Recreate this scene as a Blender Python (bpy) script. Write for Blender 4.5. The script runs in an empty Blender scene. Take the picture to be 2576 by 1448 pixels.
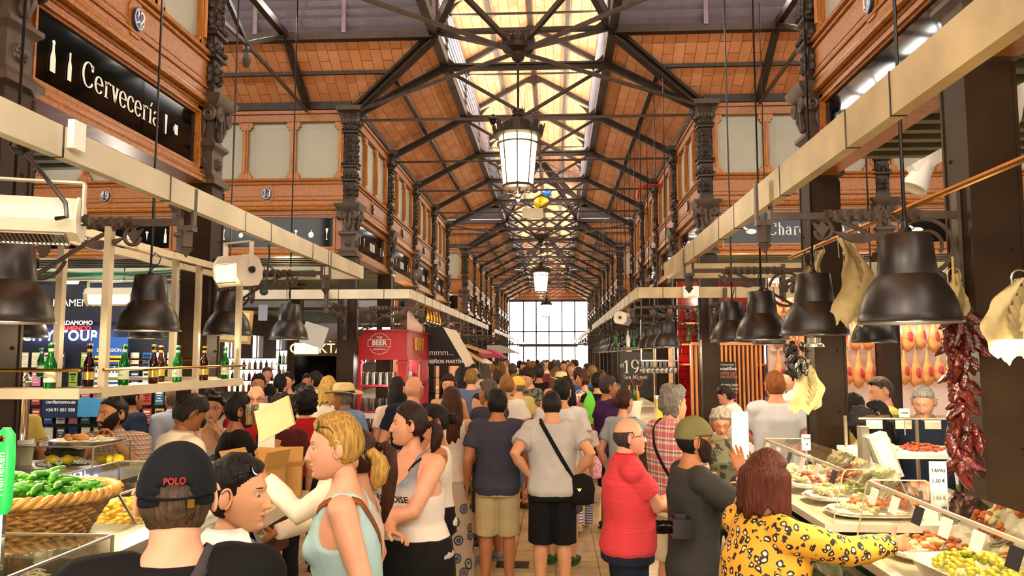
import bpy, math, random
import numpy as np
from mathutils import Vector, Matrix, noise
from mathutils.bvhtree import BVHTree
PI = math.pi
sc = bpy.context.scene
col = sc.collection
TS = bpy.data.scenes.new('scratch')
def V(*a): return Vector(a)
# ---------- camera geometry: the frame is 2576 x 1448 ----------
FPX = 1932.0; HC = 2.05
th = math.atan(173/FPX); ps = math.atan(108*math.cos(th)/FPX)
CF = V(-math.sin(ps)*math.cos(th), math.cos(ps)*math.cos(th), math.sin(th))
CR = V(math.cos(ps), math.sin(ps), 0)
CU = CR.cross(CF)
def at(px, py, X=None, Y=None, Z=None):
    d = CF + CR*((px-1288)/FPX) + CU*((724-py)/FPX)
    t = Y/d.y if Y is not None else (X/d.x if X is not None else (Z-HC)/d.z)
    return V(0, 0, HC) + d*t
# ---------- layout of the hall ----------
XL, XR, XC = -3.2, 2.32, -0.44
BAY = 2.62
COLY = [1.53, 4.15, 6.77, 11.75, 14.37, 16.99, 19.61, 22.23, 27.2, 29.82, 32.44, 35.06, 37.68, 42.65, 45.27, 47.89, 50.51]
BLOCKS = [(-3.71, 6.77), (11.75, 22.23), (27.2, 37.68), (42.65, 50.51)]
ZE, ZK, ZM, ZA = 6.05, 6.72, 7.75, 8.45   # eave, collar, monitor eave, apex
HW, HM = 2.76, 1.28

# ---------- mesh building ----------
class MB:
    def __init__(s): s.v = []; s.f = []; s.m = []; s.cur = 0
    def add(s, vs, fs, mi=None):
        o = len(s.v); s.v += [tuple(p) for p in vs]
        s.f += [tuple(i+o for i in f) for f in fs]
        s.m += [s.cur if mi is None else mi]*len(fs); return s
    def box(s, c, d, R=None):
        x, y, z = d[0]/2, d[1]/2, d[2]/2; c = Vector(c)
        vs = [Vector((a*x, b*y, e*z)) for a in (-1, 1) for b in (-1, 1) for e in (-1, 1)]
        if R is not None: vs = [R @ p for p in vs]
        return s.add([c+p for p in vs], [(0,1,3,2),(4,6,7,5),(0,4,5,1),(2,3,7,6),(0,2,6,4),(1,5,7,3)])
    def bx(s, x0, x1, y0, y1, z0, z1):
        return s.box(((x0+x1)/2, (y0+y1)/2, (z0+z1)/2), (abs(x1-x0), abs(y1-y0), abs(z1-z0)))
    def beam(s, a, b, w, h, up=(0, 0, 1)):
        a, b = Vector(a), Vector(b); d = (b-a)
        L = d.length; d.normalize(); u = Vector(up)
        sx = d.cross(u)
        if sx.length < 1e-4: sx = d.cross(Vector((0, 1, 0)))
        sx.normalize(); u = sx.cross(d)
        R = Matrix((d, sx, u)).transposed()
        return s.box((a+b)/2, (L, w, h), R)
    def tube(s, pts, r, n=8, cap=True, flat=None):
        pts = [Vector(p) for p in pts]; m = len(pts)
        rs = r if isinstance(r, list) else [r]*m
        vs = []; prev = None
        for i, p in enumerate(pts):
            d = (pts[min(i+1, m-1)]-pts[max(i-1, 0)])
            if d.length < 1e-9: d = Vector((0, 0, 1))
            d.normalize()
            if prev is None:
                a = Vector((0, 0, 1)) if abs(d.z) < .9 else Vector((0, 1, 0))
                if flat is not None: a = Vector(flat)
                prev = d.cross(a).normalized()
            prev = (prev - d*prev.dot(d)); 
            if prev.length < 1e-6: prev = d.orthogonal()
            prev.normalize(); q = d.cross(prev)
            R = rs[i]; ra, rb = (R if isinstance(R, tuple) else (R, R))
            for k in range(n):
                t = 2*PI*k/n
                vs.append(p + prev*(math.cos(t)*ra) + q*(math.sin(t)*rb))
        fs = [(i*n+k, i*n+(k+1) % n, (i+1)*n+(k+1) % n, (i+1)*n+k) for i in range(m-1) for k in range(n)]
        if cap: fs += [tuple(range(n-1, -1, -1)), tuple((m-1)*n+k for k in range(n))]
        return s.add(vs, fs)
    def lathe(s, prof, c=(0, 0, 0), n=20, cap=True, sx=1, sy=1):
        c = Vector(c); m = len(prof)
        vs = [(c.x+r*sx*math.cos(2*PI*k/n), c.y+r*sy*math.sin(2*PI*k/n), c.z+z) for r, z in prof for k in range(n)]
        fs = [(i*n+k, i*n+(k+1) % n, (i+1)*n+(k+1) % n, (i+1)*n+k) for i in range(m-1) for k in range(n)]
        if cap: fs += [tuple(range(n-1, -1, -1)), tuple((m-1)*n+k for k in range(n))]
        return s.add(vs, fs)
    def sq(s, prof, c=(0, 0, 0)):          # square stepped pier: (half width, z)
        c = Vector(c); vs = [(c.x+a*w, c.y+b*w, c.z+z) for w, z in prof for a, b in ((-1,-1),(1,-1),(1,1),(-1,1))]
        m = len(prof)
        fs = [(i*4+k, i*4+(k+1) % 4, i*4+4+(k+1) % 4, i*4+4+k) for i in range(m-1) for k in range(4)]
        return s.add(vs, fs+[(3,2,1,0), tuple((m-1)*4+k for k in range(4))])
    def sph(s, c, r, n=12, m=8, R=None):
        c = Vector(c); r = (r, r, r) if not isinstance(r, (tuple, list, Vector)) else r
        vs = []
        for i in range(m+1):
            p = PI*i/m
            for k in range(n):
                t = 2*PI*k/n
                q = Vector((r[0]*math.sin(p)*math.cos(t), r[1]*math.sin(p)*math.sin(t), r[2]*math.cos(p)))
                if R is not None: q = R @ q
                vs.append(c+q)
        fs = [(i*n+k, (i+1)*n+k, (i+1)*n+(k+1) % n, i*n+(k+1) % n) for i in range(m) for k in range(n)]
        return s.add(vs, fs)
    def cap(s, a, b, ra, rb, n=10):        # capsule with rounded ends
        a, b = Vector(a), Vector(b); d = (b-a); L = max(d.length, 1e-6); d /= L
        pts = []; rs = []
        for i in range(4):
            t = PI/2*(i/4); pts.append(a-d*ra*math.cos(t)); rs.append(max(ra*math.sin(t), 1e-4))
        pts += [a, b]; rs += [ra, rb]
        for i in range(3, -1, -1):
            t = PI/2*(i/4); pts.append(b+d*rb*math.cos(t)); rs.append(max(rb*math.sin(t), 1e-4))
        return s.tube(pts, rs, n)
    def prism(s, poly, o, ux, uy, depth):  # poly in the plane (ux, uy) at o, extruded both ways along the normal
        o, ux, uy = Vector(o), Vector(ux), Vector(uy); nn = ux.cross(uy).normalized()*(depth/2)
        A = [o+ux*a+uy*b for a, b in poly]; n = len(A)
        vs = [p-nn for p in A]+[p+nn for p in A]
        fs = [tuple(range(n-1, -1, -1)), tuple(range(n, 2*n))]+[(k, (k+1) % n, n+(k+1) % n, n+k) for k in range(n)]
        return s.add(vs, fs)
    def ell(s, rings, n=20, cap=True):     # rings: (cx, cy, cz, rx, ry[, power])
        vs = []
        for r in rings:
            cx, cy, cz, rx, ry = r[:5]; pw = r[5] if len(r) > 5 else 1.0
            for k in range(n):
                t = 2*PI*k/n; a, b = math.cos(t), math.sin(t)
                vs.append((cx+rx*math.copysign(abs(a)**pw, a), cy+ry*math.copysign(abs(b)**pw, b), cz))
        m = len(rings)
        fs = [(i*n+k, i*n+(k+1) % n, (i+1)*n+(k+1) % n, (i+1)*n+k) for i in range(m-1) for k in range(n)]
        if cap: fs += [tuple(range(n-1, -1, -1)), tuple((m-1)*n+k for k in range(n))]
        return s.add(vs, fs)
    def join(s, o, M=None):
        vs = o.v if M is None else [tuple(M @ Vector(p)) for p in o.v]
        k = len(s.v); s.v += vs; s.f += [tuple(i+k for i in f) for f in o.f]; s.m += o.m; return s
    def mesh(s, name, mats=None, smooth=True, angle=38):
        me = bpy.data.meshes.new(name); me.from_pydata(s.v, [], s.f)
        for m in (mats or []): me.materials.append(m)
        if mats and len(mats) > 1: me.polygons.foreach_set('material_index', s.m)
        fin(me, smooth, angle); return me
    def build(s, name, mats, parent=None, smooth=True, angle=38, loc=None):
        if not isinstance(mats, (list, tuple)): mats = [mats]
        o = bpy.data.objects.new(name, s.mesh(name, mats, smooth, angle)); col.objects.link(o)
        if parent is not None: o.parent = parent
        if loc is not None: o.location = loc
        return o
def fin(me, smooth=True, angle=38):
    me.validate(); me.update()
    if smooth:
        me.polygons.foreach_set('use_smooth', [True]*len(me.polygons))
        if angle < 180:
            try: me.set_sharp_from_angle(angle=math.radians(angle))
            except Exception: pass
def tag(o, label, cat, group=None, kind=None):
    o['label'] = label; o['category'] = cat
    if group: o['group'] = group
    if kind: o['kind'] = kind
    return o
def struct(o): o['kind'] = 'structure'; return o
def thing(name, label, cat, loc=(0, 0, 0), rz=0, group=None):
    o = bpy.data.objects.new(name, None); col.objects.link(o); o.empty_display_size = .1
    o.location = loc; o.rotation_euler = (0, 0, rz); return tag(o, label, cat, group)
def dup(o, loc=None, rz=None, label=None, group=None, scale=None, parent=None):
    c = o.copy(); col.objects.link(c)
    if parent is not None: c.parent = parent
    if loc is not None: c.location = loc
    if rz is not None: c.rotation_euler = (0, 0, rz)
    if scale is not None: c.scale = (scale,)*3 if not isinstance(scale, tuple) else scale
    if label: c['label'] = label
    if group: c['group'] = group
    for ch in KIDS.get(o.name, []) or [x for x in o.children]:
        dup(ch, parent=c)
    return c
KIDS = {}
def arc(c, r, a0, a1, n, ux=(1, 0, 0), uy=(0, 0, 1)):
    c, ux, uy = Vector(c), Vector(ux), Vector(uy)
    return [c+ux*(r*math.cos(a0+(a1-a0)*i/n))+uy*(r*math.sin(a0+(a1-a0)*i/n)) for i in range(n+1)]
def spiral(c, r0, r1, a0, a1, n, ux=(1, 0, 0), uy=(0, 0, 1)):
    c, ux, uy = Vector(c), Vector(ux), Vector(uy); out = []
    for i in range(n+1):
        t = i/n; r = r0+(r1-r0)*t; a = a0+(a1-a0)*t
        out.append(c+ux*(r*math.cos(a))+uy*(r*math.sin(a)))
    return out

# ---------- materials ----------
M = {}
def srgb(h):
    if isinstance(h, str):
        c = [int(h[i:i+2], 16)/255 for i in (0, 2, 4)]
        return tuple(((x+.055)/1.055)**2.4 if x > .04045 else x/12.92 for x in c)
    return tuple(h)
def mat(name, c, rough=.5, metal=0., var=0., scale=8., bump=0., bscale=None, stretch=None, emit=None, estr=0., alpha=1., trans=0., ior=1.45, coat=0., spec=None, c2=None, ramp=(.35, .65), detail=4):
    m = bpy.data.materials.new(name); m.use_nodes = True; nt = m.node_tree; N = nt.nodes; L = nt.links
    b = N['Principled BSDF']; c = srgb(c); b.inputs['Base Color'].default_value = (*c, 1)
    b.inputs['Roughness'].default_value = rough; b.inputs['Metallic'].default_value = metal
    if spec is not None: b.inputs['Specular IOR Level'].default_value = spec
    if trans: b.inputs['Transmission Weight'].default_value = trans; b.inputs['IOR'].default_value = ior
    if alpha < 1: b.inputs['Alpha'].default_value = alpha
    if coat: b.inputs['Coat Weight'].default_value = coat
    if emit is not None: b.inputs['Emission Color'].default_value = (*srgb(emit), 1); b.inputs['Emission Strength'].default_value = estr
    if var or bump or c2 is not None:
        tc = N.new('ShaderNodeTexCoord'); mp = N.new('ShaderNodeMapping'); L.new(tc.outputs['Object'], mp.inputs[0])
        if stretch: mp.inputs['Scale'].default_value = stretch
        nz = N.new('ShaderNodeTexNoise'); nz.inputs['Scale'].default_value = scale; nz.inputs['Detail'].default_value = detail
        L.new(mp.outputs[0], nz.inputs[0])
        if var or c2 is not None:
            r = N.new('ShaderNodeValToRGB'); L.new(nz.outputs['Fac'], r.inputs[0])
            r.color_ramp.elements[0].position = ramp[0]; r.color_ramp.elements[1].position = ramp[1]
            a = tuple(x*(1-var) for x in c); z = srgb(c2) if c2 is not None else tuple(min(1, x*(1+var)) for x in c)
            r.color_ramp.elements[0].color = (*(a if c2 is None else c), 1); r.color_ramp.elements[1].color = (*z, 1)
            L.new(r.outputs[0], b.inputs['Base Color'])
        if bump:
            n2 = nz
            if bscale:
                n2 = N.new('ShaderNodeTexNoise'); n2.inputs['Scale'].default_value = bscale; L.new(mp.outputs[0], n2.inputs[0])
            bp = N.new('ShaderNodeBump'); bp.inputs['Strength'].default_value = bump; bp.inputs['Distance'].default_value = .02
            L.new(n2.outputs['Fac'], bp.inputs['Height']); L.new(bp.outputs[0], b.inputs['Normal'])
    M[name] = m; return m
def nodes(m): return m.node_tree.nodes, m.node_tree.links, m.node_tree.nodes['Principled BSDF']
def brick_mat(name, c1, c2, mortar, sc_, bw, bh, ms=.02, rough=.7, axes='XY', off=.5, bump=.3, vary=.5, metal=0):
    m = mat(name, c1, rough, metal); N, L, b = nodes(m)
    tc = N.new('ShaderNodeTexCoord'); sp = N.new('ShaderNodeSeparateXYZ'); cb = N.new('ShaderNodeCombineXYZ')
    L.new(tc.outputs['Object'], sp.inputs[0])
    L.new(sp.outputs[axes[0]], cb.inputs[0]); L.new(sp.outputs[axes[1]], cb.inputs[1])
    t = N.new('ShaderNodeTexBrick'); L.new(cb.outputs[0], t.inputs[0]); t.offset = off
    t.inputs['Scale'].default_value = sc_; t.inputs['Brick Width'].default_value = bw; t.inputs['Row Height'].default_value = bh
    t.inputs['Mortar Size'].default_value = ms; t.inputs['Color1'].default_value = (*srgb(c1), 1); t.inputs['Color2'].default_value = (*srgb(c2), 1)
    t.inputs['Mortar'].default_value = (*srgb(mortar), 1)
    nz = N.new('ShaderNodeTexNoise'); nz.inputs['Scale'].default_value = 5; nz.inputs['Detail'].default_value = 6; L.new(tc.outputs['Object'], nz.inputs[0])
    mx = N.new('ShaderNodeMix'); mx.data_type = 'RGBA'; mx.blend_type = 'MULTIPLY'; mx.inputs[0].default_value = vary
    L.new(t.outputs['Color'], mx.inputs[6]); 
    cr = N.new('ShaderNodeValToRGB'); cr.color_ramp.elements[0].position = .3; cr.color_ramp.elements[1].position = .7
    cr.color_ramp.elements[0].color = (.55, .5, .45, 1); cr.color_ramp.elements[1].color = (1, 1, 1, 1)
    L.new(nz.outputs['Fac'], cr.inputs[0]); L.new(cr.outputs[0], mx.inputs[7]); L.new(mx.outputs[2], b.inputs['Base Color'])
    bp = N.new('ShaderNodeBump'); bp.inputs['Strength'].default_value = bump; bp.inputs['Distance'].default_value = .01; bp.invert = True
    L.new(t.outputs['Fac'], bp.inputs['Height']); L.new(bp.outputs[0], b.inputs['Normal'])
    return m
def wood_mat(name, c1, c2, axis=0, rough=.38, scale=3):
    st = [14, 14, 14]; st[axis] = 1.0
    m = mat(name, c1, rough, 0, 0, scale, .05, None, tuple(st), c2=c2, ramp=(.3, .7), detail=8); return m
iron = mat('iron', '30251c', .5, .25, .25, 9, .25, 60)
iron2 = mat('iron_light', '4c4036', .5, .25, .2, 9, .15, 40)
post = mat('post_paint', '2c1f12', .5, 0, .3, 2.5, spec=.2)
tile = brick_mat('roof_tile', 'dc9c6c', 'cb8352', '8f5d3a', 1, .34, .16, .006, .7, 'YX', .5, .4, .35)
tile2 = tile
for _m in (tile, tile2):
    pass
wood = wood_mat('oak', '7a430e', 'ac6b20', 1)
woodx = wood_mat('oak_cross', '7a430e', 'ac6b20', 0)
woodv = wood_mat('oak_upright', '8a5012', 'b87826', 2)
wooddk = wood_mat('dark_oak', '3a1c0c', '5a2c12', 0)
frost = mat('frosted_glass', 'a3a391', .4, 0, .06, 2, trans=.12, emit='d8d8c4', estr=.0)
black = mat('black_glass', '060504', .07, 0, spec=.22)
white = mat('white_paint', 'e8e6dc', .5)
letter = mat('white_lettering', 'efeee6', .55)
tray_m = mat('tray_paint', 'c2bba2', .45, .1, .12, 3, .05)
tray_b = mat('tray_beige', 'a8946c', .45, .1, .22, 3, .05)
lampm = mat('lamp_enamel', '221c16', .36, .1, .1, 5)
lampin = mat('lamp_inside', 'e9dfc6', .4)
bulb_e = mat('bulb_glow', 'fff2d0', .5, emit='ffdf9c', estr=14)
steel = mat('brushed_steel', 'b6b2a6', .3, .85, .1, 30, stretch=(1, 1, 12))
chrome = mat('chrome', 'd6d4cc', .08, 1.)
brass = mat('brass', 'c79a45', .2, 1.)
marble = mat('cream_marble', 'd9cfb4', .22, 0, .1, 2.5, c2='efe8d4', detail=8)
glass = mat('clear_glass', 'f4fbf6', .02, 0, trans=1., ior=1.3)
def glass_sheet(name, tint, a, rough=.03):
    m = bpy.data.materials.new(name); m.use_nodes = True; N = m.node_tree.nodes; L = m.node_tree.links
    N.remove(N['Principled BSDF']); o = N['Material Output']
    t = N.new('ShaderNodeBsdfTransparent'); t.inputs[0].default_value = (*srgb(tint), 1)
    g = N.new('ShaderNodeBsdfGlossy'); g.inputs['Roughness'].default_value = rough
    f = N.new('ShaderNodeFresnel'); f.inputs[0].default_value = 1.5
    mt = N.new('ShaderNodeMath'); mt.operation = 'MULTIPLY_ADD'; mt.inputs[1].default_value = .8; mt.inputs[2].default_value = a
    x = N.new('ShaderNodeMixShader'); L.new(f.outputs[0], mt.inputs[0]); L.new(mt.outputs[0], x.inputs[0])
    L.new(t.outputs[0], x.inputs[1]); L.new(g.outputs[0], x.inputs[2]); L.new(x.outputs[0], o.inputs[0])
    M[name] = m; return m
pane = glass_sheet('glass_pane', 'f2f5ea', .03)
pane_g = glass_sheet('green_glass_pane', 'bfe3d0', .04)
ware = glass_sheet('glassware', 'eef2ea', .22, .1)
skin = {}
def skinm(c):
    if c not in skin: skin[c] = mat('skin_'+c, c, .48, 0, .06, 14, spec=.35)
    return skin[c]
def cloth(c, var=.08, rough=.85, sc_=60):
    k = 'cloth_'+c
    if k not in M: mat(k, c, rough, 0, var, 6, .15, 220, spec=.2)
    return M[k]
def hairm(c):
    k = 'hair_'+c
    if k not in M:
        mat(k, c, .5, 0, .35, 30, .8, None, (3, 3, .35), spec=.22)
    return M[k]
blackp = mat('black_plastic', '0c0c0c', .3)
bluep = mat('enamel_blue', '1b2a5c', .2)

# ---------- lettering (own outlines) ----------
FONT = {}
def text_mb(s, size, style='sans', depth=.004, bold=0.0, spacing=1.0):
    c = bpy.data.curves.new('t', 'FONT'); c.body = s; c.size = size; c.extrude = depth/2; c.offset = bold; c.space_character = spacing
    c.align_x = 'CENTER'; c.align_y = 'CENTER'; c.resolution_u = 3
    o = bpy.data.objects.new('t', c); TS.collection.objects.link(o)
    TS.view_layers[0].update(); dg = TS.view_layers[0].depsgraph; me = bpy.data.meshes.new_from_object(o.evaluated_get(dg))
    b = MB(); b.add([v.co[:] for v in me.vertices], [tuple(p.vertices) for p in me.polygons])
    bpy.data.objects.remove(o); bpy.data.curves.remove(c); bpy.data.meshes.remove(me); return b
def A_(cx, cy, rx, ry, a0, a1, n=14):
    return [(cx+rx*math.cos(math.radians(a0+(a1-a0)*i/n)), cy+ry*math.sin(math.radians(a0+(a1-a0)*i/n))) for i in range(n+1)]
# serif glyphs as pen strokes; x-height 1, cap height 1.5; (advance, strokes, serif bars (x0, x1, y))
def glyph(ch):
    S = []; B = []; w = .8
    if ch == 'C': S = [A_(.62, .75, .52, .77, 40, 325, 24)]; S.append([(1.02, 1.45), (1.02, 1.05)]); w = 1.2
    elif ch == 'e': S = [A_(.42, .5, .36, .52, 5, 325, 20), [(.1, .54), (.76, .54)]]; w = .86
    elif ch == 'c': S = [A_(.42, .5, .36, .52, 45, 325, 20), A_(.66, .82, .06, .06, 0, 360, 8)]; w = .8
    elif ch == 'r': S = [[(.24, 0), (.24, 1)], A_(.52, .68, .28, .33, 175, 45, 8)]; B = [(.06, .44, 0), (.08, .24, .97)]; w = .72
    elif ch == 'v': S = [[(.14, 1), (.42, 0)], [(.42, 0), (.68, 1)]]; B = [(.0, .3, .98), (.54, .82, .98)]; w = .8
    elif ch in 'íi': S = [[(.24, 0), (.24, 1)]]; B = [(.06, .42, 0), (.08, .24, .97)]; w = .5
    elif ch == 'a': S = [[(.6, .12), (.6, .7)], A_(.36, .7, .24, .3, 0, 160, 8), A_(.34, .28, .26, .28, 60, 330, 14), [(.6, .1), (.74, .02)]]; w = .82
    elif ch in 'hnmu':
        if ch == 'u': S = [[(.2, .95), (.2, .3)], A_(.42, .3, .22, .3, 180, 350, 8), [(.64, 0), (.64, 1)]]; B = [(.04, .2, .97), (.48, .64, .97), (.64, .78, .02)]; w = .84
        else:
            S = [[(.2, 0), (.2, 1.55 if ch == 'h' else 1)], A_(.42, .66, .22, .34, 160, 0, 8), [(.64, .66), (.64, 0)]]; B = [(.04, .36, 0), (.5, .8, 0), (.04, .2, .97 if ch != 'h' else 1.5)]; w = .86
            if ch == 'm': S += [A_(.86, .66, .22, .34, 160, 0, 8), [(1.08, .66), (1.08, 0)]]; B += [(.92, 1.24, 0)]; w = 1.3
    elif ch == 't': S = [[(.26, .12), (.26, 1.3)], A_(.42, .16, .16, .16, 180, 300, 5)]; B = [(.06, .5, .97)]; w = .6
    elif ch == 'S': S = [A_(.46, 1.12, .32, .36, 40, 250, 12)+A_(.44, .38, .36, .38, 70, -150, 12)]; w = .95
    elif ch == 'M': S = [[(.2, 0), (.22, 1.45)], [(.22, 1.45), (.66, .1)], [(.66, .1), (1.12, 1.45)], [(1.12, 1.45), (1.14, 0)]]; B = [(.02, .4, 0), (.94, 1.34, 0), (.02, .24, 1.45), (1.1, 1.32, 1.45)]; w = 1.4
    elif ch == 'g': S = [A_(.42, .62, .3, .36, 0, 360, 18), A_(.42, -.2, .36, .26, 0, 360, 18), [(.66, .92), (.82, 1)]]; w = .86
    elif ch == 'l': S = [[(.22, 0), (.22, 1.5)]]; B = [(.04, .4, 0), (.06, .22, 1.47)]; w = .46
    elif ch == '1': S = [[(.4, 0), (.4, 1.5)], [(.16, 1.2), (.4, 1.48)]]; B = [(.14, .66, 0)]; w = .76
    elif ch == '9': S = [A_(.5, 1.0, .38, .5, 0, 360, 24), A_(.1, .9, .78, 1.0, 5, -62, 12)]; w = 1.05
    elif ch == '7': S = [[(.1, 1.42), (.8, 1.42)], [(.8, 1.42), (.36, 0)]]; w = .85
    elif ch == '3': S = [A_(.4, 1.1, .28, .36, 125, -80, 12), A_(.4, .4, .34, .4, 80, -130, 12)]; w = .9
    elif ch == '2': S = [A_(.42, 1.08, .34, .38, 160, -30, 12)+[(.1, .04)], [(.1, .04), (.8, .04)]]; w = .9
    elif ch == '8': S = [A_(.44, 1.12, .28, .34, 0, 360, 16), A_(.44, .4, .36, .4, 0, 360, 16)]; w = .9
    elif ch == '4': S = [[(.62, 0), (.62, 1.5)], [(.62, 1.5), (.06, .5)], [(.06, .45), (.86, .45)]]; w = .92
    elif ch == ' ': w = .5
    return w, S, B
def serif_mb(s, size, depth=.004, thick=.17, thin=.06, track=.1):
    b = MB(); x = 0; k = size
    def quad(p, q, wp, wq):
        d = Vector((q[0]-p[0], q[1]-p[1], 0)); 
        if d.length < 1e-6: return
        n = Vector((-d.y, d.x, 0)).normalized()
        poly = [(p[0]-n.x*wp/2, p[1]-n.y*wp/2), (q[0]-n.x*wq/2, q[1]-n.y*wq/2), (q[0]+n.x*wq/2, q[1]+n.y*wq/2), (p[0]+n.x*wp/2, p[1]+n.y*wp/2)]
        b.prism([(u*k, v*k) for u, v in poly], (0, 0, 0), (1, 0, 0), (0, 1, 0), depth)
    for ch in s:
        w, S, B = glyph(ch)
        for st in S:
            st = [(px+x, py) for px, py in st]; m = len(st)
            ws = []
            for i in range(m):
                a, c = st[max(i-1, 0)], st[min(i+1, m-1)]
                d = Vector((c[0]-a[0], c[1]-a[1])); d.normalize()
                ws.append(thin+(thick-thin)*abs(d.y)**1.6)
            if ch == 'v' and S.index([(px-x, py) for px, py in st]) == 1 if False else False: pass
            for i in range(m-1): quad(st[i], st[i+1], ws[i], ws[i+1])
        for x0, x1, y in B: quad((x0+x, y), (x1+x, y), .055, .055)
        if ch == 'í': quad((x+.24, 1.18), (x+.42, 1.48), .08, .12)
        elif ch == 'i':
            quad((x+.16, 1.32), (x+.32, 1.32), .16, .16)
        x += w+track
    W = (x-track)*k
    b.v = [(p[0]-W/2, p[1]-.6*k, p[2]) for p in b.v]
    return b
def polymb(polys, k=1, depth=.004):
    b = MB()
    for p in polys: b.prism([(x*k, y*k) for x, y in p], (0, 0, 0), (1, 0, 0), (0, 1, 0), depth)
    return b
ICON = {
 'bottle': [[(-.18,-1),(.18,-1),(.18,0),(.07,.35),(.07,.9),(-.07,.9),(-.07,.35),(-.18,0)]],
 'swing': [[(-.24,-1),(.24,-1),(.24,-.1),(.1,.35),(.09,.7),(-.09,.7),(-.1,.35),(-.24,-.1)], A_(0,.85,.14,.16,0,360,10)],
 'tall': [[(-.1,-1),(.1,-1),(.2,.9),(-.2,.9)]],
 'mug': [[(-.25,-.5),(.3,-.5),(.3,.5),(-.25,.5)],[(-.5,-.3),(-.4,-.3),(-.4,.3),(-.5,.3)],[(-.5,.2),(-.25,.2),(-.25,.3),(-.5,.3)],[(-.5,-.3),(-.25,-.3),(-.25,-.2),(-.5,-.2)]],
 'ham': [A_(.3,-.15,.62,.32,0,360,16), [(-.2,-.1),(0,.1),(-.75,.62),(-.85,.5)], A_(-.8,.62,.1,.1,0,360,8)],
 'pepper': [A_(0,-.1,.4,.45,0,360,12), [(-.05,.3),(.05,.3),(.1,.62),(0,.62)]],
 'flute': [[(-.2,.8),(.2,.8),(.05,0),(.05,-.7),(.2,-.8),(-.2,-.8),(-.05,-.7),(-.05,0)]],
 'chili': [A_(0,0,.3,.8,100,260,10)+A_(.1,0,.2,.7,250,110,8)],
 'hen': [A_(0,-.1,.42,.32,0,360,12), [(.2,.0),(.45,.5),(.3,.55),(.1,.2)], [(-.3,0),(-.6,.45),(-.5,-.1)]],
 'grape': [A_(-.25,.1,.22,.22,0,360,8), A_(.2,.1,.22,.22,0,360,8), A_(0,-.25,.22,.22,0,360,8), [(-.05,.2),(.1,.2),(.25,.7),(.1,.7)]],
 'carrot': [[(-.12,.3),(.12,.3),(0,-.8)], A_(0,.5,.25,.2,0,360,8)],
}
def area(name, loc, rot, sx, sy, e, c=(1, .95, .86)):
    l = bpy.data.lights.new(name, 'AREA'); l.shape = 'RECTANGLE'; l.size = sx; l.size_y = sy; l.energy = e; l.color = c
    o = bpy.data.objects.new(name, l); col.objects.link(o); o.location = loc; o.rotation_euler = rot; return o
def point(name, loc, e, c=(1, .78, .48), r=.04):
    l = bpy.data.lights.new(name, 'POINT'); l.energy = e; l.color = c; l.shadow_soft_size = r
    o = bpy.data.objects.new(name, l); col.objects.link(o); o.location = loc; return o
# ================= shell =================
floor_m = brick_mat('floor_stone', 'cdbb92', 'c2ae86', '8c7c5e', 1, .42, .42, .006, .22, 'XY', .0, .12, .5)
b = MB(); b.bx(-13, 13, -8, 62, -.2, 0); struct(b.build('floor', floor_m, smooth=False))
pav = mat('pavement', 'b9b2a2', .8, 0, .1, 3)
b = MB(); b.bx(-60, 60, 62.01, 140, -.3, -.05); struct(b.build('trim_1', pav, smooth=False))
def fil(mb, P, a, bb, r, dep, k=.22):
    P, a, bb = Vector(P), Vector(a).normalized(), Vector(bb).normalized()
    n = 7; pts = [P]
    p0, p2, c = P+a*r, P+bb*r, P+(a+bb)*r*k
    for i in range(n+1):
        t = i/n; pts.append(p0*(1-t)**2+c*2*t*(1-t)+p2*t*t)
    nn = a.cross(bb).normalized()*(dep/2); m = len(pts)
    vs = [p-nn for p in pts]+[p+nn for p in pts]
    mb.add(vs, [(0, i, i+1) for i in range(1, m-1)]+[(m, m+i+1, m+i) for i in range(1, m-1)]+[(k2, (k2+1) % m, m+(k2+1) % m, m+k2) for k2 in range(m)])
def slab(mb, quad, t=.06):
    q = [Vector(p) for p in quad]; n = (q[1]-q[0]).cross(q[2]-q[0]).normalized()
    if n.z < 0: n = -n
    mb.add(q+[p+n*t for p in q], [(0,1,2,3),(7,6,5,4),(0,4,5,1),(1,5,6,2),(2,6,7,3),(3,7,4,0)])
xl, xr = XC-HW, XC+HW; ml, mr = XC-HM, XC+HM; CRN = 1.1
arms = [(6.77, 11.75), (22.23, 27.2), (37.68, 42.65)]
b = MB(); bc = MB(); lou = MB(); pur = MB()
for (a, e) in BLOCKS:
    a2, e2 = a-CRN if a > 0 else a, (e+CRN if e < 50 else 54)
    e = e if e < 50 else 54
    for s in (-1, 1):
        X0, X1 = XC+s*HW, XC+s*HM
        slab(b, [(X0, a, ZE), (X0, e, ZE), (X1, e2, ZK), (X1, a2, ZK)])
        for t in (0, .5, 1):
            x, z = X0+(X1-X0)*t, ZE+(ZK-ZE)*t-.03; pur.beam((x, a-(a-a2)*t, z), (x, e+(e2-e)*t, z), .07 if t == .5 else .12, .05 if t == .5 else .12)
        for k in range(7):
            z = ZK+.12+k*(ZM-ZK-.15)/6.5
            lou.beam((X1, a2, z), (X1, e2, z), .17, .018, up=(-s*1.1, 0, 1))
y0, y1 = -3.71, 54.0
for s in (-1, 1):
    slab(b, [(XC+s*(HM+.15), y0, ZM-.03), (XC+s*(HM+.15), y1, ZM-.03), (XC, y1, ZA), (XC, y0, ZA)])
    for t in (.0, .5):
        x, z = XC+s*(HM+.1)*(1-t), ZM+(ZA-ZM)*t-.03; pur.beam((x, y0, z), (x, y1, z), .07, .05)
pur.beam((XC, y0, ZA-.04), (XC, y1, ZA-.04), .06, .06)
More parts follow.
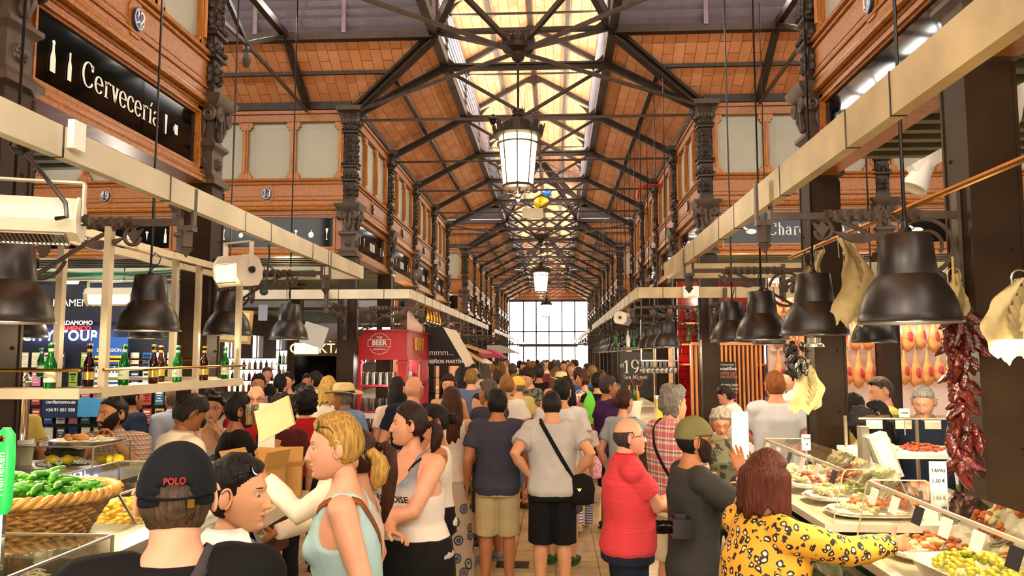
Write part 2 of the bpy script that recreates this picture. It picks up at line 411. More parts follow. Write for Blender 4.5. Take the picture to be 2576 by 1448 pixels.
for (a, e) in arms:
    ym = (a+e)/2
    for (X0, X1, Xk) in ((-12, XL+.44*0-.0, ml), (12, XR, mr)):
        for (ye, yk) in ((e, e-CRN), (a, a+CRN)):
            slab(bc, [(X0, ye, ZE), (X1, ye, ZE), (Xk, yk, ZK), (X0, yk, ZK)])
            for t in (0, .5, 1):
                y, z = ye+(yk-ye)*t, ZE+(ZK-ZE)*t-.03; pur.beam((X0, y, z), (X1+(Xk-X1)*t, y, z), .05 if t == .5 else .12, .05 if t == .5 else .12)
            for k in range(7):
                z = ZK+.14+k*(ZM-ZK-.15)/6.5
                lou.beam((X0, yk, z), (Xk, yk, z), .2, .018, up=(0, (1 if ye == e else -1)*1.05, 1))
            x = Xk
            while abs(x) < 12:
                lou.beam((x, yk-.04, ZK), (x, yk-.04, ZM), .06, .07); x += -1.31 if X0 < 0 else 1.31
        for s in (-1, 1):
            hw = (e-a)/2-CRN
            slab(bc, [(X0, ym+s*(hw+.12), ZM-.03), (Xk, ym+s*(hw+.12), ZM-.03), (Xk, ym, ZA), (X0, ym, ZA)])
c1 = b.build('ceiling', tile, smooth=False); c2 = bc.build('ceiling', tile2, smooth=False); struct(c1); struct(c2)
louv = mat('louver_metal', '6d6670', .35, .3, .1, 6)
struct(lou.build('window_1', louv, smooth=False)); struct(pur.build('trim_2', iron, smooth=False))
# ceilings over the stall blocks, slatted
olive = mat('olive_slat', '4c4a2c', .5, 0, .15, 4); dark = mat('dark_soffit', '1a120c', .7)
b = MB(); d = MB()
for (a, e) in BLOCKS:
    for (x0, x1) in ((-12, XL-.12), (XR+.12, 11)):
        d.bx(x0, x1, a+.1, e-.1, 3.78, 3.84)
        y = a+.2
        while y < e-.2:
            b.bx(x0+.1, x1-.1, y, y+.09, 3.69, 3.75); y += .24
struct(b.build('ceiling', olive, smooth=False)); struct(d.build('ceiling', dark, smooth=False))
# outer walls: dark panelling below, bright glazing above, and a high parapet that closes the attic
wl = mat('wall_brown', '2a1a10', .7, 0, .2, 3); dusk = mat('blind_beige', 'cfc4a4', .8)
for nm, x, s in (('wall_left', -12, 1), ('wall_right', 11, -1)):
    b = MB(); b.bx(x-.1, x, -8, 54, 0, 1.7); b.bx(x-.1, x, -8, 54, 2.9, 6.3)
    y = -8
    while y < 54: b.bx(x-.15, x+.05, y, y+1.5, 1.6, 3.0); b.bx(x-.02, x+.03, y+2.0, y+2.06, 1.6, 3.0); y += 2.6
    struct(b.build(nm, wl, smooth=False))
# far glazed end
b = MB()
for x in (-12, -8.4, -5.8, XL, -2.2, -1.3, -.4, .5, 1.4, XR, 4.9, 7.5, 11): b.bx(x-.04, x+.04, 53.9, 54.05, 0, 3.8 if abs(x) > 3.3 else 6.0)
for z in (2.9, 3.8): b.bx(-12, 11, 53.9, 54.05, z-.05, z+.05)
b.bx(XL, XR, 53.9, 54.05, 5.9, 6.05); b.bx(-2.5, 1.6, 53.7, 54.3, 2.75, 2.95)
struct(b.build('window_2', iron, smooth=False))
b = MB(); b.bx(-12, XL-.3, 53.9, 54.06, 0, 6.2); b.bx(XR+.3, 11, 53.9, 54.06, 0, 6.2); b.prism([(-2.76, 0), (2.76, 0), (1.28, .7), (1.28, 1.7), (0, 2.4), (-1.28, 1.7), (-1.28, .7)], (XC, 54, 6.03), (1, 0, 0), (0, 0, 1), .08)
struct(b.build('wall_far', tile2, smooth=False))
b = MB(); b.bx(-12, -2.1, -8.1, -7.9, 0, 6.3); b.bx(1.2, 11, -8.1, -7.9, 0, 6.3); b.bx(-2.1, 1.2, -8.1, -7.9, 3.0, 8.5); struct(b.build('wall_near', wood, smooth=False))
# ================= trusses =================
def truss(y, label, group, det=True):
    t = thing('roof_truss', label, 'roof truss', (XC, y, ZE-.15), 0, group)
    z0 = -.02; zk = ZK-ZE+.08; zm = ZM-ZE+.1; za = ZA-ZE+.1; tie = -.12+.0
    Y = (0, 1, 0)
    for s in (-1, 1):
        q = MB(); q.beam((s*HW, 0, z0), (s*HM, 0, zk), .1, .035, up=(0, 0, 1)); q.beam((s*HW, 0, z0-.05), (s*HM, 0, zk-.05), .02, .1); q.beam((s*HW, 0, z0-.09), (s*HM, 0, zk-.09), .08, .02)
        u = Vector((s*HM-s*HW, 0, zk-z0)).normalized()
        if det:
            for k in range(5): q.sph(Vector((s*HM, -.02, zk-.05))-u*(.08+.09*k), .012, 6, 4)
        q.build('rafter', iron, t, smooth=False)
        q = MB(); q.beam((s*HM, 0, zk-.06), (0, 0, tie+.05), .05, .045); q.build('strut', iron, t, smooth=False)
        q = MB(); q.beam((s*HM, 0, zk-.05), (s*HM, 0, zm), .08, .08)
        fil(q, (s*HM, 0, zk-.02), (-s, 0, 0), (0, 0, 1), .28, .03); fil(q, (s*HM, 0, zm-.1), (-s, 0, .45), (0, 0, -1), .3, .03)
        q.build('monitor_post', iron, t, smooth=False)
        q = MB(); q.beam((s*(HM+.1), 0, zm-.05), (0, 0, za), .08, .09); fil(q, (0, 0, za-.05), (s, 0, -.5), (-s*.02, 0, -1), .22, .03); q.build('monitor_rafter', iron, t, smooth=False)
        q = MB(); fil(q, (s*HM, 0, zk-.08), (-s, 0, 0), (s*.9, 0, -.42), .42, .03, -.03); q.build('gusset_plate', iron, t, smooth=False); q = MB()
        fil(q, (s*(HW-.02), 0, -.3), (-s, 0, .9), (-s*.02, 0, -1), .28, .03); q.build('gusset_plate', iron, t, smooth=False)
    q = MB(); q.beam((-HM, 0, zk), (HM, 0, zk), .1, .03); q.beam((-HM, 0, zk-.05), (HM, 0, zk-.05), .02, .1); q.build('collar_beam', iron, t, smooth=False)
    q = MB(); q.tube([(-HW, 0, tie), (HW, 0, tie)], .022, 6); q.sph((0, 0, tie), (.09, .03, .07), 8, 6); q.build('tie_rod', iron2, t)
    q = MB(); q.beam((-HM, 0, zm-.22), (HM, 0, zm-.22), .03, .03); q.build('monitor_tie', iron, t, smooth=False)
    return t
names = {11.75: 'iron roof truss nearest the camera, on the far edge of the first crossing', 14.37: 'second iron roof truss, just behind the first crossing edge', 16.99: 'third iron roof truss counted from the near crossing'}
t0 = None
for y in COLY[2:]:
    lab = names.get(y, 'brown iron roof truss in the row receding far down the hall')
    if t0 is None: t0 = truss(y, 'brown iron roof truss high over the near edge of the first crossing', 'iron roof trusses over the hall'); KIDS[t0.name] = list(t0.children)
    else: dup(t0, (XC, y, ZE-.15), label=lab)
# crossings: valley rafters, tie rods to a hub and the pendant
def crossing(a, e, label):
    ym = (a+e)/2; t = thing('crossing_frame', label, 'roof frame', (XC, ym, 5.85), 0, 'iron frames over the aisle crossings')
    hy = (e-a)/2; zk = ZK-5.85; P = lambda x, y, z: (x, y, z)
    for sx in (-1, 1):
        for sy in (-1, 1):
            c = Vector((sx*HW, sy*hy, .08)); k = Vector((sx*HM, sy*(hy-CRN), zk))
            q = MB(); q.beam(c, k, .13, .05); q.beam(c-V(0,0,.06), k-V(0,0,.06), .03, .13); q.beam(c-V(0,0,.12), k-V(0,0,.12), .11, .025)
            top = Vector((0, 0, ZA-5.85)); m_ = Vector((sx*HM, sy*(hy-CRN), ZM-5.85)); q.beam(k, k.lerp(top, .92), .1, .13)
            q.build('valley_rafter', iron, t, smooth=False)
            q = MB(); q.tube([c+V(0,0,-.02), (0, 0, -.02)], .028, 6); q.build('tie_rod', iron2, t)
            q = MB(); q.beam(k, (0, 0, .0), .05, .06); q.build('strut', iron, t, smooth=False)
            q = MB(); q.beam(k, m_, .12, .12); fil(q, k, (-sx, 0, 0), (0, 0, 1), .35, .03); fil(q, k-V(0, 0, .1), Vector((-sx*HM, -sy*(hy-CRN), 1.0)), (c-k), .4, .03, -.03); q.build('corner_post', iron, t, smooth=False)
        q = MB(); q.beam((sx*HM, -(hy-CRN), zk), (sx*HM, hy-CRN, zk), .12, .14); q.build('ring_beam', iron, t, smooth=False)
    for sy in (-1, 1):
        q = MB(); q.beam((-HM, sy*(hy-CRN), zk), (HM, sy*(hy-CRN), zk), .1, .05); q.build('ring_beam', iron, t, smooth=False)
    q = MB(); q.lathe([(.02, -.16), (.07, -.12), (.1, -.04), (.19, .0), (.21, .05), (.15, .1), (.17, .15), (.08, .19), (.02, .22)], n=16)
    for i in range(8):
        an = i*PI/4; q.sph((.17*math.cos(an), .17*math.sin(an), .1), (.05, .05, .09), 8, 6)
    q.build('hub', iron, t)
    return t
for (a, e), lb in zip(arms, ('iron roof frame with hub over the first aisle crossing', 'iron roof frame over the second aisle crossing', 'iron roof frame over the farthest aisle crossing')): crossing(a, e, lb)
# cross-arm trusses (left and right of the first crossing), with pine-cone pendants
def armtruss(x, a, e, label):
    ym = (a+e)/2; t = thing('roof_truss', label, 'roof truss', (x, ym, 5.9), 0); hy = (e-a)/2; zk = ZK-5.9
    for s in (-1, 1):
        q = MB(); q.beam((0, s*hy, .05), (0, s*(hy-CRN), zk), .09, .12); fil(q, (0, s*(hy-CRN), zk-.06), (0, -s, 0), (0, s*.9, -.5), .35, .03, -.03); q.build('rafter', iron, t, smooth=False)
        q = MB(); q.beam((0, s*(hy-CRN), zk), (0, 0, .12), .05, .06); q.build('strut', iron, t, smooth=False)
        q = MB(); q.beam((0, s*hy, .02), (0, 0, .12), .035, .05); q.build('tie_rod', iron2, t, smooth=False)
    q = MB(); q.beam((0, -hy+CRN, zk), (0, hy-CRN, zk), .09, .1); q.build('collar_beam', iron, t, smooth=False)
    q = MB(); q.lathe([(.01, -.2), (.04, -.17), (.06, -.1), (.055, -.04), (.03, 0), (.05, .03), (.02, .09)], n=12); q.build('finial', iron2, t)
armtruss(-3.9+.0, 6.77, 11.75, 'iron truss with pine-cone finial over the left arm of the first crossing')
armtruss(3.15, 6.77, 11.75, 'iron truss with pine-cone finial over the right arm of the first crossing')
armtruss(-6.5, 6.77, 11.75, 'iron truss deeper in the left arm of the first crossing')
armtruss(5.8, 6.77, 11.75, 'iron truss deeper in the right arm of the first crossing')
# ================= columns =================
def column():
    t = thing('iron_column', 'ornate cast iron column', 'column')
    q = MB(); q.sq([(.125, 0), (.125, 3.58), (.115, 3.6)]); q.bx(-.14, .14, -.14, .14, 0, .12)
    for s in (-1, 1):
        for u in (-1, 1): q.beam((s*.122, u*.122, .1), (s*.122, u*.122, 3.56), .02, .02)
    for k in range(7):
        for s in (-1, 1): q.sph((s*.126, .06, .6+k*.5), .012, 6, 4); q.sph((.06, s*.126, .6+k*.5), .012, 6, 4)
    q.build('post', post, t, smooth=False)
    q = MB(); q.sq([(.12, 3.58), (.16, 3.6), (.165, 3.64), (.13, 3.68), (.11, 3.7), (.11, 3.9), (.12, 3.92), (.15, 3.95), (.15, 3.98), (.11, 4.0), (.09, 4.05), (.11, 4.22), (.15, 4.32), (.17, 4.34), (.2, 4.38), (.21, 4.42), (.1, 4.43)])
    for sx, sy in ((1, 0), (-1, 0), (0, 1), (0, -1)):
        ux = Vector((-sy, sx, 0)); n = Vector((sx, sy, 0))
        q.tube([n*.1+ux*0+V(0, 0, 3.8), n*.125+V(0, 0, 3.8)], [.06, .05], 12); q.sph(n*.13+V(0, 0, 3.8), .03, 8, 6)
        for k in range(8):
            an = k*PI/4; q.sph(n*.12+ux*(.042*math.cos(an))+V(0, 0, 3.8+.042*math.sin(an)), .016, 6, 4)
        for s in (-1, 1):
            q.tube(spiral(n*.16+ux*(s*.085)+V(0, 0, 4.24), .065, .01, PI/2, PI/2-s*PI*3.6, 26, ux, (0, 0, 1)), .02, 6)
            q.tube([n*.13+ux*(s*.015)+V(0, 0, 4.02), n*.15+ux*(s*.04)+V(0, 0, 4.12), n*.14+ux*(s*.02)+V(0, 0, 4.28)], [.01, .022, .012], 6)
        q.sph(n*.12+V(0, 0, 4.08), (.035, .035, .07), 8, 6)
    q.build('bracket_capital', iron2, t)
    q = MB(); q.sq([(.1, 4.42), (.1, 4.5), (.085, 4.52), (.085, 5.6), (.1, 5.62)])
    r = random.Random(3)
    for zb in (4.78, 5.0, 5.55):
        q.sq([(.09, zb), (.12, zb+.01), (.12, zb+.04), (.09, zb+.05)])
        for sx, sy in ((1, 0), (-1, 0), (0, 1), (0, -1)):
            for k in (-1, 0, 1): q.sph(Vector((sx, sy, 0))*.12+Vector((-sy, sx, 0))*(k*.07)+V(0, 0, zb+.07), .026, 8, 6)
    for sx, sy in ((1, 0), (-1, 0), (0, 1), (0, -1)):
        n = Vector((sx, sy, 0)); ux = Vector((-sy, sx, 0))
        for z in (4.6, 4.68, 4.9, 5.14, 5.2, 5.3, 5.36, 5.46):
            for s in (-1, 1):
                q.sph(n*.09+ux*(s*.045)+V(0, 0, z), (.03, .03, .045), 8, 5)
                q.tube([n*.09+V(0, 0, z-.04), n*.115+ux*(s*.03)+V(0, 0, z), n*.1+ux*(s*.075)+V(0, 0, z+.05)], [.012, .014, .004], 5)
    q.build('shaft', iron, t)
    q = MB(); q.sq([(.1, 5.62), (.12, 5.66), (.09, 5.7), (.1, 5.8), (.15, 5.88), (.2, 5.9), (.21, 5.97), (.12, 5.98)])
    for sx, sy in ((1, 1), (-1, 1), (1, -1), (-1, -1)):
        n = Vector((sx, sy, 0)).normalized(); q.tube(spiral(n*.16+V(0, 0, 5.82), .05, .01, 0, 9, 20, n, (0, 0, 1)), .024, 6); q.sph(n*.15+V(0, 0, 5.75), (.05, .05, .06), 8, 6)
    for sx, sy in ((1, 0), (-1, 0), (0, 1), (0, -1)):
        n = Vector((sx, sy, 0))
        for k in (-1, 0, 1): q.sph(n*.11+Vector((-sy, sx, 0))*(k*.05)+V(0, 0, 5.76), (.03, .03, .06), 8, 6)
    q.build('capital', iron2, t)
    return t
col0 = column(); KIDS[col0.name] = list(col0.children); first = True
NL = {4.15: 'ornate iron column at the left end of the sign with bottles', 6.77: 'ornate iron column right of the sign with bottles', 11.75: 'ornate iron column left of centre, right of frieze 33', 14.37: 'iron column behind the one beside frieze 33, left row'}
NR = {4.15: 'thick dark iron column at right, behind the dried peppers', 6.77: 'dark iron column between the two glass display cases', 11.75: 'ornate iron column right of centre, left of frieze 18', 14.37: 'iron column behind the one beside frieze 18, right row'}
for y in COLY[1:]:
    for x, D, sd in ((XL, NL, 'left'), (XR-.05*(y == 4.15), NR, 'right')):
        lb = D.get(y, 'iron column in the far %s row under the clerestory' % sd); g = 'iron columns of the %s row' % sd
        if first: col0.location = (x, y, 0); col0['label'] = lb; col0['group'] = g; first = False
        else: dup(col0, (x, y, 0), label=lb, group=g)
for x, y, lb in ((XL-2.62, 11.75, 'iron column at the left edge of frieze 33 in the left arm'), (XR+2.62, 11.75, 'iron column between friezes 18 and the next one to the right'), (XL-5.24, 11.75, 'iron column left of frieze 48, deep in the left arm'), (XR+5.24, 11.75, 'farthest right iron column in the right arm'),
                 (XL-2.62, 4.2, 'iron column deep in the left stall behind the bearded man in checks'), (XL-2.62, 16.99, 'iron column in the shade behind the black bar stall')):
    dup(col0, (x, y, 0), label=lb, group='iron columns inside the side arms')
# ================= wooden friezes =================
def bay_template():
    t = thing('wooden_frieze', 'carved oak frieze', 'frieze'); L = BAY; x0, x1 = .1, L-.1
    q = MB(); fy = -.06
    q.bx(x0, x1, -.07, .05, 5.76, 5.9); q.bx(x0, x1, -.1, .05, 5.88, 5.93)
    q.bx(x0, x1, -.07, .05, 4.3, 4.83); q.bx(x0, x1, -.06, .05, 3.63, 3.76); q.bx(x0, x1, -.06, .05, 4.27, 4.32)
    q.bx(x0, x0+.12, -.06, .05, 3.7, 4.3); q.bx(x1-.12, x1, -.06, .05, 3.7, 4.3)
    for (z, r, yy) in ((4.36, .035, -.09), (4.41, .018, -.08), (4.50, .014, -.075), (4.76, .018, -.078), (4.82, .024, -.085), (3.66, .035, -.075), (3.72, .015, -.065), (4.56, .008, -.07)):
        q.tube([(x0, yy, z), (x1, yy, z)], r, 8)
    q.bx(x0, x1, -.13, .05, 3.6, 3.63)
    for k, o_ in ((0, .0), (1, .02)):
        a = .13+o_; zz0, zz1 = 3.69+o_, 4.25-o_
        d_ = -.085+k*.02
        q.bx(x0+a-.02, x1-a+.02, d_, 0, zz1-.02, zz1); q.bx(x0+a-.02, x1-a+.02, d_, 0, zz0, zz0+.02)
        q.bx(x0+a-.02, x0+a, d_, 0, zz0, zz1); q.bx(x1-a, x1-a+.02, d_, 0, zz0, zz1)
    q.build('frame', wood, t, smooth=True, angle=30)
    W = (x1-x0-.1)/3
    for k in range(4):
        q = MB(); x = x0+.05+k*W; q.bx(x-.045, x+.045, -.055, .05, 4.83, 5.76)
        q.tube([(x, -.06, 4.95), (x, -.06, 5.64)], .02, 8)
        for z in (4.83, 5.68):
            q.bx(x-.11, x+.11, -.05, .03, z, z+.08); q.bx(x-.08, x+.08, -.05, .03, z-.04+(z < 5)*.08, z+.04+(z < 5)*.08)
        q.build('mullion', woodv, t, smooth=False)
    for k in range(3):
        x = x0+.05+k*W; q = MB(); q.bx(x+.03, x+W-.03, -.0, .02, 4.8, 5.8)
        for o_ in (.09, .11): 
            q.bx(x+.045+o_, x+W-.045-o_, -.002, 0, 5.76-o_-.004, 5.76-o_); q.bx(x+.045+o_, x+.049+o_, -.002, 0, 4.83+o_, 5.76-o_)
        q.build('window_pane', frost, t, smooth=False)
    q = MB(); q.bx(x0+.15, x1-.15, -.045, -.02, 3.7, 4.24); q.build('sign_board', black, t, smooth=False)
    q = MB()
    for z in (5.95, 5.99, 6.03): q.bx(x0, x1, -.03, -.0, z, z+.018)
    for x in (x0, L/2, x1-.03): q.bx(x, x+.03, -.04, .0, 5.93, 6.08)
    q.build('vent_slats', wood, t, smooth=False)
    return t
bay0 = bay_template(); KIDS[bay0.name] = list(bay0.children); bfirst = True
def place_bay(x, y, rz, label, group, num=None, icons=None, word=None, wsize=.2, det=True):
    global bfirst
    if bfirst: o = bay0; o.location = (x, y, 0); o.rotation_euler = (0, 0, rz); o['label'] = label; o['group'] = group; bfirst = False
    else: o = dup(bay0, (x, y, 0), rz, label, group)
    if det:
        q = MB(); q.lathe([(.001, 0), (.09, 0), (.09, .02), (.001, .03)], n=20, sx=.78)
        q.v = [(v[0], -v[2], v[1]) for v in q.v]; p = MB(); p.prism([(-.1, -.07), (-.06, -.14), (.06, -.14), (.1, -.07), (.1, .07), (.06, .14), (-.06, .14), (-.1, .07)], (0, .01, 0), (1, 0, 0), (0, 0, 1), .03)
        pl = p.build('plaque_block', wood, o, loc=(BAY/2, -.075, 4.6), smooth=False)
        nb = q.build('number_plate', bluep, o, loc=(BAY/2, -.085, 4.6))
        if num:
            r = MB(); r.join(serif_mb(num, .07, .004, .2, .08, .12)); r.v = [(v[0], -.025-v[2], v[1]+0) for v in r.v]
            rg = [(x_*.062, z_*.08) for x_, z_ in A_(0, 0, 1, 1, 0, 360, 28)]
            for i in range(28): r.prism([rg[i], rg[i+1], (rg[i+1][0]*.93, rg[i+1][1]*.93), (rg[i][0]*.93, rg[i][1]*.93)], (0, -.022, 0), (1, 0, 0), (0, 0, 1), .004)
            r.build('number', letter, nb, smooth=False)
    if word or icons:
        r = MB()
        if word:
            w = serif_mb(word[0], wsize); r.join(w, Matrix.Translation((word[1], -.052, 3.96)) @ Matrix.Rotation(PI/2, 4, 'X')); r.build('lettering', letter, o, smooth=False)
        for nm, ix, s in (icons or []):
            r = MB(); r.join(polymb(ICON[nm], s), Matrix.Translation((ix, -.052, 3.96)) @ Matrix.Rotation(PI/2, 4, 'X')); r.build('pictogram', letter, o, smooth=False)
    return o
GL, GR = 'oak friezes of the left row', 'oak friezes of the right row'
place_bay(XL-.04, 4.15, PI/2, 'oak frieze with the black Cervecería sign and blue number 32', GL, '32', [('swing', .43, .105), ('bottle', .6, .1), ('tall', 1.86, .085), ('mug', 2.03, .085)], ('Cervecería', 1.24), .112)
place_bay(XL-.04, 1.53, PI/2, 'oak frieze nearest the camera at the left edge', GL)
place_bay(XR+.04, 6.77, -PI/2, 'oak frieze with blue number 17 at the upper right', GR, '17')
place_bay(XR+.04, 4.15, -PI/2, 'oak frieze at the right edge, right of the thick dark column', GR)
fr = [('grape', .35, .1), ('chili', .62, .1), ('carrot', .87, .1), ('flute', 2.1, .1), ('pepper', 2.3, .1)]
place_bay(XL-2.62, 11.75, 0, 'oak frieze facing the camera with blue number 33', GL, '33', [('grape', .38, .1), ('chili', .64, .11), ('pepper', .9, .09), ('carrot', 1.78, .1), ('pepper', 2.02, .11), ('flute', 2.27, .11)], ('mm', 1.3), .11)
place_bay(XL-5.24, 11.75, 0, 'oak frieze facing the camera with blue number 48, left background', GL, '48', [('hen', .4, .12), ('hen', 1.7, .12), ('carrot', 2.0, .1), ('bottle', 2.3, .12)], ('nm', 1.0), .14)
place_bay(XR, 11.75, 0, 'oak frieze facing the camera with blue number 18 and a ham sign', GR, '18', [('ham', .62, .13), ('grape', 2.25, .12)], ('Charcutería', 1.48), .118)
place_bay(XR+2.62, 11.75, 0, 'oak frieze facing the camera right of frieze 18', GR, None, [('ham', .45, .14)], ('Cía', 1.5), .125)
k = 33
for (a, e) in BLOCKS[1:]:
    y = a
    while y < e-1:
        d_ = y < 23
        lb = {11.75: 'oak frieze in the left row just behind the column beside frieze 33', 14.37: 'second oak frieze behind frieze 33 in the left row', 16.99: 'third oak frieze behind frieze 33 in the left row', 19.61: 'fourth oak frieze behind frieze 33, last before the gap'}.get(y, 'oak frieze in the far left row, pale with daylight')
        place_bay(XL-.04, y, PI/2, lb, GL, '3' if d_ else None, fr if d_ else None, ('mm', 1.45) if d_ else None, .13, d_)
        lb = lb.replace('frieze 33', 'frieze 18').replace('left row', 'right row')
        if 'far left' in lb: lb = 'oak frieze in the far right row, pale with daylight'
        place_bay(XR+.04, y+BAY, -PI/2, lb.replace('far left', 'far right'), GR, '1' if d_ else None, fr if d_ else None, None, .13, d_)
        y += BAY
for (a, e), nm in zip(BLOCKS[2:], ('second', 'farthest')):
    place_bay(XL-2.62, a, 0, 'oak frieze facing the camera at the %s crossing, left' % nm, GL, det=False)
    place_bay(XR, a, 0, 'oak frieze facing the camera at the %s crossing, right' % nm, GR, det=False)
# ================= scroll brackets and trays =================
def bracket():
    t = thing('scroll_bracket', 'wrought iron scroll bracket', 'bracket')
    q = MB(); q.bx(0, .02, -.03, .03, -.5, .14); q.beam((0, 0, 0), (.97, 0, 0), .035, .035)
    for k in range(28):
        x = .2+k*.018; R = Matrix.Rotation(k*.5, 3, 'X'); q.box((x, 0, 0), (.02, .05, .05), R)
    q.build('arm', iron2, t, smooth=False)
    q = MB()
    q.tube(arc((.18, 0, -.165), .145, PI*1.9, PI*.05, 30), .012, 6)
    q.tube(spiral((.17, 0, -.15), .085, .03, PI*1.2, -PI*.5, 22), .011, 6)
    q.tube([(.68, 0, -.01), (.62, 0, -.02), (.5, 0, -.08), (.36, 0, -.16), (.22, 0, -.25), (.09, 0, -.32), (.03, 0, -.4)], .012, 6)
    q.tube(spiral((.71, 0, -.08), .065, .035, PI*.4, PI*2.0, 22), .011, 6)
    q.tube(spiral((.07, 0, -.38), .05, .03, PI*.6, -PI*1.0, 18), .011, 6)
    q.build('scroll', iron2, t)
    for (cx, cz, s) in ((.71, -.075, 1), (.18, -.15, 1), (.1, -.37, -1)):
        q = MB(); q.prism([(cx*1+dx*.05*s-cx*0, dz*.05) for dx, dz in ((0, -.9), (.7, .1), (1.1, .9), (.3, .5), (0, 1.1), (-.4, .4), (-1, .5), (-.5, -.1))], (0, 0, cz), (1, 0, 0), (0, 0, 1), .012); q.build('leaf', iron2, t)
    q = MB(); pts = []
    for i in range(9): t_ = i/8; pts.append((.36+.3*t_, -.08-.07*math.sin(PI*t_)))
    for i in range(8, -1, -1): t_ = i/8; pts.append((.36+.3*t_, -.08-.02*math.sin(PI*t_)))
    q.prism(pts, (0, 0, 0), (1, 0, 0), (0, 0, 1), .02)
    q.build('leaf', iron2, t)
    q = MB(); q.bx(.97, .985, -.02, .02, -.03, .19); q.bx(1.045, 1.06, -.02, .02, -.03, .19); q.bx(.97, 1.06, -.03, .03, -.05, -.02); q.lathe([(.035, -.14), (.035, -.04)], (1.015, 0, 0), 4); q.lathe([(.001, -.2), (.04, -.15), (.02, -.14)], (1.015, 0, 0), 4)
    q.build('clamp', iron2, t, smooth=False)
    return t
br0 = bracket(); KIDS[br0.name] = list(br0.children); first = True
BL = []
for (a, e) in BLOCKS:
    y = a
    while y <= e+.1:
        if y > 3 and y < 45:
            nr = {4.15: 'near', 6.77: 'second nearest'}.get(round(y, 2), 'farther' if y < 20 else 'far')
            BL.append((XL+.13, y, 0, 'wrought iron scroll bracket holding the left tray, %s' % nr)); BL.append((XR-.13-.05*(y == 4.15), y, PI, 'wrought iron scroll bracket holding the right tray, %s' % nr))
        y += BAY
for x, s in ((XL, -1), (XR, 1)):
    for k in (0, 1):
        for y, rz, w in ((11.6, -PI/2, 'far'), (6.92, PI/2, 'near')): BL.append((x+s*2.62*k, y, rz, 'scroll bracket pointing into the %s arm from its %s side' % ('left' if s < 0 else 'right', w)))
for x, y, rz, lb in BL:
    if first: br0.location = (x, y, 2.8); br0.rotation_euler = (0, 0, rz); br0['label'] = lb; br0['group'] = 'scroll brackets'; first = False
    else: dup(br0, (x, y, 2.8), rz, lb, 'scroll brackets')
TL, TR, TZ = -2.035, 1.155, 2.93
def tray(p0, p1, label, m, bands=True):
    o = thing('cable_tray', label, 'cable tray', p0); a, e = Vector((0, 0, 0)), Vector(p1)-Vector(p0)
    q = MB(); q.beam(a, e, .05, .13 if m is tray_m else .15); q.build('channel', m, o, smooth=False)
    if bands:
        L = e.length; n = int(L/.75); u = e.normalized(); q = MB(); rr = random.Random(int(L*10))
        for k in range(n): q = MB(); c = u*(.4+k*.75+rr.uniform(-.25, .25)); q.beam(c, c+u*.008, .056, .156 if m is tray_b else .136); q.build('cable_tie', blackp, o, smooth=False)
    return o
tray((TL, -1, TZ), (TL, 7.95, TZ), 'long cream cable tray under the sign with bottles', tray_m)
tray((TR, -1, TZ), (TR, 7.95, TZ), 'long beige cable tray crossing the upper right corner', tray_b)
tray((TL, 10.65, TZ), (TL, 23.3, TZ), 'cream cable tray above the red kiosk, running down the hall', tray_m)
tray((TR, 10.65, TZ), (TR, 23.3, TZ), 'beige cable tray above the far pendant lamps on the right', tray_b)
tray((TL, 10.65, TZ), (-12, 10.65, TZ), 'cream cable tray facing the camera above the red kiosk', tray_m)
tray((TR, 10.65, TZ), (11, 10.65, TZ), 'grey beige cable tray with a junction box, facing the camera', tray_b)
tray((TL-.03, 7.95, TZ), (-12, 7.95, TZ), 'cream cable tray carrying green cables across the left arm', tray_m)
tray((TR+.03, 7.95, TZ), (11, 7.95, TZ), 'beige cable tray facing the camera behind the near bracket', tray_b, False)
for x, s in ((TL, 'left'), (TR, 'right')):
    tray((x, 26.1, TZ), (x, 38.7, TZ), 'cable tray beyond the second crossing on the %s' % s, tray_m, False)
    tray((x, 41.6, TZ), (x, 50.5, TZ), 'farthest cable tray on the %s' % s, tray_m, False)
q = MB()
for k in range(4): q.tube([(-9+i*.5, 7.90-.02*k, TZ-.03+.015*k+.015*math.sin(i*1.7+k)) for i in range(14)], .012, 5)
tag(q.build('cable_bundle', mat('green_cable', '2f6f52', .5)), 'green cables clipped along the cream tray in the left arm', 'cables')
q = MB(); q.bx(1.76, 1.96, 10.54, 10.623, 2.85, 3.01); q.bx(1.78, 1.94, 10.53, 10.54, 2.87, 2.99); tag(q.build('junction_box', white, smooth=False), 'white square junction box on the beige tray facing the camera', 'junction box')
q = MB(); q.bx(-2.009, -1.98, 3.0, 3.08, 2.91, 3.03); tag(q.build('junction_box', white, smooth=False), 'small white clip box on the cream tray at the left edge', 'junction box')
# drop rods hanging from the roof down to the trays
rod_m = mat('black_rod', '0d0c0b', .3, .5)
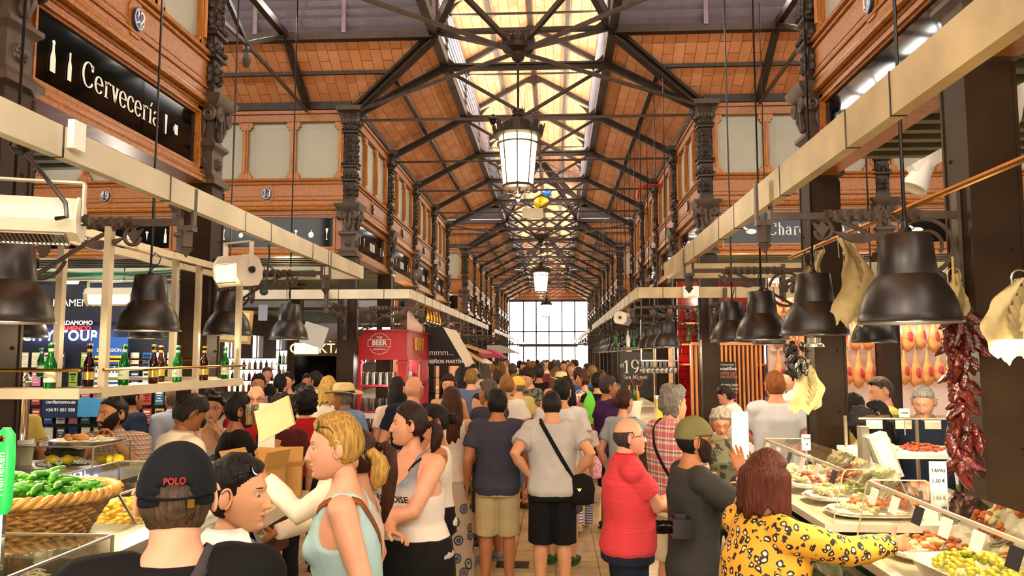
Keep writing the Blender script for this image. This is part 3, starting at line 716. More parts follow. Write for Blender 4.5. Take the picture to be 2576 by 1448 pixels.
# ================= hanging lamps =================
def pendant():
    t = thing('pendant_lamp', 'dark bell-shaped pendant lamp', 'lamp')
    q = MB(); q.lathe([(.2, 0), (.205, .0), (.205, .006), (.198, .01), (.194, .04), (.185, .08), (.171, .12), (.153, .152), (.135, .178), (.117, .2), (.112, .204), (.106, .2), (.13, .174), (.148, .149), (.166, .117), (.18, .078), (.189, .03), (.2, 0)], n=40, cap=False); q.build('shade', lampm, t, angle=60)
    q = MB(); q.lathe([(.105, .205), (.116, .2), (.114, .235), (.099, .37), (.094, .374), (.0, .376)], n=36, cap=False); q.build('lamp_housing', lampm, t, angle=50)
    q = MB(); q.lathe([(.02, .37), (.024, .385), (.012, .4), (.009, .43)], n=10); q.tube([(.01, 0, .42), (.05, 0, .46), (.06, 0, .5), (.02, 0, .53), (.0, 0, .49)], .004, 5); q.build('cord_grip', blackp, t)
    q = MB(); q.tube([(0, 0, .42), (0, 0, 4.3)], .0075, 6); q.build('hanging_rod', rod_m, t)
    q = MB(); q.lathe([(.0, -.0+.02), (.05, .02), (.062, .05), (.05, .1), (.03, .16), (.0, .16)], n=16, cap=False); q.build('bulb', bulb_e, t)
    return t
lamp0 = pendant(); KIDS[lamp0.name] = list(lamp0.children); first = True
LP = [(-2.6, 3.51, 2.21, 'dark pendant lamp at the left edge of the picture'), (-2.71, 4.99, 2.22, 'dark pendant lamp above the green and brown bottles'), (-2.78, 6.4, 2.23, 'dark pendant lamp right below the cream box heater'), (-2.8, 7.97, 2.23, 'dark pendant lamp left of the red kiosk, last of the left row'),
      (1.48, 3.3, 2.19, 'largest dark pendant lamp at right, in front of the dried peppers'), (1.58, 4.77, 2.18, 'dark pendant lamp at right with a silver bulb showing below'), (1.6, 6.04, 2.18, 'third dark pendant lamp from the right'), (1.63, 7.16, 2.18, 'dark pendant lamp left of the right-hand near row')]
p = at(375, 852, Y=7.7); LP.append((p.x, p.y, p.z, 'dark pendant lamp half hidden behind the lamp over the bottles'))
p = at(62, 850, Y=7.0); LP.append((p.x, p.y, p.z, 'dark pendant lamp half hidden behind the leftmost lamp'))
p = at(2198, 862, Y=7.4); LP.append((p.x, p.y, p.z, 'dark pendant lamp behind the largest lamp at right'))
p = at(1935, 866, Y=9.5); LP.append((p.x, p.y, p.z, 'dark pendant lamp peeping out behind the right row'))
for k in range(9): LP.append((1.62-.012*k, 11.2+.93*k, 2.19, ['black pendant lamp beside the wine bar, nearest of the long row', 'black pendant lamp, second in the long row by the wine bar', 'black pendant lamp, third in the long row by the wine bar'][k] if k < 3 else 'black pendant lamp in the long receding row above the wine bar'))
for k in range(8): LP.append((1.55, 20.6+.95*k, 2.19, 'tiny black pendant lamp in the farthest row on the right'))
for i, (x, y, z, lb) in enumerate(LP):
    g = 'dark pendant lamps over the near stalls' if i < 12 else 'black pendant lamps receding on the right'
    if first: lamp0.location = (x, y, z); lamp0['label'] = lb; lamp0['group'] = g; first = False
    else: dup(lamp0, (x, y, z), i*.7, lb, g)
# ================= street lanterns =================
glow = mat('lantern_glow', 'fff0c8', .4, emit='ffeab0', estr=9)
def lantern():
    t = thing('street_lantern', 'ornate hanging iron street lantern with lit panes', 'lantern')
    n = 8
    q = MB(); q.lathe([(.17, .13), (.182, .14), (.19, .2), (.238, .72), (.24, .74), (.1, .75)], n=n); q.build('glass', glow, t, angle=20)
    q = MB()
    for k in range(n):
        a = 2*PI*k/n; c, s_ = math.cos(a), math.sin(a); q.beam((c*.18, s_*.18, .13), (c*.245, s_*.245, .76), .014, .014)
    q.lathe([(.17, .11), (.195, .12), (.195, .15), (.17, .16)], n=n); q.lathe([(.24, .64), (.262, .645), (.262, .66), (.24, .665)], n=32, cap=False)
    q.build('frame', iron, t)
    q = MB(); q.lathe([(.25, .74), (.3, .76), (.31, .8), (.28, .82), (.25, .83), (.235, .87), (.2, .93), (.12, .97), (.08, .98), (.06, 1.0), (.075, 1.02), (.06, 1.06), (.07, 1.09), (.02, 1.1)], n=32); q.build('roof', iron, t)
    q = MB()
    for k in range(16):
        a = 2*PI*k/16; c, s_ = math.cos(a), math.sin(a); h = .1 if k % 2 == 0 else .06
        q.prism([(-.05, 0), (.05, 0), (.035, h*.5), (.045, h*.8), (0, h*1.2), (-.045, h*.8), (-.035, h*.5)], (c*.3, s_*.3, .8), (-s_, c, 0), (c*.25, s_*.25, 1), .012)
        if k % 2 == 0: q.prism([(-.02, 0), (.02, 0), (0, .06)], (c*.065, s_*.065, 1.05), (-s_, c, 0), (c*.3, s_*.3, 1), .01)
    q.build('crown', iron, t, smooth=False)
    q = MB()
    for k in range(4):
        a = 2*PI*k/4; u = Vector((math.cos(a), math.sin(a), 0))
        q.tube([u*.19+V(0, 0, .12), u*.16+V(0, 0, .06), u*.06+V(0, 0, .04), u*.03+V(0, 0, -.0)], .01, 5); q.tube(spiral(u*.13+V(0, 0, .07), .05, .01, 0, 8, 14, u, (0, 0, 1)), .008, 5)
    q.lathe([(.01, -.06), (.03, -.03), (.018, 0), (.045, .03), (.02, .06), (.03, .12)], n=12); q.build('finial', iron2, t)
    q = MB(); q.tube([(0, 0, 1.08), (0, 0, 1.78)], .014, 6); q.build('hanging_rod', rod_m, t)
    return t
la = lantern(); KIDS[la.name] = list(la.children); la.location = (XC, 9.26, 4.0)
la['label'] = 'large lit iron lantern hanging at the top centre, nearest'; la['group'] = 'street lanterns down the hall'
dup(la, (XC, 24.7, 4.0), label='second lit iron lantern, smaller, further down the hall'); dup(la, (XC, 40.15, 4.0), label='farthest iron lantern against the bright end opening')
for y in (9.26, 24.7, 40.15): point('lantern_and_fill_light', (XC, y, 3.85), 60, r=.15)
t = thing('security_camera', 'black dome camera under the tie rod left of the large lantern', 'camera', tuple(at(1240, 296, Y=11.6)))
q = MB(); q.lathe([(.0, .03), (.03, .03), (.07, .0), (.07, -.03), (.0, -.03)], n=16, cap=False); q.build('housing', blackp, t)
q = MB(); q.sph((0, 0, -.03), (.055, .055, .09), 14, 8); q.build('dome', black, t)
p = at(1340, 536, Y=13.0); q = MB(); q.box((0, 0, 0), (.36, .04, .17))
t = thing('hanging_panel', 'blank cream panel hanging on two thin rods below the large lantern', 'panel', p); q.build('panel', tray_m, t, smooth=False)
q = MB(); q.tube([(-.13, 0, .08), (-.13, 0, 2.1)], .004, 5); q.build('rod', rod_m, t); q = MB(); q.tube([(.13, 0, .08), (.13, 0, 2.1)], .004, 5); q.build('rod', rod_m, t)
p = at(1362, 510, Y=20); q = MB(); q.sph((0, 0, 0), (.2, .08, .17), 16, 10); q.sph((-.06, -.07, .04), .035, 8, 6)
tag(q.build('foil_balloon', mat('yellow_foil', 'e8c018', .25, .3), loc=p), 'yellow foil balloon caught under the roof', 'balloon')
p = at(1376, 484, Y=20); q = MB(); q.sph((0, 0, 0), (.12, .06, .12), 12, 8); q.sph((.1, 0, .05), (.05, .03, .03), 8, 6); q.sph((.09, 0, -.06), (.05, .03, .03), 8, 6)
tag(q.build('foil_balloon', mat('blue_foil', '3f8fd8', .25, .3), loc=p), 'blue foil balloon beside the yellow one under the roof', 'balloon')
# ================= heaters =================
heat = mat('heater_cream', 'd8d2bd', .4); glowel = mat('heater_element', 'fff0c0', .4, emit='ffdf9a', estr=6)
def heater(p, rz, tilt, L, lit, label, r=.11, drop=.3):
    t = thing('patio_heater', label, 'heater', p, rz)
    R = Matrix.Rotation(tilt, 4, 'X')
    def TX(q): q.v = [tuple(R @ Vector(v)) for v in q.v]; return q
    q = MB(); pr = [(-.6, -1), (.55, -1), (.95, -.55), (1, .1), (.8, .7), (.2, 1), (-.5, .95), (-.95, .5), (-1, -.4)]
    q.prism([(a*r, b*r) for a, b in pr], (0, 0, 0), (0, 1, 0), (0, 0, 1), L)
    for s in (-1, 1): q.prism([(a*r*1.06, b*r*1.06) for a, b in pr], (s*L/2, 0, 0), (0, 1, 0), (0, 0, 1), .012)
    TX(q).build('body', heat, t, smooth=False)
    q = MB(); q.bx(-L*.42, L*.42, -r*1.03, -r*.97, -r*.75, r*.45); TX(q).build('reflector', glowel if lit else chrome, t, smooth=False)
    q = MB()
    for k in range(26): x = -L*.41+L*.82*k/25; q.bx(x-.0015, x+.0015, -r*1.07, -r*1.04, -r*.75, r*.45)
    q.bx(-L*.42, L*.42, -r*1.08, -r*1.04, r*.42, r*.47); q.bx(-L*.42, L*.42, -r*1.08, -r*1.04, -r*.78, -r*.7); TX(q).build('grille', steel, t, smooth=False)
    q = MB()
    for s in (-1, 1): q.bx(s*(L/2+.012)-.004, s*(L/2+.012)+.004, -.02, .02, -.02, drop)
    q.bx(-L/2-.016, L/2+.016, -.02, .02, drop-.008, drop); q.build('mounting_bracket', heat, t, smooth=False)
    q = MB()
    for s in (-1, 1): q.tube([(s*(L/2+.01), 0, 0), (s*(L/2+.035), 0, 0)], .026, 8)
    q.build('knob', blackp, t)
    return t
heater(at(598, 680, Y=5.7), -.45, .15, .26, True, 'cream box heater with wire grille above the middle lamp on the left', .115, .22)
heater(at(30, 545, Y=3.0), .35, 1.25, .5, False, 'big cream heater at the left edge under the tray', .085, .16)
heater(at(285, 745, Y=7.4), .0, .3, .5, True, 'long glowing heater seen behind the near lamp on the left', .085, .15)
heater(at(1567, 800, Y=13), 1.3, .2, .5, False, 'slanted white heater hanging beside the far lamps at right', .1, .1)
# cables of the cream heater
q = MB(); q.tube([(at(675, 580, Y=5.8)), (at(678, 640, Y=5.8)), (at(668, 722, Y=5.8))], .008, 6); q.sph(at(664, 733, Y=5.8), (.035, .035, .03), 10, 6); q.tube([at(664, 733, Y=5.8), at(690, 710, Y=5.8), at(692, 680, Y=5.8), at(665, 660, Y=5.8)], .007, 6)
tag(q.build('power_cable', mat('cable_dark', '2b3a33', .5)), 'looped cable and plug hanging beside the cream box heater', 'cable')
q = MB(); q.sph(at(52, 372, Y=2.95), (.035, .05, .03), 12, 8); q.tube([at(60, 380, Y=2.95), at(110, 440, Y=2.95), at(165, 510, Y=2.95), at(168, 545, Y=2.95), at(140, 550, Y=2.95)], .009, 6)
tag(q.build('power_cable', blackp), 'thick black plug and cable above the left-edge heater', 'cable')
# ================= bottle gantry, left =================
G = thing('bottle_gantry', 'painted metal gantry with bottle shelves over the left bar', 'gantry')
gm = mat('gantry_paint', 'c9bfa2', .35, .4, .1, 4)
for i, (x, y, z0, z1) in enumerate(((-2.5, 4.15, 1.82, 2.78), (-2.5, 5.95, 1.82, 2.2+.55), (at(497, 800, Y=5.95).x, 5.95, 1.7, 2.78), (at(152, 750, Y=4.3).x, 4.3, 1.84, 2.85), (at(437, 800, Y=5.6).x, 5.6, 1.9, 2.78))):
    q = MB(); q.bx(x-.02, x+.02, y-.02, y+.02, z0, z1); q.build('upright', gm, G, smooth=False)
q = MB(); q.bx(-2.76, -2.47, 4.1, 6.0, 1.855, 1.88); q.bx(-2.475, -2.465, 4.1, 6.0, 1.83, 1.885); q.build('shelf', gm, G, smooth=False)
q = MB(); q.bx(-3.7, -2.47, 3.9, 4.18, 1.855, 1.88); q.bx(-3.7, -2.47, 3.89, 3.9, 1.83, 1.885); q.build('shelf', gm, G, smooth=False)
q = MB(); q.bx(-3.9, -2.9, 6.3, 6.5, 1.855, 1.88); q.build('shelf', gm, G, smooth=False)
for a, b_ in (((-2.47, 4.1, 1.98), (-2.47, 6.05, 1.98)), ((-3.7, 3.89, 1.98), (-2.47, 3.89, 1.98)), ((-3.9, 6.3, 1.98), (-2.9, 6.3, 1.98)), ((-3.9, 6.3, 2.03), (-2.9, 6.3, 2.03))):
    q = MB(); q.tube([a, b_], .009, 8); q.build('rail', brass, G)
for x in (-2.78, -3.05): q = MB(); q.bx(x-.02, x+.02, 2.9, 6.9, 2.76, 2.81); q.build('top_rail', gm, G, smooth=False)
gb = mat('green_bottle_glass', '0f8a2a', .05, trans=.75, ior=1.35); bb_ = mat('brown_bottle_glass', '3a1206', .05, trans=.6, ior=1.35)
lab_w = mat('bottle_label', 'cfd8b8', .5); foil = mat('bottle_foil', 'b9a24a', .3, .7); redm = mat('red_star', 'c8281c', .5); dkgreen = mat('label_green', '155c28', .5)
def bottle(kind):
    g = kind == 'green'; t = thing('beer_bottle', 'x', 'bottle')
    q = MB(); q.lathe([(.026, 0), (.0305, .004), (.0305, .125), (.027, .142), (.016, .17), (.0135, .185), (.0125, .225), (.0145, .228), (.0145, .24), (.012, .242)], n=20); q.build('body', gb if g else bb_, t, angle=60)
    q = MB(); q.lathe([(.0155, .237), (.0155, .243), (.0135, .247), (.0, .248)], n=16, cap=False); q.build('cap', foil if not g else steel, t)
    q = MB()
    if g: q.lathe([(.0311, .035), (.0311, .095)], n=20, cap=False)
    else: q.lathe([(.0311, .04), (.0311, .085)], n=20, cap=False)
    lb = q.build('label', lab_w if g else foil, t)
    if g:
        q = MB(); w = text_mb('Heineken', .0145, depth=.0008)
        for v in w.v: a = v[0]/.0318; q.v.append((math.sin(a)*.0318, -math.cos(a)*.0318, .062+v[1]))
        q.f = w.f; q.m = [0]*len(w.f); q.build('label_text', dkgreen, lb, smooth=False)
        q = MB(); q.prism([(.006*math.cos(PI/2+k*PI*.4*2), .006*math.sin(PI/2+k*PI*.4*2)) for k in range(5)], (0, -.032, .083), (1, 0, 0), (0, 0, 1), .001); q.build('star', redm, lb, smooth=False)
    q = MB(); q.lathe([(.0138, .2), (.0138, .215)], n=16, cap=False); q.build('neck_label', lab_w if g else foil, t)
    return t
def kidsreg(o):
    KIDS[o.name] = list(o.children)
    for c in o.children: kidsreg(c)
B0 = {'green': bottle('green'), 'brown': bottle('brown')}
for o in B0.values(): kidsreg(o)
usedb = set()
for px, Y, kd, lb in ((125, 3.97, 'green', 'green beer bottle in front, nearest on the left shelf'), (222, 4.3, 'brown', 'brown beer bottle beside the foremost green bottle'), (310, 4.52, 'green', 'green beer bottle with pale label, just right of the near upright'),
        (385, 4.8, 'brown', 'brown beer bottle in front of another brown one, middle of shelf'), (402, 5.15, 'brown', 'brown beer bottle half hidden behind another brown bottle'), (445, 5.07, 'green', 'green beer bottle in the middle of the shelf, second from the right among green'), (512, 5.45, 'brown', 'rightmost brown beer bottle on the shelf'),
        (565, 5.78, 'green', 'rightmost green beer bottle on the shelf'), (100, 6.4, 'green', 'green beer bottle on the back shelf at far left')):
    p = at(px, 960, Y=Y); x = p.x
    if Y > 4.25 and Y < 6: x = min(max(x, -2.73), -2.51)
    o = B0[kd]
    if kd in usedb: o = dup(o, (x, Y, 1.88))
    usedb.add(kd); o.location = (x, Y, 1.88); o['label'] = lb; o['group'] = 'beer bottles on the gantry shelves'
    o.rotation_euler = (0, 0, -.45)
# ================= left bar =================
t = thing('bar_counter', 'long marble-topped bar counter with red oak band, lower left', 'counter')
q = MB(); q.bx(-2.27, -1.76, 1.2, 5.5, 1.02, 1.1); q.build('worktop', marble, t, smooth=False)
q = MB(); q.bx(-2.25, -1.8, 1.25, 5.45, .98, 1.02); q.bx(-2.22, -1.86, 1.3, 5.4, .74, .98); q.bx(-2.2, -1.84, 1.3, 5.42, .80, .83); q.build('wood_band', wooddk, t, smooth=False)
q = MB(); q.bx(-2.2, -1.9, 1.3, 5.35, 0, .74); q.build('front_panel', marble, t, smooth=False)
q = MB(); q.bx(-2.2, -1.8, 1.3, 5.4, 0, .1); q.build('plinth', wooddk, t, smooth=False)
t = thing('back_counter', 'stone back counter of the left bar with dark shelf below', 'counter')
q = MB(); q.bx(-5.6, -2.72, 4.35, 5.05, 1.28, 1.36); q.build('worktop', marble, t, smooth=False)
q = MB(); q.bx(-5.6, -2.75, 4.97, 5.03, 0, 1.28); q.bx(-5.6, -2.75, 4.55, 4.97, .72, .78); q.bx(-5.6, -2.78, 4.6, 4.64, 0, .72); q.build('cabinet', mat('dark_cabinet', '2a1f12', .5), t, smooth=False)
# glass cases on the near bar with food
def glass_case(name, label, cat, x0, x1, y0, y1, z0, z1, slope=.0, gm_=pane):
    t = thing(name, label, cat, ((x0+x1)/2, (y0+y1)/2, z0)); cx, cy = (x0+x1)/2, (y0+y1)/2; h = z1-z0
    q = MB(); q.box((0, 0, .015), (x1-x0, y1-y0, .03)); q.build('base', steel, t, smooth=False)
    X0, X1, Y0, Y1 = x0-cx, x1-cx, y0-cy, y1-cy
    q = MB(); q.beam((X1-slope, Y0, h), (X1-slope, Y1, h), .008, .008); q.beam((X0, Y0, h), (X0, Y1, h), .008, .008); q.beam((X0, Y0, h), (X1-slope, Y0, h), .008, .008); q.beam((X0, Y1, h), (X1-slope, Y1, h), .008, .008)
    q.beam((X1-slope, Y0, h), (X1, Y0, .03), .008, .008); q.beam((X1-slope, Y1, h), (X1, Y1, .03), .008, .008); q.beam((X0, Y0, .03), (X0, Y0, h), .008, .008); q.beam((X0, Y1, .03), (X0, Y1, h), .008, .008); q.build('edging', steel, t, smooth=False)
    q = MB(); q.add([(X0, Y0, h), (X1-slope, Y0, h), (X1-slope, Y1, h), (X0, Y1, h)], [(0, 1, 2, 3)]); q.add([(X1-slope, Y0, h), (X1, Y0, .03), (X1, Y1, .03), (X1-slope, Y1, h)], [(0, 1, 2, 3)])
    q.add([(X0, Y0, .03), (X1, Y0, .03), (X1-slope, Y0, h), (X0, Y0, h)], [(0, 1, 2, 3)]); q.add([(X0, Y1, .03), (X1, Y1, .03), (X1-slope, Y1, h), (X0, Y1, h)], [(0, 1, 2, 3)]); q.build('glass', gm_, t, smooth=False)
    return t
glass_case('display_case', 'glass case with sandwiches under the pepper basket', 'display case', -2.3, -1.42, 1.95, 2.45, 1.28, 1.48, .0)
q = MB(); q.bx(-2.3, -1.42, 1.92, 2.48, 1.1, 1.25); q.bx(-2.32, -1.4, 1.9, 2.5, 1.25, 1.278); tag(q.build('drawer_unit', steel, smooth=False), 'steel drawer unit under the sandwich case, bottom left corner', 'drawer unit')
q = MB(); q.bx(-2.3, -1.5, 2.52, 3.0, 1.1, 1.372); q.bx(-2.32, -1.48, 2.5, 3.02, 1.372, 1.392); tag(q.build('case_stand', steel, smooth=False), 'steel stand carrying the wicker basket', 'stand')
glass_case('display_case', 'glass case with pale fried food between the basket and the black cap', 'display case', -2.3, -1.5, 3.05, 4.0, 1.1, 1.5, .25)
glass_case('display_case', 'low glass case with lemons and fish on the back counter', 'display case', -3.25, -2.72, 4.45, 4.85, 1.36, 1.52, .0)
crust = mat('bread_crust', 'c48a3a', .6, 0, .25, 20, .3); crumb = mat('bread_crumb', 'ecd9a0', .8, 0, .1, 30, .3); shred = mat('shredded_filling', 'e6dfc4', .6, 0, .1, 20)
def sandwich(x, y, z, lb, rz):
    t = thing('sandwich', lb, 'sandwich', (x, y, z), rz, 'sandwiches in the near left case')
    q = MB(); q.ell([(0, 0, 0, .075, .045, .7), (0, 0, .02, .085, .05, .7), (0, 0, .045, .08, .045, .7)], 20); q.build('bread', crust, t)
    q = MB(); r = random.Random(int(x*1000+y*77))
    for k in range(60):
        a, rr = r.uniform(0, 6.3), r.uniform(0, 1); c = Vector((math.cos(a)*rr*.07, math.sin(a)*rr*.042, .045+.045*(1-rr*rr)+r.uniform(0, .01)))
        d_ = Vector((r.uniform(-1, 1), r.uniform(-1, 1), r.uniform(-.4, .4)))*.022; q.tube([c-d_, c+Vector((0, 0, .006)), c+d_], .0025, 4)
    q.sph((0, 0, .05), (.062, .038, .03), 12, 6); q.build('filling', shred, t)
for k in range(8):
    i, j = k % 4, k//4
    sandwich(-2.16+.2*i, 2.08+.2*j, 1.315, ['bread roll with shredded filling at the left of the near case', 'bread roll with shredded filling, front middle of the near case', 'bread roll with shredded filling, front row beside the black shoulder', 'bread roll in the front row hidden by the black shoulder'][i] if j == 0 else 'bread roll with shredded filling in the back row of the near case', .3*k)
def heap(name, label, cat, c, r, n, size, m, seed=1, kind='blob', group=None, parent=None):
    q = MB(); rr = random.Random(seed)
    for k in range(n):
        a, d_ = rr.uniform(0, 6.3), math.sqrt(rr.uniform(0, 1)); x, y = math.cos(a)*d_*r[0], math.sin(a)*d_*r[1]; z = r[2]*(1-d_*d_)*rr.uniform(.3, 1)+size*.4
        R = Matrix.Rotation(rr.uniform(0, 6.3), 3, 'Z') @ Matrix.Rotation(rr.uniform(-.7, .7), 3, 'X')
        if kind == 'stick': dd = R @ Vector((size*2.4, 0, 0)); q.tube([Vector((x, y, z))-dd, Vector((x, y, z))+dd], size*.35, 5)
        else: q.sph((x, y, z), (size*rr.uniform(.8, 1.5), size, size*rr.uniform(.6, 1)), 8, 5, R)
    o = q.build(name, m, parent, loc=c)
    if parent is None: tag(o, label, cat, group, 'stuff')
    else: o['kind'] = 'stuff'
    return o
golden = mat('golden_fry', 'e0b24a', .6, 0, .25, 25, .3); cream = mat('cream_food', 'f0e0b0', .6, 0, .1, 30, .3)
q = MB(); q.bx(-.36, .3, -.42, .42, -.18, 0); q.bx(-.37, .31, -.43, .43, 0, .012); tag(q.build('serving_tray', white, smooth=False, loc=(-1.9, 3.52, 1.315)), 'white tray of fried food in the case behind the basket', 'tray')
heap('fried_food', 'heap of pale golden fried pieces on the tray behind the basket', 'food', (-1.93, 3.5, 1.33), (.27, .36, .06), 220, .018, golden, 3)
lemon_m = mat('lemon_peel', 'f0cf2a', .35, 0, .06, 30, .15, 60)
def lemon(p, rz, lb):
    q = MB(); q.lathe([(0, -.042), (.008, -.04), (.018, -.03), (.028, -.01), (.029, .008), (.02, .028), (.009, .038), (.006, .043), (0, .045)], n=14, cap=False)
    q.v = [(v[2]*1.15, v[1]*1.15, v[0]*1.15) for v in q.v]; o = q.build('lemon', lemon_m, loc=p); o.rotation_euler = (0, 0, rz); tag(o, lb, 'lemon', 'lemons in the back case')
for k, (px, lb) in enumerate(((134, 'leftmost yellow lemon in the back case'), (152, 'second yellow lemon from the left in the back case'), (172, 'yellow lemon beside the ice in the back case'), (188, 'yellow lemon next to the grey fish, left group'), (268, 'yellow lemon left of the chef in the back case'), (284, 'yellow lemon at the right end of the case'), (298, 'rightmost yellow lemon, beside the white shirt'))):
    p = at(px, 1150, Y=4.62+.07*(k % 2)); lemon((p.x, p.y, 1.425), .8*k, lb)
heap('crushed_ice', 'heap of crushed ice between the lemons', 'ice', (-3.03, 4.66, 1.39), (.17, .1, .05), 90, .012, mat('ice', 'dfe6dc', .15, 0, .05), 5)
q = MB(); q.tube([(-.13, 0, 0), (-.08, 0, .006), (0, 0, .01), (.08, 0, .006), (.12, 0, 0)], [(.004, .012), (.014, .028), (.018, .035), (.01, .02), (.003, .03)], 10); tag(q.build('fish', mat('fish_skin', '2e2a22', .25, .3, .3, 20), loc=(-3.0, 4.62, 1.46)), 'dark grey fish lying on ice in the back case', 'fish')
plate_m = mat('glazed_white', 'f2efe2', .15)
def plate(p, r, lb, group=None, name='plate', m=None):
    q = MB(); q.lathe([(0, .004), (r*.6, .004), (r*.65, .008), (r*.95, .02), (r, .021), (r, .016), (r*.65, 0), (0, 0)], n=32, cap=False); o = q.build(name, m or plate_m, loc=p); tag(o, lb, 'plate', group); return o
p = at(180, 1108, Y=4.65); plate((p.x, 4.66, 1.522), .13, 'white plate with a sandwich on the back case, left one'); heap('toast', 'bitten toast on the left white plate', 'food', (p.x+.02, 4.66, 1.54), (.07, .05, .015), 12, .022, crust, 2)
p = at(240, 1108, Y=4.65); plate((p.x, 4.68, 1.522), .12, 'white plate with a butter pat on the back case, right one'); heap('butter_pat', 'pale butter pat on the right white plate', 'food', (p.x, 4.68, 1.54), (.03, .03, .01), 3, .018, cream, 2)
# tap tower
t = thing('beer_tap', 'tall chrome beer tap column at the left edge', 'beer tap', (at(52, 1060, Y=4.6).x, 4.6, 1.36))
q = MB(); q.lathe([(.075, 0), (.075, .015), (.05, .03), (.042, .05), (.042, .5), (.05, .52), (.05, .56), (.02, .6)], n=24); q.build('column', chrome, t)
q = MB(); q.tube([(-.02, 0, .47), (-.15, 0, .47)], .028, 12); q.tube([(-.13, 0, .47), (-.14, -.01, .34)], .011, 8); q.build('spout', chrome, t)
q = MB(); q.tube([(-.12, 0, .49), (-.12, -.02, .57)], [.01, .018], 8); q.sph((-.12, -.02, .58), .02, 10, 6); q.build('tap_handle', blackp, t)
p = at(11, 1190, Y=2.25); t = thing('tap_handle', 'tall green illuminated beer tap handle at the far left edge', 'tap handle', (p.x, 2.25, p.z-.1))
q = MB(); q.ell([(0, 0, 0-.02, .014, .012), (0, 0, 0, .028, .016), (0, 0, .15, .031, .017), (0, 0, .215, .026, .015), (0, 0, .235, .012, .008)], 16); q.build('handle', mat('tap_green', '1f9a3c', .3, emit='2fd060', estr=.5), t)
w = text_mb('Heineken', .034); q = MB(); q.join(w, Matrix.Translation((0, -.0175, .1)) @ Matrix.Rotation(PI/2, 4, 'X') @ Matrix.Rotation(PI/2, 4, 'Z')); q.build('lettering', letter, t, smooth=False)
q = MB(); q.prism([(.011*math.cos(PI/2+k*PI*.8), .011*math.sin(PI/2+k*PI*.8)) for k in range(5)], (0, -.0185, .205), (1, 0, 0), (0, 0, 1), .002); q.build('star', redm, t, smooth=False)
q = MB(); q.tube([(0, 0, -.18), (0, 0, 0)], .012, 8); q.build('stem', chrome, t)
# faucet, stacked plates, glasses under the back counter
p = at(225, 1215, Y=4.6); t = thing('faucet', 'small chrome faucet in the dark niche under the back counter', 'faucet', (p.x, 4.35, 1.1))
q = MB(); q.tube([(0, 0, -.06), (0, 0, .05), (.02, 0, .09), (.07, 0, .1), (.11, 0, .085), (.12, 0, .04)], .009, 8); q.build('spout', chrome, t)
for s in (-.0, .15): q = MB(); q.lathe([(.02, -.06), (.02, .02), (.024, .04), (.01, .06)], (s+.02, .03, 0), 12); q.build('valve', chrome, t)
t = thing('sink_shelf', 'low steel sink shelf behind the pepper basket', 'sink', (0, 0, 0)); q = MB(); q.bx(-5.0, -2.62, 3.7, 4.5, 1.0, 1.04); q.build('top', steel, t, smooth=False); q = MB(); q.bx(-5.0, -2.66, 3.75, 4.45, 0, 1.0); q.build('cabinet', M['dark_cabinet'], t, smooth=False)
for k in range(6): q = MB(); q.lathe([(.0, 0), (.07, 0), (.1, .012), (.1, .016), (.0, .006)], n=24, cap=False); tag(q.build('plate', plate_m, loc=(-2.93, 4.3, 1.045+.014*k)), 'small white plate in the pile beside the faucet', 'plate', 'pile of plates beside the faucet')
def tumbler(r=.033, h=.13, up=True):
    q = MB(); q.lathe([(0, .006), (r*.75, .006), (r*.97, h), (r, h), (r*.8, 0), (0, 0)] if up else [(0, h-.006), (r*.7, h-.006), (r*.97, 0), (r, 0), (r*.76, h), (0, h)], n=14, cap=False); return q
gt = tumbler(.035, .15).mesh('glass', [ware])
for k in range(8):
    p = at(42+24*(k//2), 1190, Y=4.1+.12*(k % 2)); o = bpy.data.objects.new('drinking_glass', gt); col.objects.link(o); o.location = (p.x, p.y, 1.04)
    tag(o, 'tall clear glass in the dark row behind the basket', 'glass', 'tall glasses behind the basket')
q = MB(); q.lathe([(0, .0), (.05, 0), (.062, .12), (.055, .12), (.045, .01), (0, .01)], n=18, cap=False)
cp = q.mesh('cup_pile', [plate_m])
for k in range(4): o = bpy.data.objects.new('paper_cup', cp); col.objects.link(o); p = at(84, 1130, Y=4.7); o.location = (p.x, 4.6, 1.36+.022*k); tag(o, 'white cup in the stack beside the tap', 'cup', 'stacked white cups beside the tap')
# wicker basket with peppers and aubergine
wick = mat('wicker', 'b98a3e', .5, 0, .3, 25, .3); wick2 = mat('wicker_weave', '9a6e30', .55, 0, .35, 30, .4)
bk = thing('wicker_basket', 'oval wicker basket full of green peppers on the near case', 'basket', (-1.97, 2.78, 1.395), .35)
def basket_pt(a, z, w=0):
    k = .72+.28*min(1, z/.14); return Vector((math.cos(a)*(.30*k+w), math.sin(a)*(.235*k+w), z))
q = MB()
for row in range(9):
    z = .008+row*.0155; pts = []
    for i in range(97):
        a = 2*PI*i/96; pts.append(basket_pt(a, z+.003*math.sin(24*a+row*PI), .008*math.sin(24*a+row*PI)))
    q.tube(pts, .0095, 6, cap=False)
q.ell([(0, 0, 0, .2, .16), (0, 0, .004, .2, .16)], 32); q.build('weave', wick2, bk)
q = MB()
for s in range(3):
    pts = []
    for i in range(145): a = 2*PI*i/144; ph = 20*a+s*2*PI/3; pts.append(basket_pt(a, .155+.012*math.sin(ph), .02+.014*math.cos(ph)))
    q.tube(pts, .0125, 7, cap=False)
q.build('braided_rim', wick, bk)
pepg = mat('green_pepper', '3f8a1e', .22, 0, .25, 15, .1, 30); stemg = mat('pepper_stem', '6fae3a', .4); aub = mat('aubergine_skin', '120a06', .1, 0, .2, 4, coat=.4)
q = MB(); q.tube([(-.13, 0, .0), (-.12, 0, 0), (-.06, 0, .0), (.03, 0, .012), (.09, 0, .02), (.12, 0, .02)], [.02, .05, .058, .05, .035, .01], 18)
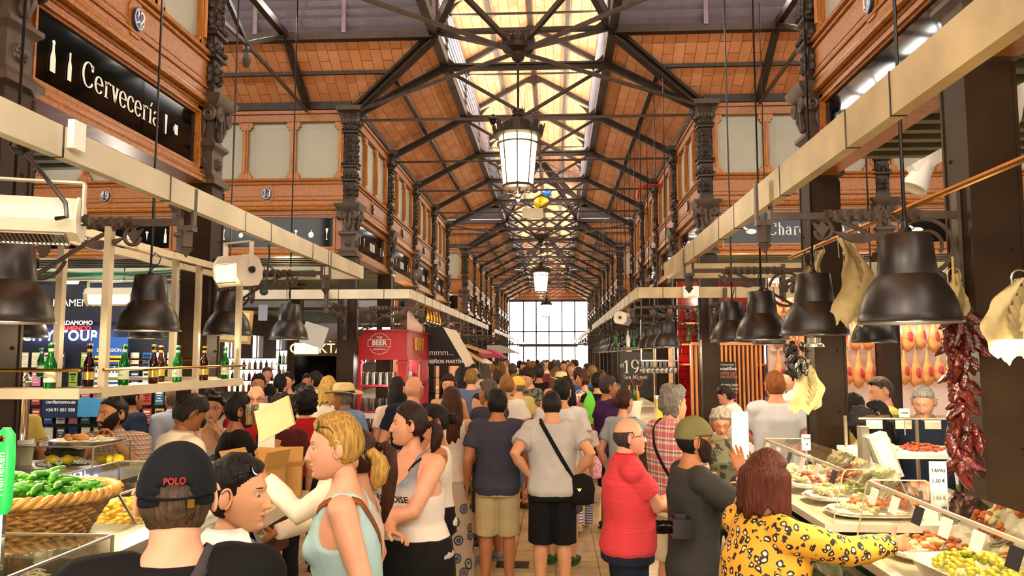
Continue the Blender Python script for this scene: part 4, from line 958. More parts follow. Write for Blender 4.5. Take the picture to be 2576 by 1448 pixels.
o = q.build('aubergine', aub, loc=(-2.08, 2.66, 1.57)); o.rotation_euler = (0, .05, .5); tag(o, 'glossy dark aubergine lying in the wicker basket', 'aubergine')
r = random.Random(11); PM = []
for v in range(4):
    q = MB(); L = r.uniform(.09, .13); bend = r.uniform(-.03, .03); q.tube([(0, 0, 0), (.008, 0, 0), (L*.3, bend*.4, .004), (L*.65, bend, 0), (L*.9, bend*1.6, -.006), (L, bend*2, -.012)], [.008, .0175, .019, .015, .009, .002], 9)
    s_ = MB(); s_.tube([(.002, 0, 0), (-.015, 0, .006), (-.028, .002, .016)], [.008, .0035, .003], 5); PM.append((q.mesh('pepper_flesh', [pepg], angle=180), s_.mesh('pepper_stalk', [stemg])))
for k in range(96):
    a, d_ = r.uniform(0, 6.3), math.sqrt(r.uniform(0, 1)); x, y = math.cos(a)*d_*.215+.03, math.sin(a)*d_*.15+.02
    z = .14+.085*(1-d_*d_)*r.uniform(.35, 1)
    if x < -.05 and y < .05: x += .16
    o = bpy.data.objects.new('green_pepper', PM[k % 4][0]); col.objects.link(o); s_ = bpy.data.objects.new('stem', PM[k % 4][1]); col.objects.link(s_); s_.parent = o
    R = Matrix.Rotation(.35, 3, 'Z'); o.location = Vector((-1.97, 2.78, 1.395))+R @ Vector((x, y, z)); o.rotation_euler = (r.uniform(-.5, .5), r.uniform(-.5, .4), r.uniform(0, 6.3)); o.scale = (r.uniform(.62, .85),)*3
    tag(o, 'small green pepper in the heap inside the wicker basket', 'pepper', 'green peppers in the wicker basket')
# boxes and papers on the bar
card = mat('cardboard', 'c79a52', .8, 0, .06, 20); red_print = mat('red_print', 'c8402a', .6)
def carton(p, rz, sx, sy, sz, lb, words=True):
    t = thing('cardboard_box', lb, 'box', p, rz)
    q = MB(); q.bx(-sx/2, sx/2, -sy/2, -sy/2+.004, 0, sz); q.bx(-sx/2, sx/2, sy/2-.004, sy/2, 0, sz); q.bx(-sx/2, -sx/2+.004, -sy/2, sy/2, 0, sz); q.bx(sx/2-.004, sx/2, -sy/2, sy/2, 0, sz); q.bx(-sx/2, sx/2, -sy/2, sy/2, 0, .004); q.build('carton', card, t, smooth=False)
    for (a, b_, d_) in (((-sx/2, -sy/2), (-sx/2, sy/2), (-.5, 0)), ((sx/2, -sy/2), (sx/2, sy/2), (.35, -.1)), ((-sx/2, sy/2), (sx/2, sy/2), (0, .6))):
        h = sy*.5; q = MB(); A1, A2 = Vector((*a, sz)), Vector((*b_, sz)); D = Vector((d_[0], d_[1], .9)).normalized()*h; nn = (A2-A1).cross(D).normalized()*.003
        vs = [A1, A2, A2+D, A1+D]; q.add(vs+[v+nn for v in vs], [(0, 1, 2, 3), (7, 6, 5, 4), (0, 4, 5, 1), (1, 5, 6, 2), (2, 6, 7, 3), (3, 7, 4, 0)]); q.build('flap', card, t, smooth=False)
    if words:
        q = MB(); w = text_mb('Continental', .045, depth=.001, bold=.0); q.join(w, Matrix.Translation((.01, -sy/2-.001, sz*.62)) @ Matrix.Rotation(PI/2, 4, 'X') @ Matrix(((1, .3, 0, 0), (0, 1, 0, 0), (0, 0, 1, 0), (0, 0, 0, 1))))
        w = text_mb('CHINA', .018, depth=.001); q.join(w, Matrix.Translation((.01, -sy/2-.001, sz*.48)) @ Matrix.Rotation(PI/2, 4, 'X'))
        for k in range(4): q.bx(-.04+.004*k, .05-.006*k, -sy/2-.0015, -sy/2-.001, sz*(.42-.06*k), sz*(.42-.06*k)+.003)
        for s in (-1,): 
            for k in range(3): q.bx(s*sx*.4+k*.012-.012, s*sx*.4+k*.012-.006, -sy/2-.0015, -sy/2-.001, sz*.82, sz*.93)
        q.build('print', red_print, t, smooth=False)
    return t
carton((-1.97, 5.05, 1.1), -.28, .27, .26, .22, 'open cardboard box with red script printing on the bar')
carton((-1.9, 5.36, 1.1), .3, .26, .24, .2, 'open cardboard box behind the printed one', False)
t = thing('menu_board', 'white paper menu standing behind the cardboard boxes', 'menu', (at(672, 1050, Y=5.44).x, 5.44, 1.1)); q = MB(); q.box((0, 0, .42), (.12, .006, .4)); q.box((0, 0, .11), (.015, .01, .22)); q.bx(-.06, .06, -.05, .05, 0, .01); q.build('board', mat('paper', 'f4efdc', .7), t, smooth=False)
q = MB(); q.add([(0, 0, 0), (.19, 0, .1), (.14, .02, .26), (-.05, .02, .17), (.0, .03, .0), (.19, .03, .1), (.14, .05, .26), (-.05, .05, .17)], [(0, 1, 2, 3), (7, 6, 5, 4), (0, 4, 5, 1), (1, 5, 6, 2), (2, 6, 7, 3), (3, 7, 4, 0)])
tag(q.build('paper_bag', mat('bag_paper', 'e6d49a', .75, 0, .05, 8), smooth=False, loc=at(655, 1112, Y=4.3)), 'pale paper packet held up over the cardboard box', 'packet')
t = thing('water_bottle', 'clear glass bottle standing behind the cardboard box', 'bottle', (at(627, 1140, Y=4.95).x, 4.95, 1.1)); q = MB(); q.lathe([(.03, 0), (.034, .01), (.034, .17), (.016, .23), (.012, .3), (.014, .31)], n=16); q.build('body', ware, t); q = MB(); q.lathe([(.014, .305), (.014, .325), (0, .326)], n=12, cap=False); q.build('cap', steel, t)
t = thing('high_table', 'white high table with drinkers at the left centre', 'table', (-2.92, 6.0, 0)); q = MB(); q.bx(-.3, .25, -.13, .13, 1.24, 1.29); q.build('table_top', white, t, smooth=False)
for s in (-.25, .2): q = MB(); q.tube([(s, 0, 0), (s, 0, 1.24)], .03, 8); q.build('leg', steel, t)
def flat_text(parent, s, size, loc, mt, bold=0, style='sans', yaw=0, nm='lettering', sp=1.0):
    q = MB(); w = text_mb(s, size, depth=.003, bold=bold, spacing=sp) if style == 'sans' else serif_mb(s, size, .003)
    q.join(w, Matrix.Translation(loc) @ Matrix.Rotation(yaw, 4, 'Z') @ Matrix.Rotation(PI/2, 4, 'X')); return q.build(nm, mt, parent, smooth=False)
# ================= left background: ticket booth =================
navy = mat('booth_navy', '0c1220', .5); ledm = mat('led_blue', 'b8c8ff', .4, emit='9ab0ff', estr=12)
t = thing('ticket_booth', 'dark ticket booth with leaflets and blue light letters, left background', 'booth', (0, 0, 0))
x0, x1, Y = at(-60, 900, Y=8.7).x, at(455, 900, Y=8.7).x, 8.7
q = MB(); q.bx(x0, x1, Y, Y+.1, 0, 2.9); q.bx(x0, x1, Y-.03, Y, 2.45, 2.9); q.build('back_wall', navy, t, smooth=False)
q = MB(); q.bx(x0, x1, Y-.45, Y, 1.02, 1.08); q.bx(x0, x1, Y-.4, Y, 0, 1.02); q.build('counter', M['dark_cabinet'], t, smooth=False)
p = at(197, 762, Y=Y-.04); flat_text(t, 'FLAMENCO', .12, p, letter)
p = at(185, 812, Y=Y-.04); flat_text(t, 'CARDAMOMO', .07, p, letter, .002); p = at(185, 826, Y=Y-.04); flat_text(t, 'FLAMENCO', .08, p, mat('neon_red', 'e0322a', .5, emit='ff3020', estr=1.5), .002)
p = at(160, 845, Y=Y-.1); q = MB(); w = text_mb('CITY TOURS', .165, depth=.002, bold=.003, spacing=1.1)
b2 = MB(); b2.join(w, Matrix.Translation(p) @ Matrix.Rotation(PI/2, 4, 'X')); b2.build('light_letters', ledm, t, smooth=False)
cols = ['1f5fb0', 'd8d2c0', '203a80', '8fae3a', 'c9a43a', 'b03a2a', 'e6e2d4', '2d6a8a', '3a3a3a', 'd87aa0', '4aa0c0', 'e8e0c0']
r = random.Random(5); nb = 0
for row in range(5):
    for cx in range(13):
        px, py = 60+cx*31, 905+row*47
        if py > 1120 or (110 < px < 215 and 985 < py < 1045) or r.random() < .12: continue
        p = at(px, py, Y=Y-.06); q = MB(); q.box((0, 0, 0), (.1, .012, .17)); o = q.build('leaflet', mat('leaf%d' % nb, cols[r.randrange(12)], .5), smooth=False, loc=p); nb += 1
        q = MB()
        for k in range(4): q.box((0, -.008, .05-.03*k), (.075-.02*(k % 3), .004, .01+.012*(k == 0)))
        q.build('print', M['leaf%d' % (nb-1)] if nb < 3 else white if nb % 3 else navy, o, smooth=False)
        tag(o, 'small printed leaflet on the rack of the dark ticket booth', 'leaflet', 'leaflets on the ticket booth rack')
def poster(name, px0, px1, py0, py1, Y, m, label, texts, yaw=0):
    a, b_ = at(px0, py0, Y=Y), at(px1, py1, Y=Y); w_, h_ = b_.x-a.x, a.z-b_.z
    t = thing(name, label, 'poster', ((a.x+b_.x)/2, Y, (a.z+b_.z)/2), yaw); q = MB(); q.box((0, 0, 0), (w_, .02, h_)); q.build('sheet', m, t, smooth=False)
    for s, size, dx, dz, mm, bold in texts: flat_text(t, s, size*h_, (dx*w_, -.013, dz*h_), mm, bold)
    return t
bl = mat('poster_blue', '1f4f9c', .5); yl = mat('poster_yellow', 'e2b83a', .5); wp = mat('poster_white', 'e8e6da', .5); pk = mat('poster_pink', 'd83a8c', .5)
poster('poster', 108, 200, 995, 1050, 8.55, mat('poster_navy', '14284f', .5), 'navy poster reading cardamomo.es with a phone number', [('cardamomo.es', .24, 0, .22, letter, .001), ('+34 91 051 038', .22, 0, -.15, letter, .001)])
pt = poster('poster', 232, 318, 848, 965, 8.5, bl, 'blue poster with yellow ribbon and a palace, behind the bottles', [('EXCURSION', .1, 0, .22, letter, 0), ('español', .08, 0, .05, navy, 0)])
q = MB(); q.box((0, -.012, .02), (.33, .004, .07)); q.build('ribbon', yl, pt, smooth=False)
q = MB(); q.box((0, -.012, -.19), (.36, .004, .1))
for k in range(9): q.box((-.16+.04*k, -.012, -.12), (.018, .004, .05))
for k in range(5): q.box((-.14+.07*k, -.012, -.085), (.012, .004, .04))
q.build('palace_drawing', wp, pt, smooth=False)
poster('poster', 198, 262, 1000, 1048, 8.5, mat('poster_cyan', '3f8fc4', .5), 'pale blue notice with a green half beside the booth', [])
t = thing('wall_lamp', 'small warm lit lantern on the left background wall', 'lamp', at(182, 708, Y=9.2)); q = MB(); q.lathe([(.06, -.06), (.1, .06), (.03, .12)], n=6); q.build('glass', glow, t, smooth=False); q = MB(); q.lathe([(.11, .06), (.02, .16)], n=6); q.build('roof', iron, t)
# bright windows / lit bars far left
warmglow = mat('lit_display', 'fff4d8', .5, emit='ffeec2', estr=3.5)
def barshelf(px0, px1, py0, py1, Y, label, n=3, bottles=8):
    a, b_ = at(px0, py0, Y=Y), at(px1, py1, Y=Y); t = thing('back_bar', label, 'bar shelf')
    q = MB(); q.bx(a.x, b_.x, Y+.12, Y+.16, b_.z, a.z); q.build('lit_panel', warmglow, t, smooth=False)
    for k in range(n+1):
        z = b_.z+(a.z-b_.z)*k/n; q = MB(); q.bx(a.x, b_.x, Y-.15, Y+.12, z-.015, z+.01); q.build('shelf', M['dark_cabinet'], t, smooth=False)
    rr = random.Random(int(px0))
    for k in range(n):
        for i in range(bottles):
            x = a.x+(b_.x-a.x)*(i+.5)/bottles; z = b_.z+(a.z-b_.z)*k/n+.011; h = min(.3, (a.z-b_.z)/n*.8)
            o = bpy.data.objects.new('liquor_bottle', BOT[rr.randrange(len(BOT))]); col.objects.link(o); o.location = (x, Y, z); o.scale = (1, 1, h/.3)
            tag(o, 'liquor bottle on the bright shelf of the '+label.split(' on')[0], 'bottle', 'bottles on the '+label.split(' on')[0])
    return t
BOT = []
for c in ('1a4a22', '5a2c0c', '161616', 'b8842a', 'c8c8b0', '7a1420'):
    q = MB(); q.lathe([(.03, 0), (.038, .01), (.038, .17), (.03, .2), (.013, .23), (.013, .3), (0, .3)], n=12, cap=False); q.lathe([(.0385, .05), (.0385, .12)], n=12, cap=False); BOT.append(q.mesh('bottle', [mat('bot'+c, c, .12)]))
barshelf(565, 690, 900, 985, 17.5, 'bright bar with lit shelves on the left, behind the lamps', 3, 9)
barshelf(700, 735, 880, 985, 17.2, 'narrow lit bar with plants on the left background', 3, 4)
t = thing('cocktail_stall', 'black stall wall with light letters reading cocktail', 'stall'); a, b_ = at(742, 895, Y=15), at(856, 1010, Y=15)
q = MB(); q.bx(a.x, b_.x+.1, 15, 15.1, 0, a.z); q.build('panel', black, t, smooth=False)
q = MB(); q.bx(a.x, b_.x+.1, 14.9, 15.1, a.z, a.z+.28); q.build('sign_box', mat('sign_bronze', '4a3a1c', .3, .4), t, smooth=False); q = MB(); q.bx(a.x+.02, a.x+.5, 14.89, 14.9, a.z+.04, a.z+.25); q.build('sign_glow', warmglow, t, smooth=False)
flat_text(t, 'COCKTAIL', .26, ((a.x+b_.x)/2+.1, 14.88, a.z+.14), letter, .004)
t = thing('tilted_signboard', 'yellow-framed tilted board behind the middle left lamp', 'board', at(585, 820, Y=9.5)); q = MB(); q.box((0, 0, 0), (.5, .03, .42), Matrix.Rotation(.08, 3, 'Y')); q.build('frame', mat('cork', 'c09a50', .7), t, smooth=False)
q = MB(); q.box((0, -.02, 0), (.44, .01, .36), Matrix.Rotation(.08, 3, 'Y')); q.build('sheet', mat('cream_sheet', 'd8c898', .7), t, smooth=False)
poster('poster', 651, 672, 766, 806, 12.5, mat('poster_grey', '9aa0b0', .5), 'small grey white poster hanging behind the left lamps', [])
t = thing('projection_screen', 'white tilted panel hanging behind the last left lamp', 'panel', at(790, 842, Y=14)); q = MB(); q.box((0, 0, 0), (.45, .03, .4), Matrix.Rotation(.3, 3, 'Y')); q.build('sheet', wp, t, smooth=False)
# ================= red beer kiosk =================
red = mat('kiosk_red', 'b8222a', .4, 0, .05, 4); gold = mat('gold_trim', 'd8a838', .3, .8)
K = thing('beer_kiosk', 'red beer kiosk with badge and glass shelves', 'kiosk', (-2.75, 12.3, 0)); kx0, kx1, ky0, ky1 = -.5, .37, 0, 2.2
q = MB(); q.bx(kx0, kx1, ky0, ky1, 2.03, 2.46); q.bx(kx0-.03, kx1+.03, ky0-.03, ky1+.03, 2.46, 2.49); q.bx(kx0-.02, kx1+.03, ky0-.03, ky1+.02, 2.0, 2.05); q.build('header', red, K, smooth=False)
for x, y in ((kx0+.02, 0.05), (kx1-.1, .05), (kx1-.1, 2.1), (kx1-.1, 1.0)):
    q = MB(); q.bx(x-.05, x+.1, y-.05, y+.08, 0, 2.02); q.bx(x-.07, x+.12, y-.07, y+.1, 1.93, 1.98)
    for k in range(3): q.bx(x-.03+.035*k, x-.015+.035*k, y-.056, y-.05, 1.2, 1.9)
    q.build('pillar', red, K, smooth=False)
for z in (.85, 1.18, 1.6): q = MB(); q.bx(kx0, kx1-.02, .02, .3, z-.03, z); q.bx(kx1-.2, kx1, .02, 2.15, z-.03, z); q.build('shelf', red, K, smooth=False)
q = MB(); q.bx(kx0, kx1-.05, .3, 2.15, 0, .9); q.build('counter_base', red, K, smooth=False)
q = MB(); pr = [(0, 0), (.0, .26), (.1, .3)]+[(.1+.12*i+.06*j, .3-.06*(j == 1)-.0*i-.02*i) for i in range(9) for j in (0, 1)]+[(1.3, .12), (1.3, 0)]
q.prism(pr, (kx1+.01, 0, 2.49), (0, 1, 0), (0, 0, 1), .03); q.build('cresting', mat('kiosk_pale', 'e2b8a8', .4), K, smooth=False)
flat_text(K, 'BEER', .11, (-.08, -.012, 2.27), letter, .003); flat_text(K, 'THE', .05, (-.08, -.012, 2.36), letter, .001); flat_text(K, 'experience', .045, (-.08, -.012, 2.175), letter, 0)
q = MB()
for k in range(40):
    a0, a1 = 2*PI*k/40, 2*PI*(k+1)/40; R0 = .17+.008*math.cos(10*a0*2); R1 = .17+.008*math.cos(10*a1*2)
    if abs(math.sin(a0)) > .35: q.beam((-.08+R0*math.cos(a0), -.006, 2.26+R0*math.sin(a0)), (-.08+R1*math.cos(a1), -.006, 2.26+R1*math.sin(a1)), .004, .006)
q.bx(-.27, .11, -.01, 0, 2.325, 2.331); q.bx(-.27, .11, -.01, 0, 2.215, 2.221); q.bx(-.27, -.264, -.01, 0, 2.215, 2.33); q.bx(.104, .11, -.01, 0, 2.215, 2.33); q.build('badge_outline', letter, K, smooth=False)
fl = text_mb('BEER', .3, depth=.02, bold=.0, spacing=1.5); q = MB(); q.join(fl, Matrix.Translation((kx1+.035, 1.0, 2.26)) @ Matrix.Rotation(PI/2, 4, 'Z') @ Matrix.Rotation(PI/2, 4, 'X')); q.build('gold_letters', gold, K, smooth=False)
gl2 = tumbler(.042, .2, False).mesh('beer_glass', [ware])
for row, z in ((0, 1.18), (1, 1.6), (2, .85)):
    for i in range(7):
        for j in range(2):
            o = bpy.data.objects.new('beer_glass', gl2); col.objects.link(o); o.location = (-2.75-.4+i*.108, 12.3+.08+.12*j, z+.001); tag(o, 'upside-down beer glass on the %s shelf of the red kiosk' % ('middle', 'top', 'lowest')[row], 'glass', 'beer glasses on the %s kiosk shelf' % ('middle', 'top', 'lowest')[row])
for k in range(9):
    o = bpy.data.objects.new('beer_glass', gl2); col.objects.link(o); o.location = (-2.75+.26, 12.3+.75+.15*k if k < 1 else 12.3+.3+.13*k, 1.601); tag(o, 'beer glass on the aisle-side shelf of the red kiosk', 'glass', 'beer glasses on the side shelf of the kiosk')
for k in range(5):
    y = 12.4+.32*k; t = thing('spotlight', 'brass bullet spotlight on a curved arm, on the red kiosk', 'spotlight', (-2.35, y, 2.78), 0, 'brass spotlights on the red kiosk')
    q = MB(); q.tube([(0, 0, 0), (.06, 0, .1), (.16, 0, .13), (.26, 0, .08), (.29, 0, -.02)], .009, 6); q.build('arm', brass, t)
    q = MB(); q.lathe([(.02, .04), (.035, .0), (.045, -.05), (.05, -.08), (.06, -.1), (.05, -.1), (.03, -.04)], (.29, 0, -.05), 14, cap=False); q.build('head', brass, t)
    q = MB(); q.sph((.29, 0, -.13), .025, 8, 6); q.build('bulb', bulb_e, t)
for k, x in enumerate((-3.15, -2.98, -2.75)):
    q = MB(); q.bx(x-.06, x+.06, 12.4, 12.46, 2.49, 2.53); tag(q.build('light_strip', warmglow, smooth=False), 'small glowing light on top of the red kiosk', 'light', 'lights on top of the red kiosk')
# ================= awnings =================
def awning(name, X0, X1, y0, y1, z0, z1, side_m, top_m, label, cat='awning'):
    t = thing(name, label, cat, ((X0+X1)/2, y0, 0)); w_ = X1-X0
    q = MB(); q.prism([(-w_/2, z0), (w_/2, z0), (w_/2, z0+.02), (-w_/2*.1, z1), (-w_/2, z1)], (0, .0, 0), (1, 0, 0), (0, 0, 1), .012); q.build('side_panel', side_m, t, smooth=False)
    q = MB(); q.add([(w_/2, 0, z0), (w_/2, y1-y0, z0), (-w_/2*.1, y1-y0, z1), (-w_/2*.1, 0, z1), (w_/2, 0, z0-.02), (w_/2, y1-y0, z0-.02)], [(0, 1, 2, 3), (0, 4, 5, 1)]); q.build('canopy', top_m, t, smooth=False)
    return t
can = mat('canopy_cream', 'efe9cf', .8)
p0, p1 = at(1068, 920, Y=14.4), at(1170, 822, Y=14.4)
t = awning('black_awning', p0.x, p1.x, 14.4, 16.4, p0.z, p1.z, mat('awning_black', '14120f', .7), can, 'black and cream stall awning with white lettering')
cx = (p0.x+p1.x)/2
flat_text(t, 'SEÑOR MARTÍN', .09, (.03, -.012, p0.z+.08), letter, .002); flat_text(t, 'mmm...', .16, (-.06, -.012, p0.z+.25), letter, -.001)
wd = wood_mat('pale_wood', 'a8854a', 'c4a262', 1)
for k, (py0, py1, lb) in enumerate(((915, 875, 'lower pale wooden canopy behind the black awning'), (888, 866, 'upper pale wooden canopy behind the black awning'))):
    a, b_ = at(1168, py1, Y=17.5+k), at(1230, py0, Y=17.5+k); q = MB(); q.beam((a.x, a.y, a.z), (b_.x, b_.y, b_.z), 2.2, .03); tag(q.build('wooden_canopy', wd, smooth=False), lb, 'canopy')
a, b_ = at(1205, 878, Y=21), at(1268, 900, Y=21); awning('pink_awning', a.x, b_.x, 21, 23, b_.z, a.z, mat('awning_pink', 'b03a6a', .8), M['awning_pink'], 'pink stall awning further down the left side')
a, b_ = at(1225, 868, Y=26.5), at(1300, 888, Y=26.5); awning('grey_awning', a.x, b_.x, 26.5, 29, b_.z, a.z, mat('awning_grey', '8f8a7a', .8), M['awning_grey'], 'grey beige stall awning near the far end on the left')
# stall with glass shelves under the black awning
t = thing('fish_stall', 'stall with green glass shelves under the black awning', 'stall'); q = MB(); q.bx(-2.55, -1.75, 14.4, 18.5, 0, 1.1); q.build('counter', steel, t, smooth=False)
for z in (1.35, 1.65): q = MB(); q.bx(-2.5, -1.8, 14.5, 18.4, z, z+.012); q.build('shelf', pane_g, t, smooth=False)
for x, y in ((-2.5, 14.45), (-1.8, 14.45), (-1.8, 16.4), (-1.8, 18.4)): q = MB(); q.tube([(x, y, 1.1), (x, y, 2.0)], .018, 6); q.build('post', mat('green_post', '6a8a5a', .4), t)
for k, (X, Y0, Y1, lb) in enumerate(((-2.35, 19.2, 25.5, 'farther stall counter on the left behind the crowd'), (-2.35, 27.5, 37, 'far stall counter on the left by the bright end'))):
    q = MB(); q.bx(X-.45, X+.45, Y0, Y1, 0, 1.15); q.bx(X-.5, X+.5, Y0-.05, Y1+.05, 1.15, 1.2); tag(q.build('stall_counter', M['dark_cabinet'], smooth=False), lb, 'counter')
# ================= right side =================
# double brass rail with cod, hooks
rl = thing('brass_rail', 'double brass rail running over the right stall', 'rail'); 
a, b_ = at(2576, 400, X=1.78), at(1985, 655, X=1.78)
for dz in (0, .05): q = MB(); q.tube([(1.78+dz*.8, a.y-1.2, a.z+dz*.4), (1.78+dz*.8, b_.y, a.z+dz*.4)], .014, 8); q.build('tube', brass, rl)
RZ = a.z
codm = mat('dried_cod', 'a39460', .75, 0, .22, 7, .35, 30, c2='c2b27e'); codd = mat('cod_fin', '8d7d50', .8, 0, .3, 12, .3)
def cod(px, ytop, ybot, Y, wpx, lb, bend=.1, seed=1):
    a, b_ = at(px, ytop, Y=Y), at(px, ybot, Y=Y); L = a.z-b_.z; W = wpx/FPX*Y
    t = thing('dried_cod', lb, 'cod', (a.x, Y, a.z), 0, 'dried cod hanging at the right stall'); rr = random.Random(seed)
    q = MB(); n, m = 22, 14; vs = []
    for s_ in (-1, 1):
        for i in range(n+1):
            u = i/n; w_ = W*(.16+.45*math.sin(min(1, u*1.25)*PI*.55)**1.3+.12*u+(.06*math.sin(u*17+seed)))*(1 if u < .9 else 1-.25*(u-.9)*10)
            for j in range(m+1):
                v = j/m*2-1; x = v*w_*.75+bend*W*math.sin(u*3)*(1.2)-W*.1*u; y = .018*math.sin(v*4+u*5+seed)+.05*bend*v*v*math.sin(u*4)+s_*.007*(1-v*v)*(1-.6*u)
                z = -u*L-(.02*math.sin(v*7+seed)+.008*math.sin(v*19))*max(0, (u-.85)/.15)
                vs.append((x, y+.006*noise.noise(Vector((x*30, z*30, seed))), z))
    k = (n+1)*(m+1)
    fs = [(i*(m+1)+j, i*(m+1)+j+1, (i+1)*(m+1)+j+1, (i+1)*(m+1)+j) for i in range(n) for j in range(m)]
    q.add(vs, fs+[tuple(k+x_ for x_ in reversed(f)) for f in fs])
    e = [i*(m+1) for i in range(n+1)]+[n*(m+1)+j for j in range(1, m+1)]+[i*(m+1)+m for i in range(n-1, -1, -1)]+[j for j in range(m-1, 0, -1)]
    q.f += [(e[i], e[(i+1) % len(e)], e[(i+1) % len(e)]+k, e[i]+k) for i in range(len(e))]; q.m += [0]*len(e); q.build('fillet', codm, t)
    q = MB(); 
    for i in range(8): u = i/8; q.prism([(0, 0), (W*.3, .02), (W*.12, -.06)], (bend*W*math.sin(u*3)-.01, -.012, -u*L*.9), (1, 0, -.2), (0, .1, 1), .004)
    q.build('bone_ridge', codd, t)
    q = MB(); q.tube(arc((0, 0, .0), .035, -PI*.6, PI*1.1, 12, (1, 0, 0), (0, 0, 1))+[Vector((-.03, 0, -.12))], .004, 5); q.build('hook', steel, t)
cod(2122, 598, 815, 4.6, 95, 'large pale dried cod hanging right of the bulb lamp', .35, 1)
cod(2060, 630, 790, 5.0, 60, 'narrow dried cod hanging behind the bulb lamp', -.3, 2)
cod(2400, 690, 800, 4.1, 60, 'dried cod tip between the largest lamp and the thick column', .1, 3)
cod(2566, 700, 905, 3.2, 110, 'dried cod cut by the right edge of the picture', -.3, 4)
cod(2018, 905, 1035, 6.2, 75, 'dried cod hanging low by the dark column, over a white tee shirt', .2, 5)
# strings of dried peppers
chm = mat('dried_pepper', '200a07', .3, 0, .5, 22, .5, 45, c2='551209'); chd = mat('dried_pepper_dark', '140a07', .35, 0, .5, 22, .5, 45)
CHV = []
r = random.Random(9)
for v in range(5):
    q = MB(); L = r.uniform(.085, .12); b1 = r.uniform(-.02, .02)
    q.tube([(0, 0, 0), (0, .002, -.01), (b1*.5, 0, -L*.35), (b1, 0, -L*.75), (b1*1.6, .0, -L), (b1*2, 0, -L*1.05)], [.004, .02, (.027, .014), (.02, .012), .008, .002], 9)
    q.v = [(x+.004*noise.noise(Vector((x*70, y*70, z*70+v))), y+.006*noise.noise(Vector((x*60+9, y*60, z*60))), z) for x, y, z in q.v]; CHV.append(q)
def string_(px, y0, y1, Y, wpx, n, lb, m, name='dried pepper'):
    a, b_ = at(px, y0, Y=Y), at(px, y1, Y=Y); W = wpx/FPX*Y/2; L = a.z-b_.z
    t = thing('pepper_string', lb, 'string of peppers', (a.x, Y, a.z)); rr = random.Random(int(px)); ms = [q.mesh('pepper', [m]) for q in CHV]
    q = MB(); q.tube([(0, 0, .25), (0, 0, -L*.9)], .006, 6); q.build('cord', mat('straw_cord', 'c0a058', .8), t)
    for k in range(n):
        o = bpy.data.objects.new('pepper', ms[k % 5]); col.objects.link(o); o.parent = t; u = (k+.5)/n; an = rr.uniform(0, 2*PI); w_ = W*(.75+.3*math.sin(u*9))*(1 if u < .8 else 1-.5*(u-.8)/.2)
        d_ = rr.uniform(.15, .8); o.location = (math.cos(an)*w_*d_*.8, math.sin(an)*w_*d_*.7, -u*(L-.1)); o.rotation_euler = (math.sin(an)*rr.uniform(.1, .9), -math.cos(an)*rr.uniform(.1, .9), an); o.scale = (rr.uniform(.9, 1.25),)*3
    return t
string_(2402, 770, 1225, 3.95, 130, 100, 'long string of dark red dried peppers on the thick right column', chm)
string_(1998, 855, 945, 6.1, 80, 34, 'shorter string of dark dried peppers left of the inner column', chd)
# glass display cases with tapas
acr = glass_sheet('acrylic', 'f6f4ea', .03); tcol = [mat('tapa_orange', 'c8682a', .5, 0, .3, 40, .4), mat('tapa_cream', 'efe2b4', .5, 0, .12, 40, .3), mat('tapa_green', '8f9a3a', .4, 0, .25, 40, .3), mat('tapa_red', 'a84428', .5, 0, .3, 40, .3)]
doily = mat('paper_doily', 'f6f2e4', .8)
def case(x0, x1, y0, y1, z0, z1, lb):
    t = thing('glass_display_case', lb, 'display case', (x0, y0, 0)); L = y1-y0; W = x1-x0
    q = MB(); q.bx(-.05, W+.1, -.02, L+.02, z0-.06, z0-.02); q.build('shelf', marble, t, smooth=False)
    q = MB(); q.bx(-.25, W+.1, -.02, L+.02, z0-.09, z0-.075); q.build('ledge', pane_g, t, smooth=False)
    q = MB(); q.bx(0, W, 0, L, 0, .12); q.bx(0, W, 0, L, .5, .53); q.build('base', steel, t, smooth=False)
    q = MB(); q.bx(0, .008, 0, L, .12, z0-.09); q.build('lower_glass', pane_g, t, smooth=False)
    for y in (0, L/2, L): q = MB(); q.bx(-.01, .025, y-.015, y+.015, 0, z0-.06); q.build('upright', steel, t, smooth=False)
    rd = .03; P0 = [(.0, z0-.02), (.06, z1-rd), (.08, z1), (.34, z1), (.45, z0+.02)]
    q = MB(); vs = [(x, y, z) for y in (0, L) for x, z in P0]; q.add(vs, [(i, i+1, 6+i-0, 5+i) for i in range(4)]); q.add([(x, 0, z) for x, z in P0], [(0, 1, 2, 3, 4)]); q.build('hood', acr, t, smooth=False)
    q = MB(); em = mat('acrylic_edge', 'cfc4a8', .15, coat=.5) if 'acrylic_edge' not in M else M['acrylic_edge']
    for y in (0, L):
        for i in range(4): q.beam((P0[i][0], y, P0[i][1]), (P0[i+1][0], y, P0[i+1][1]), .006, .006)
    q.beam((.075, 0, z1-.008), (.075, L, z1-.008), .012, .014); q.build('edge', em, t, smooth=False)
    k = 0
    y = L*.06
    while y < L-.1:
        q = MB(); q.beam((.033, y, z1-.09), (.057, y, z1-.02), .075, .003, up=(1, 0, 0)); q.v = q.v; q.build('price_card', (navy if k % 3 == 0 else doily), t, smooth=False); y += L*.17; k += 1
    return t
case(1.43, 2.05, 2.55, 3.85, 1.17, 1.46, 'near glass display case with olives, lower right')
case(1.5, 2.12, 4.35, 5.95, 1.17, 1.44, 'second glass display case behind the leopard blouse')
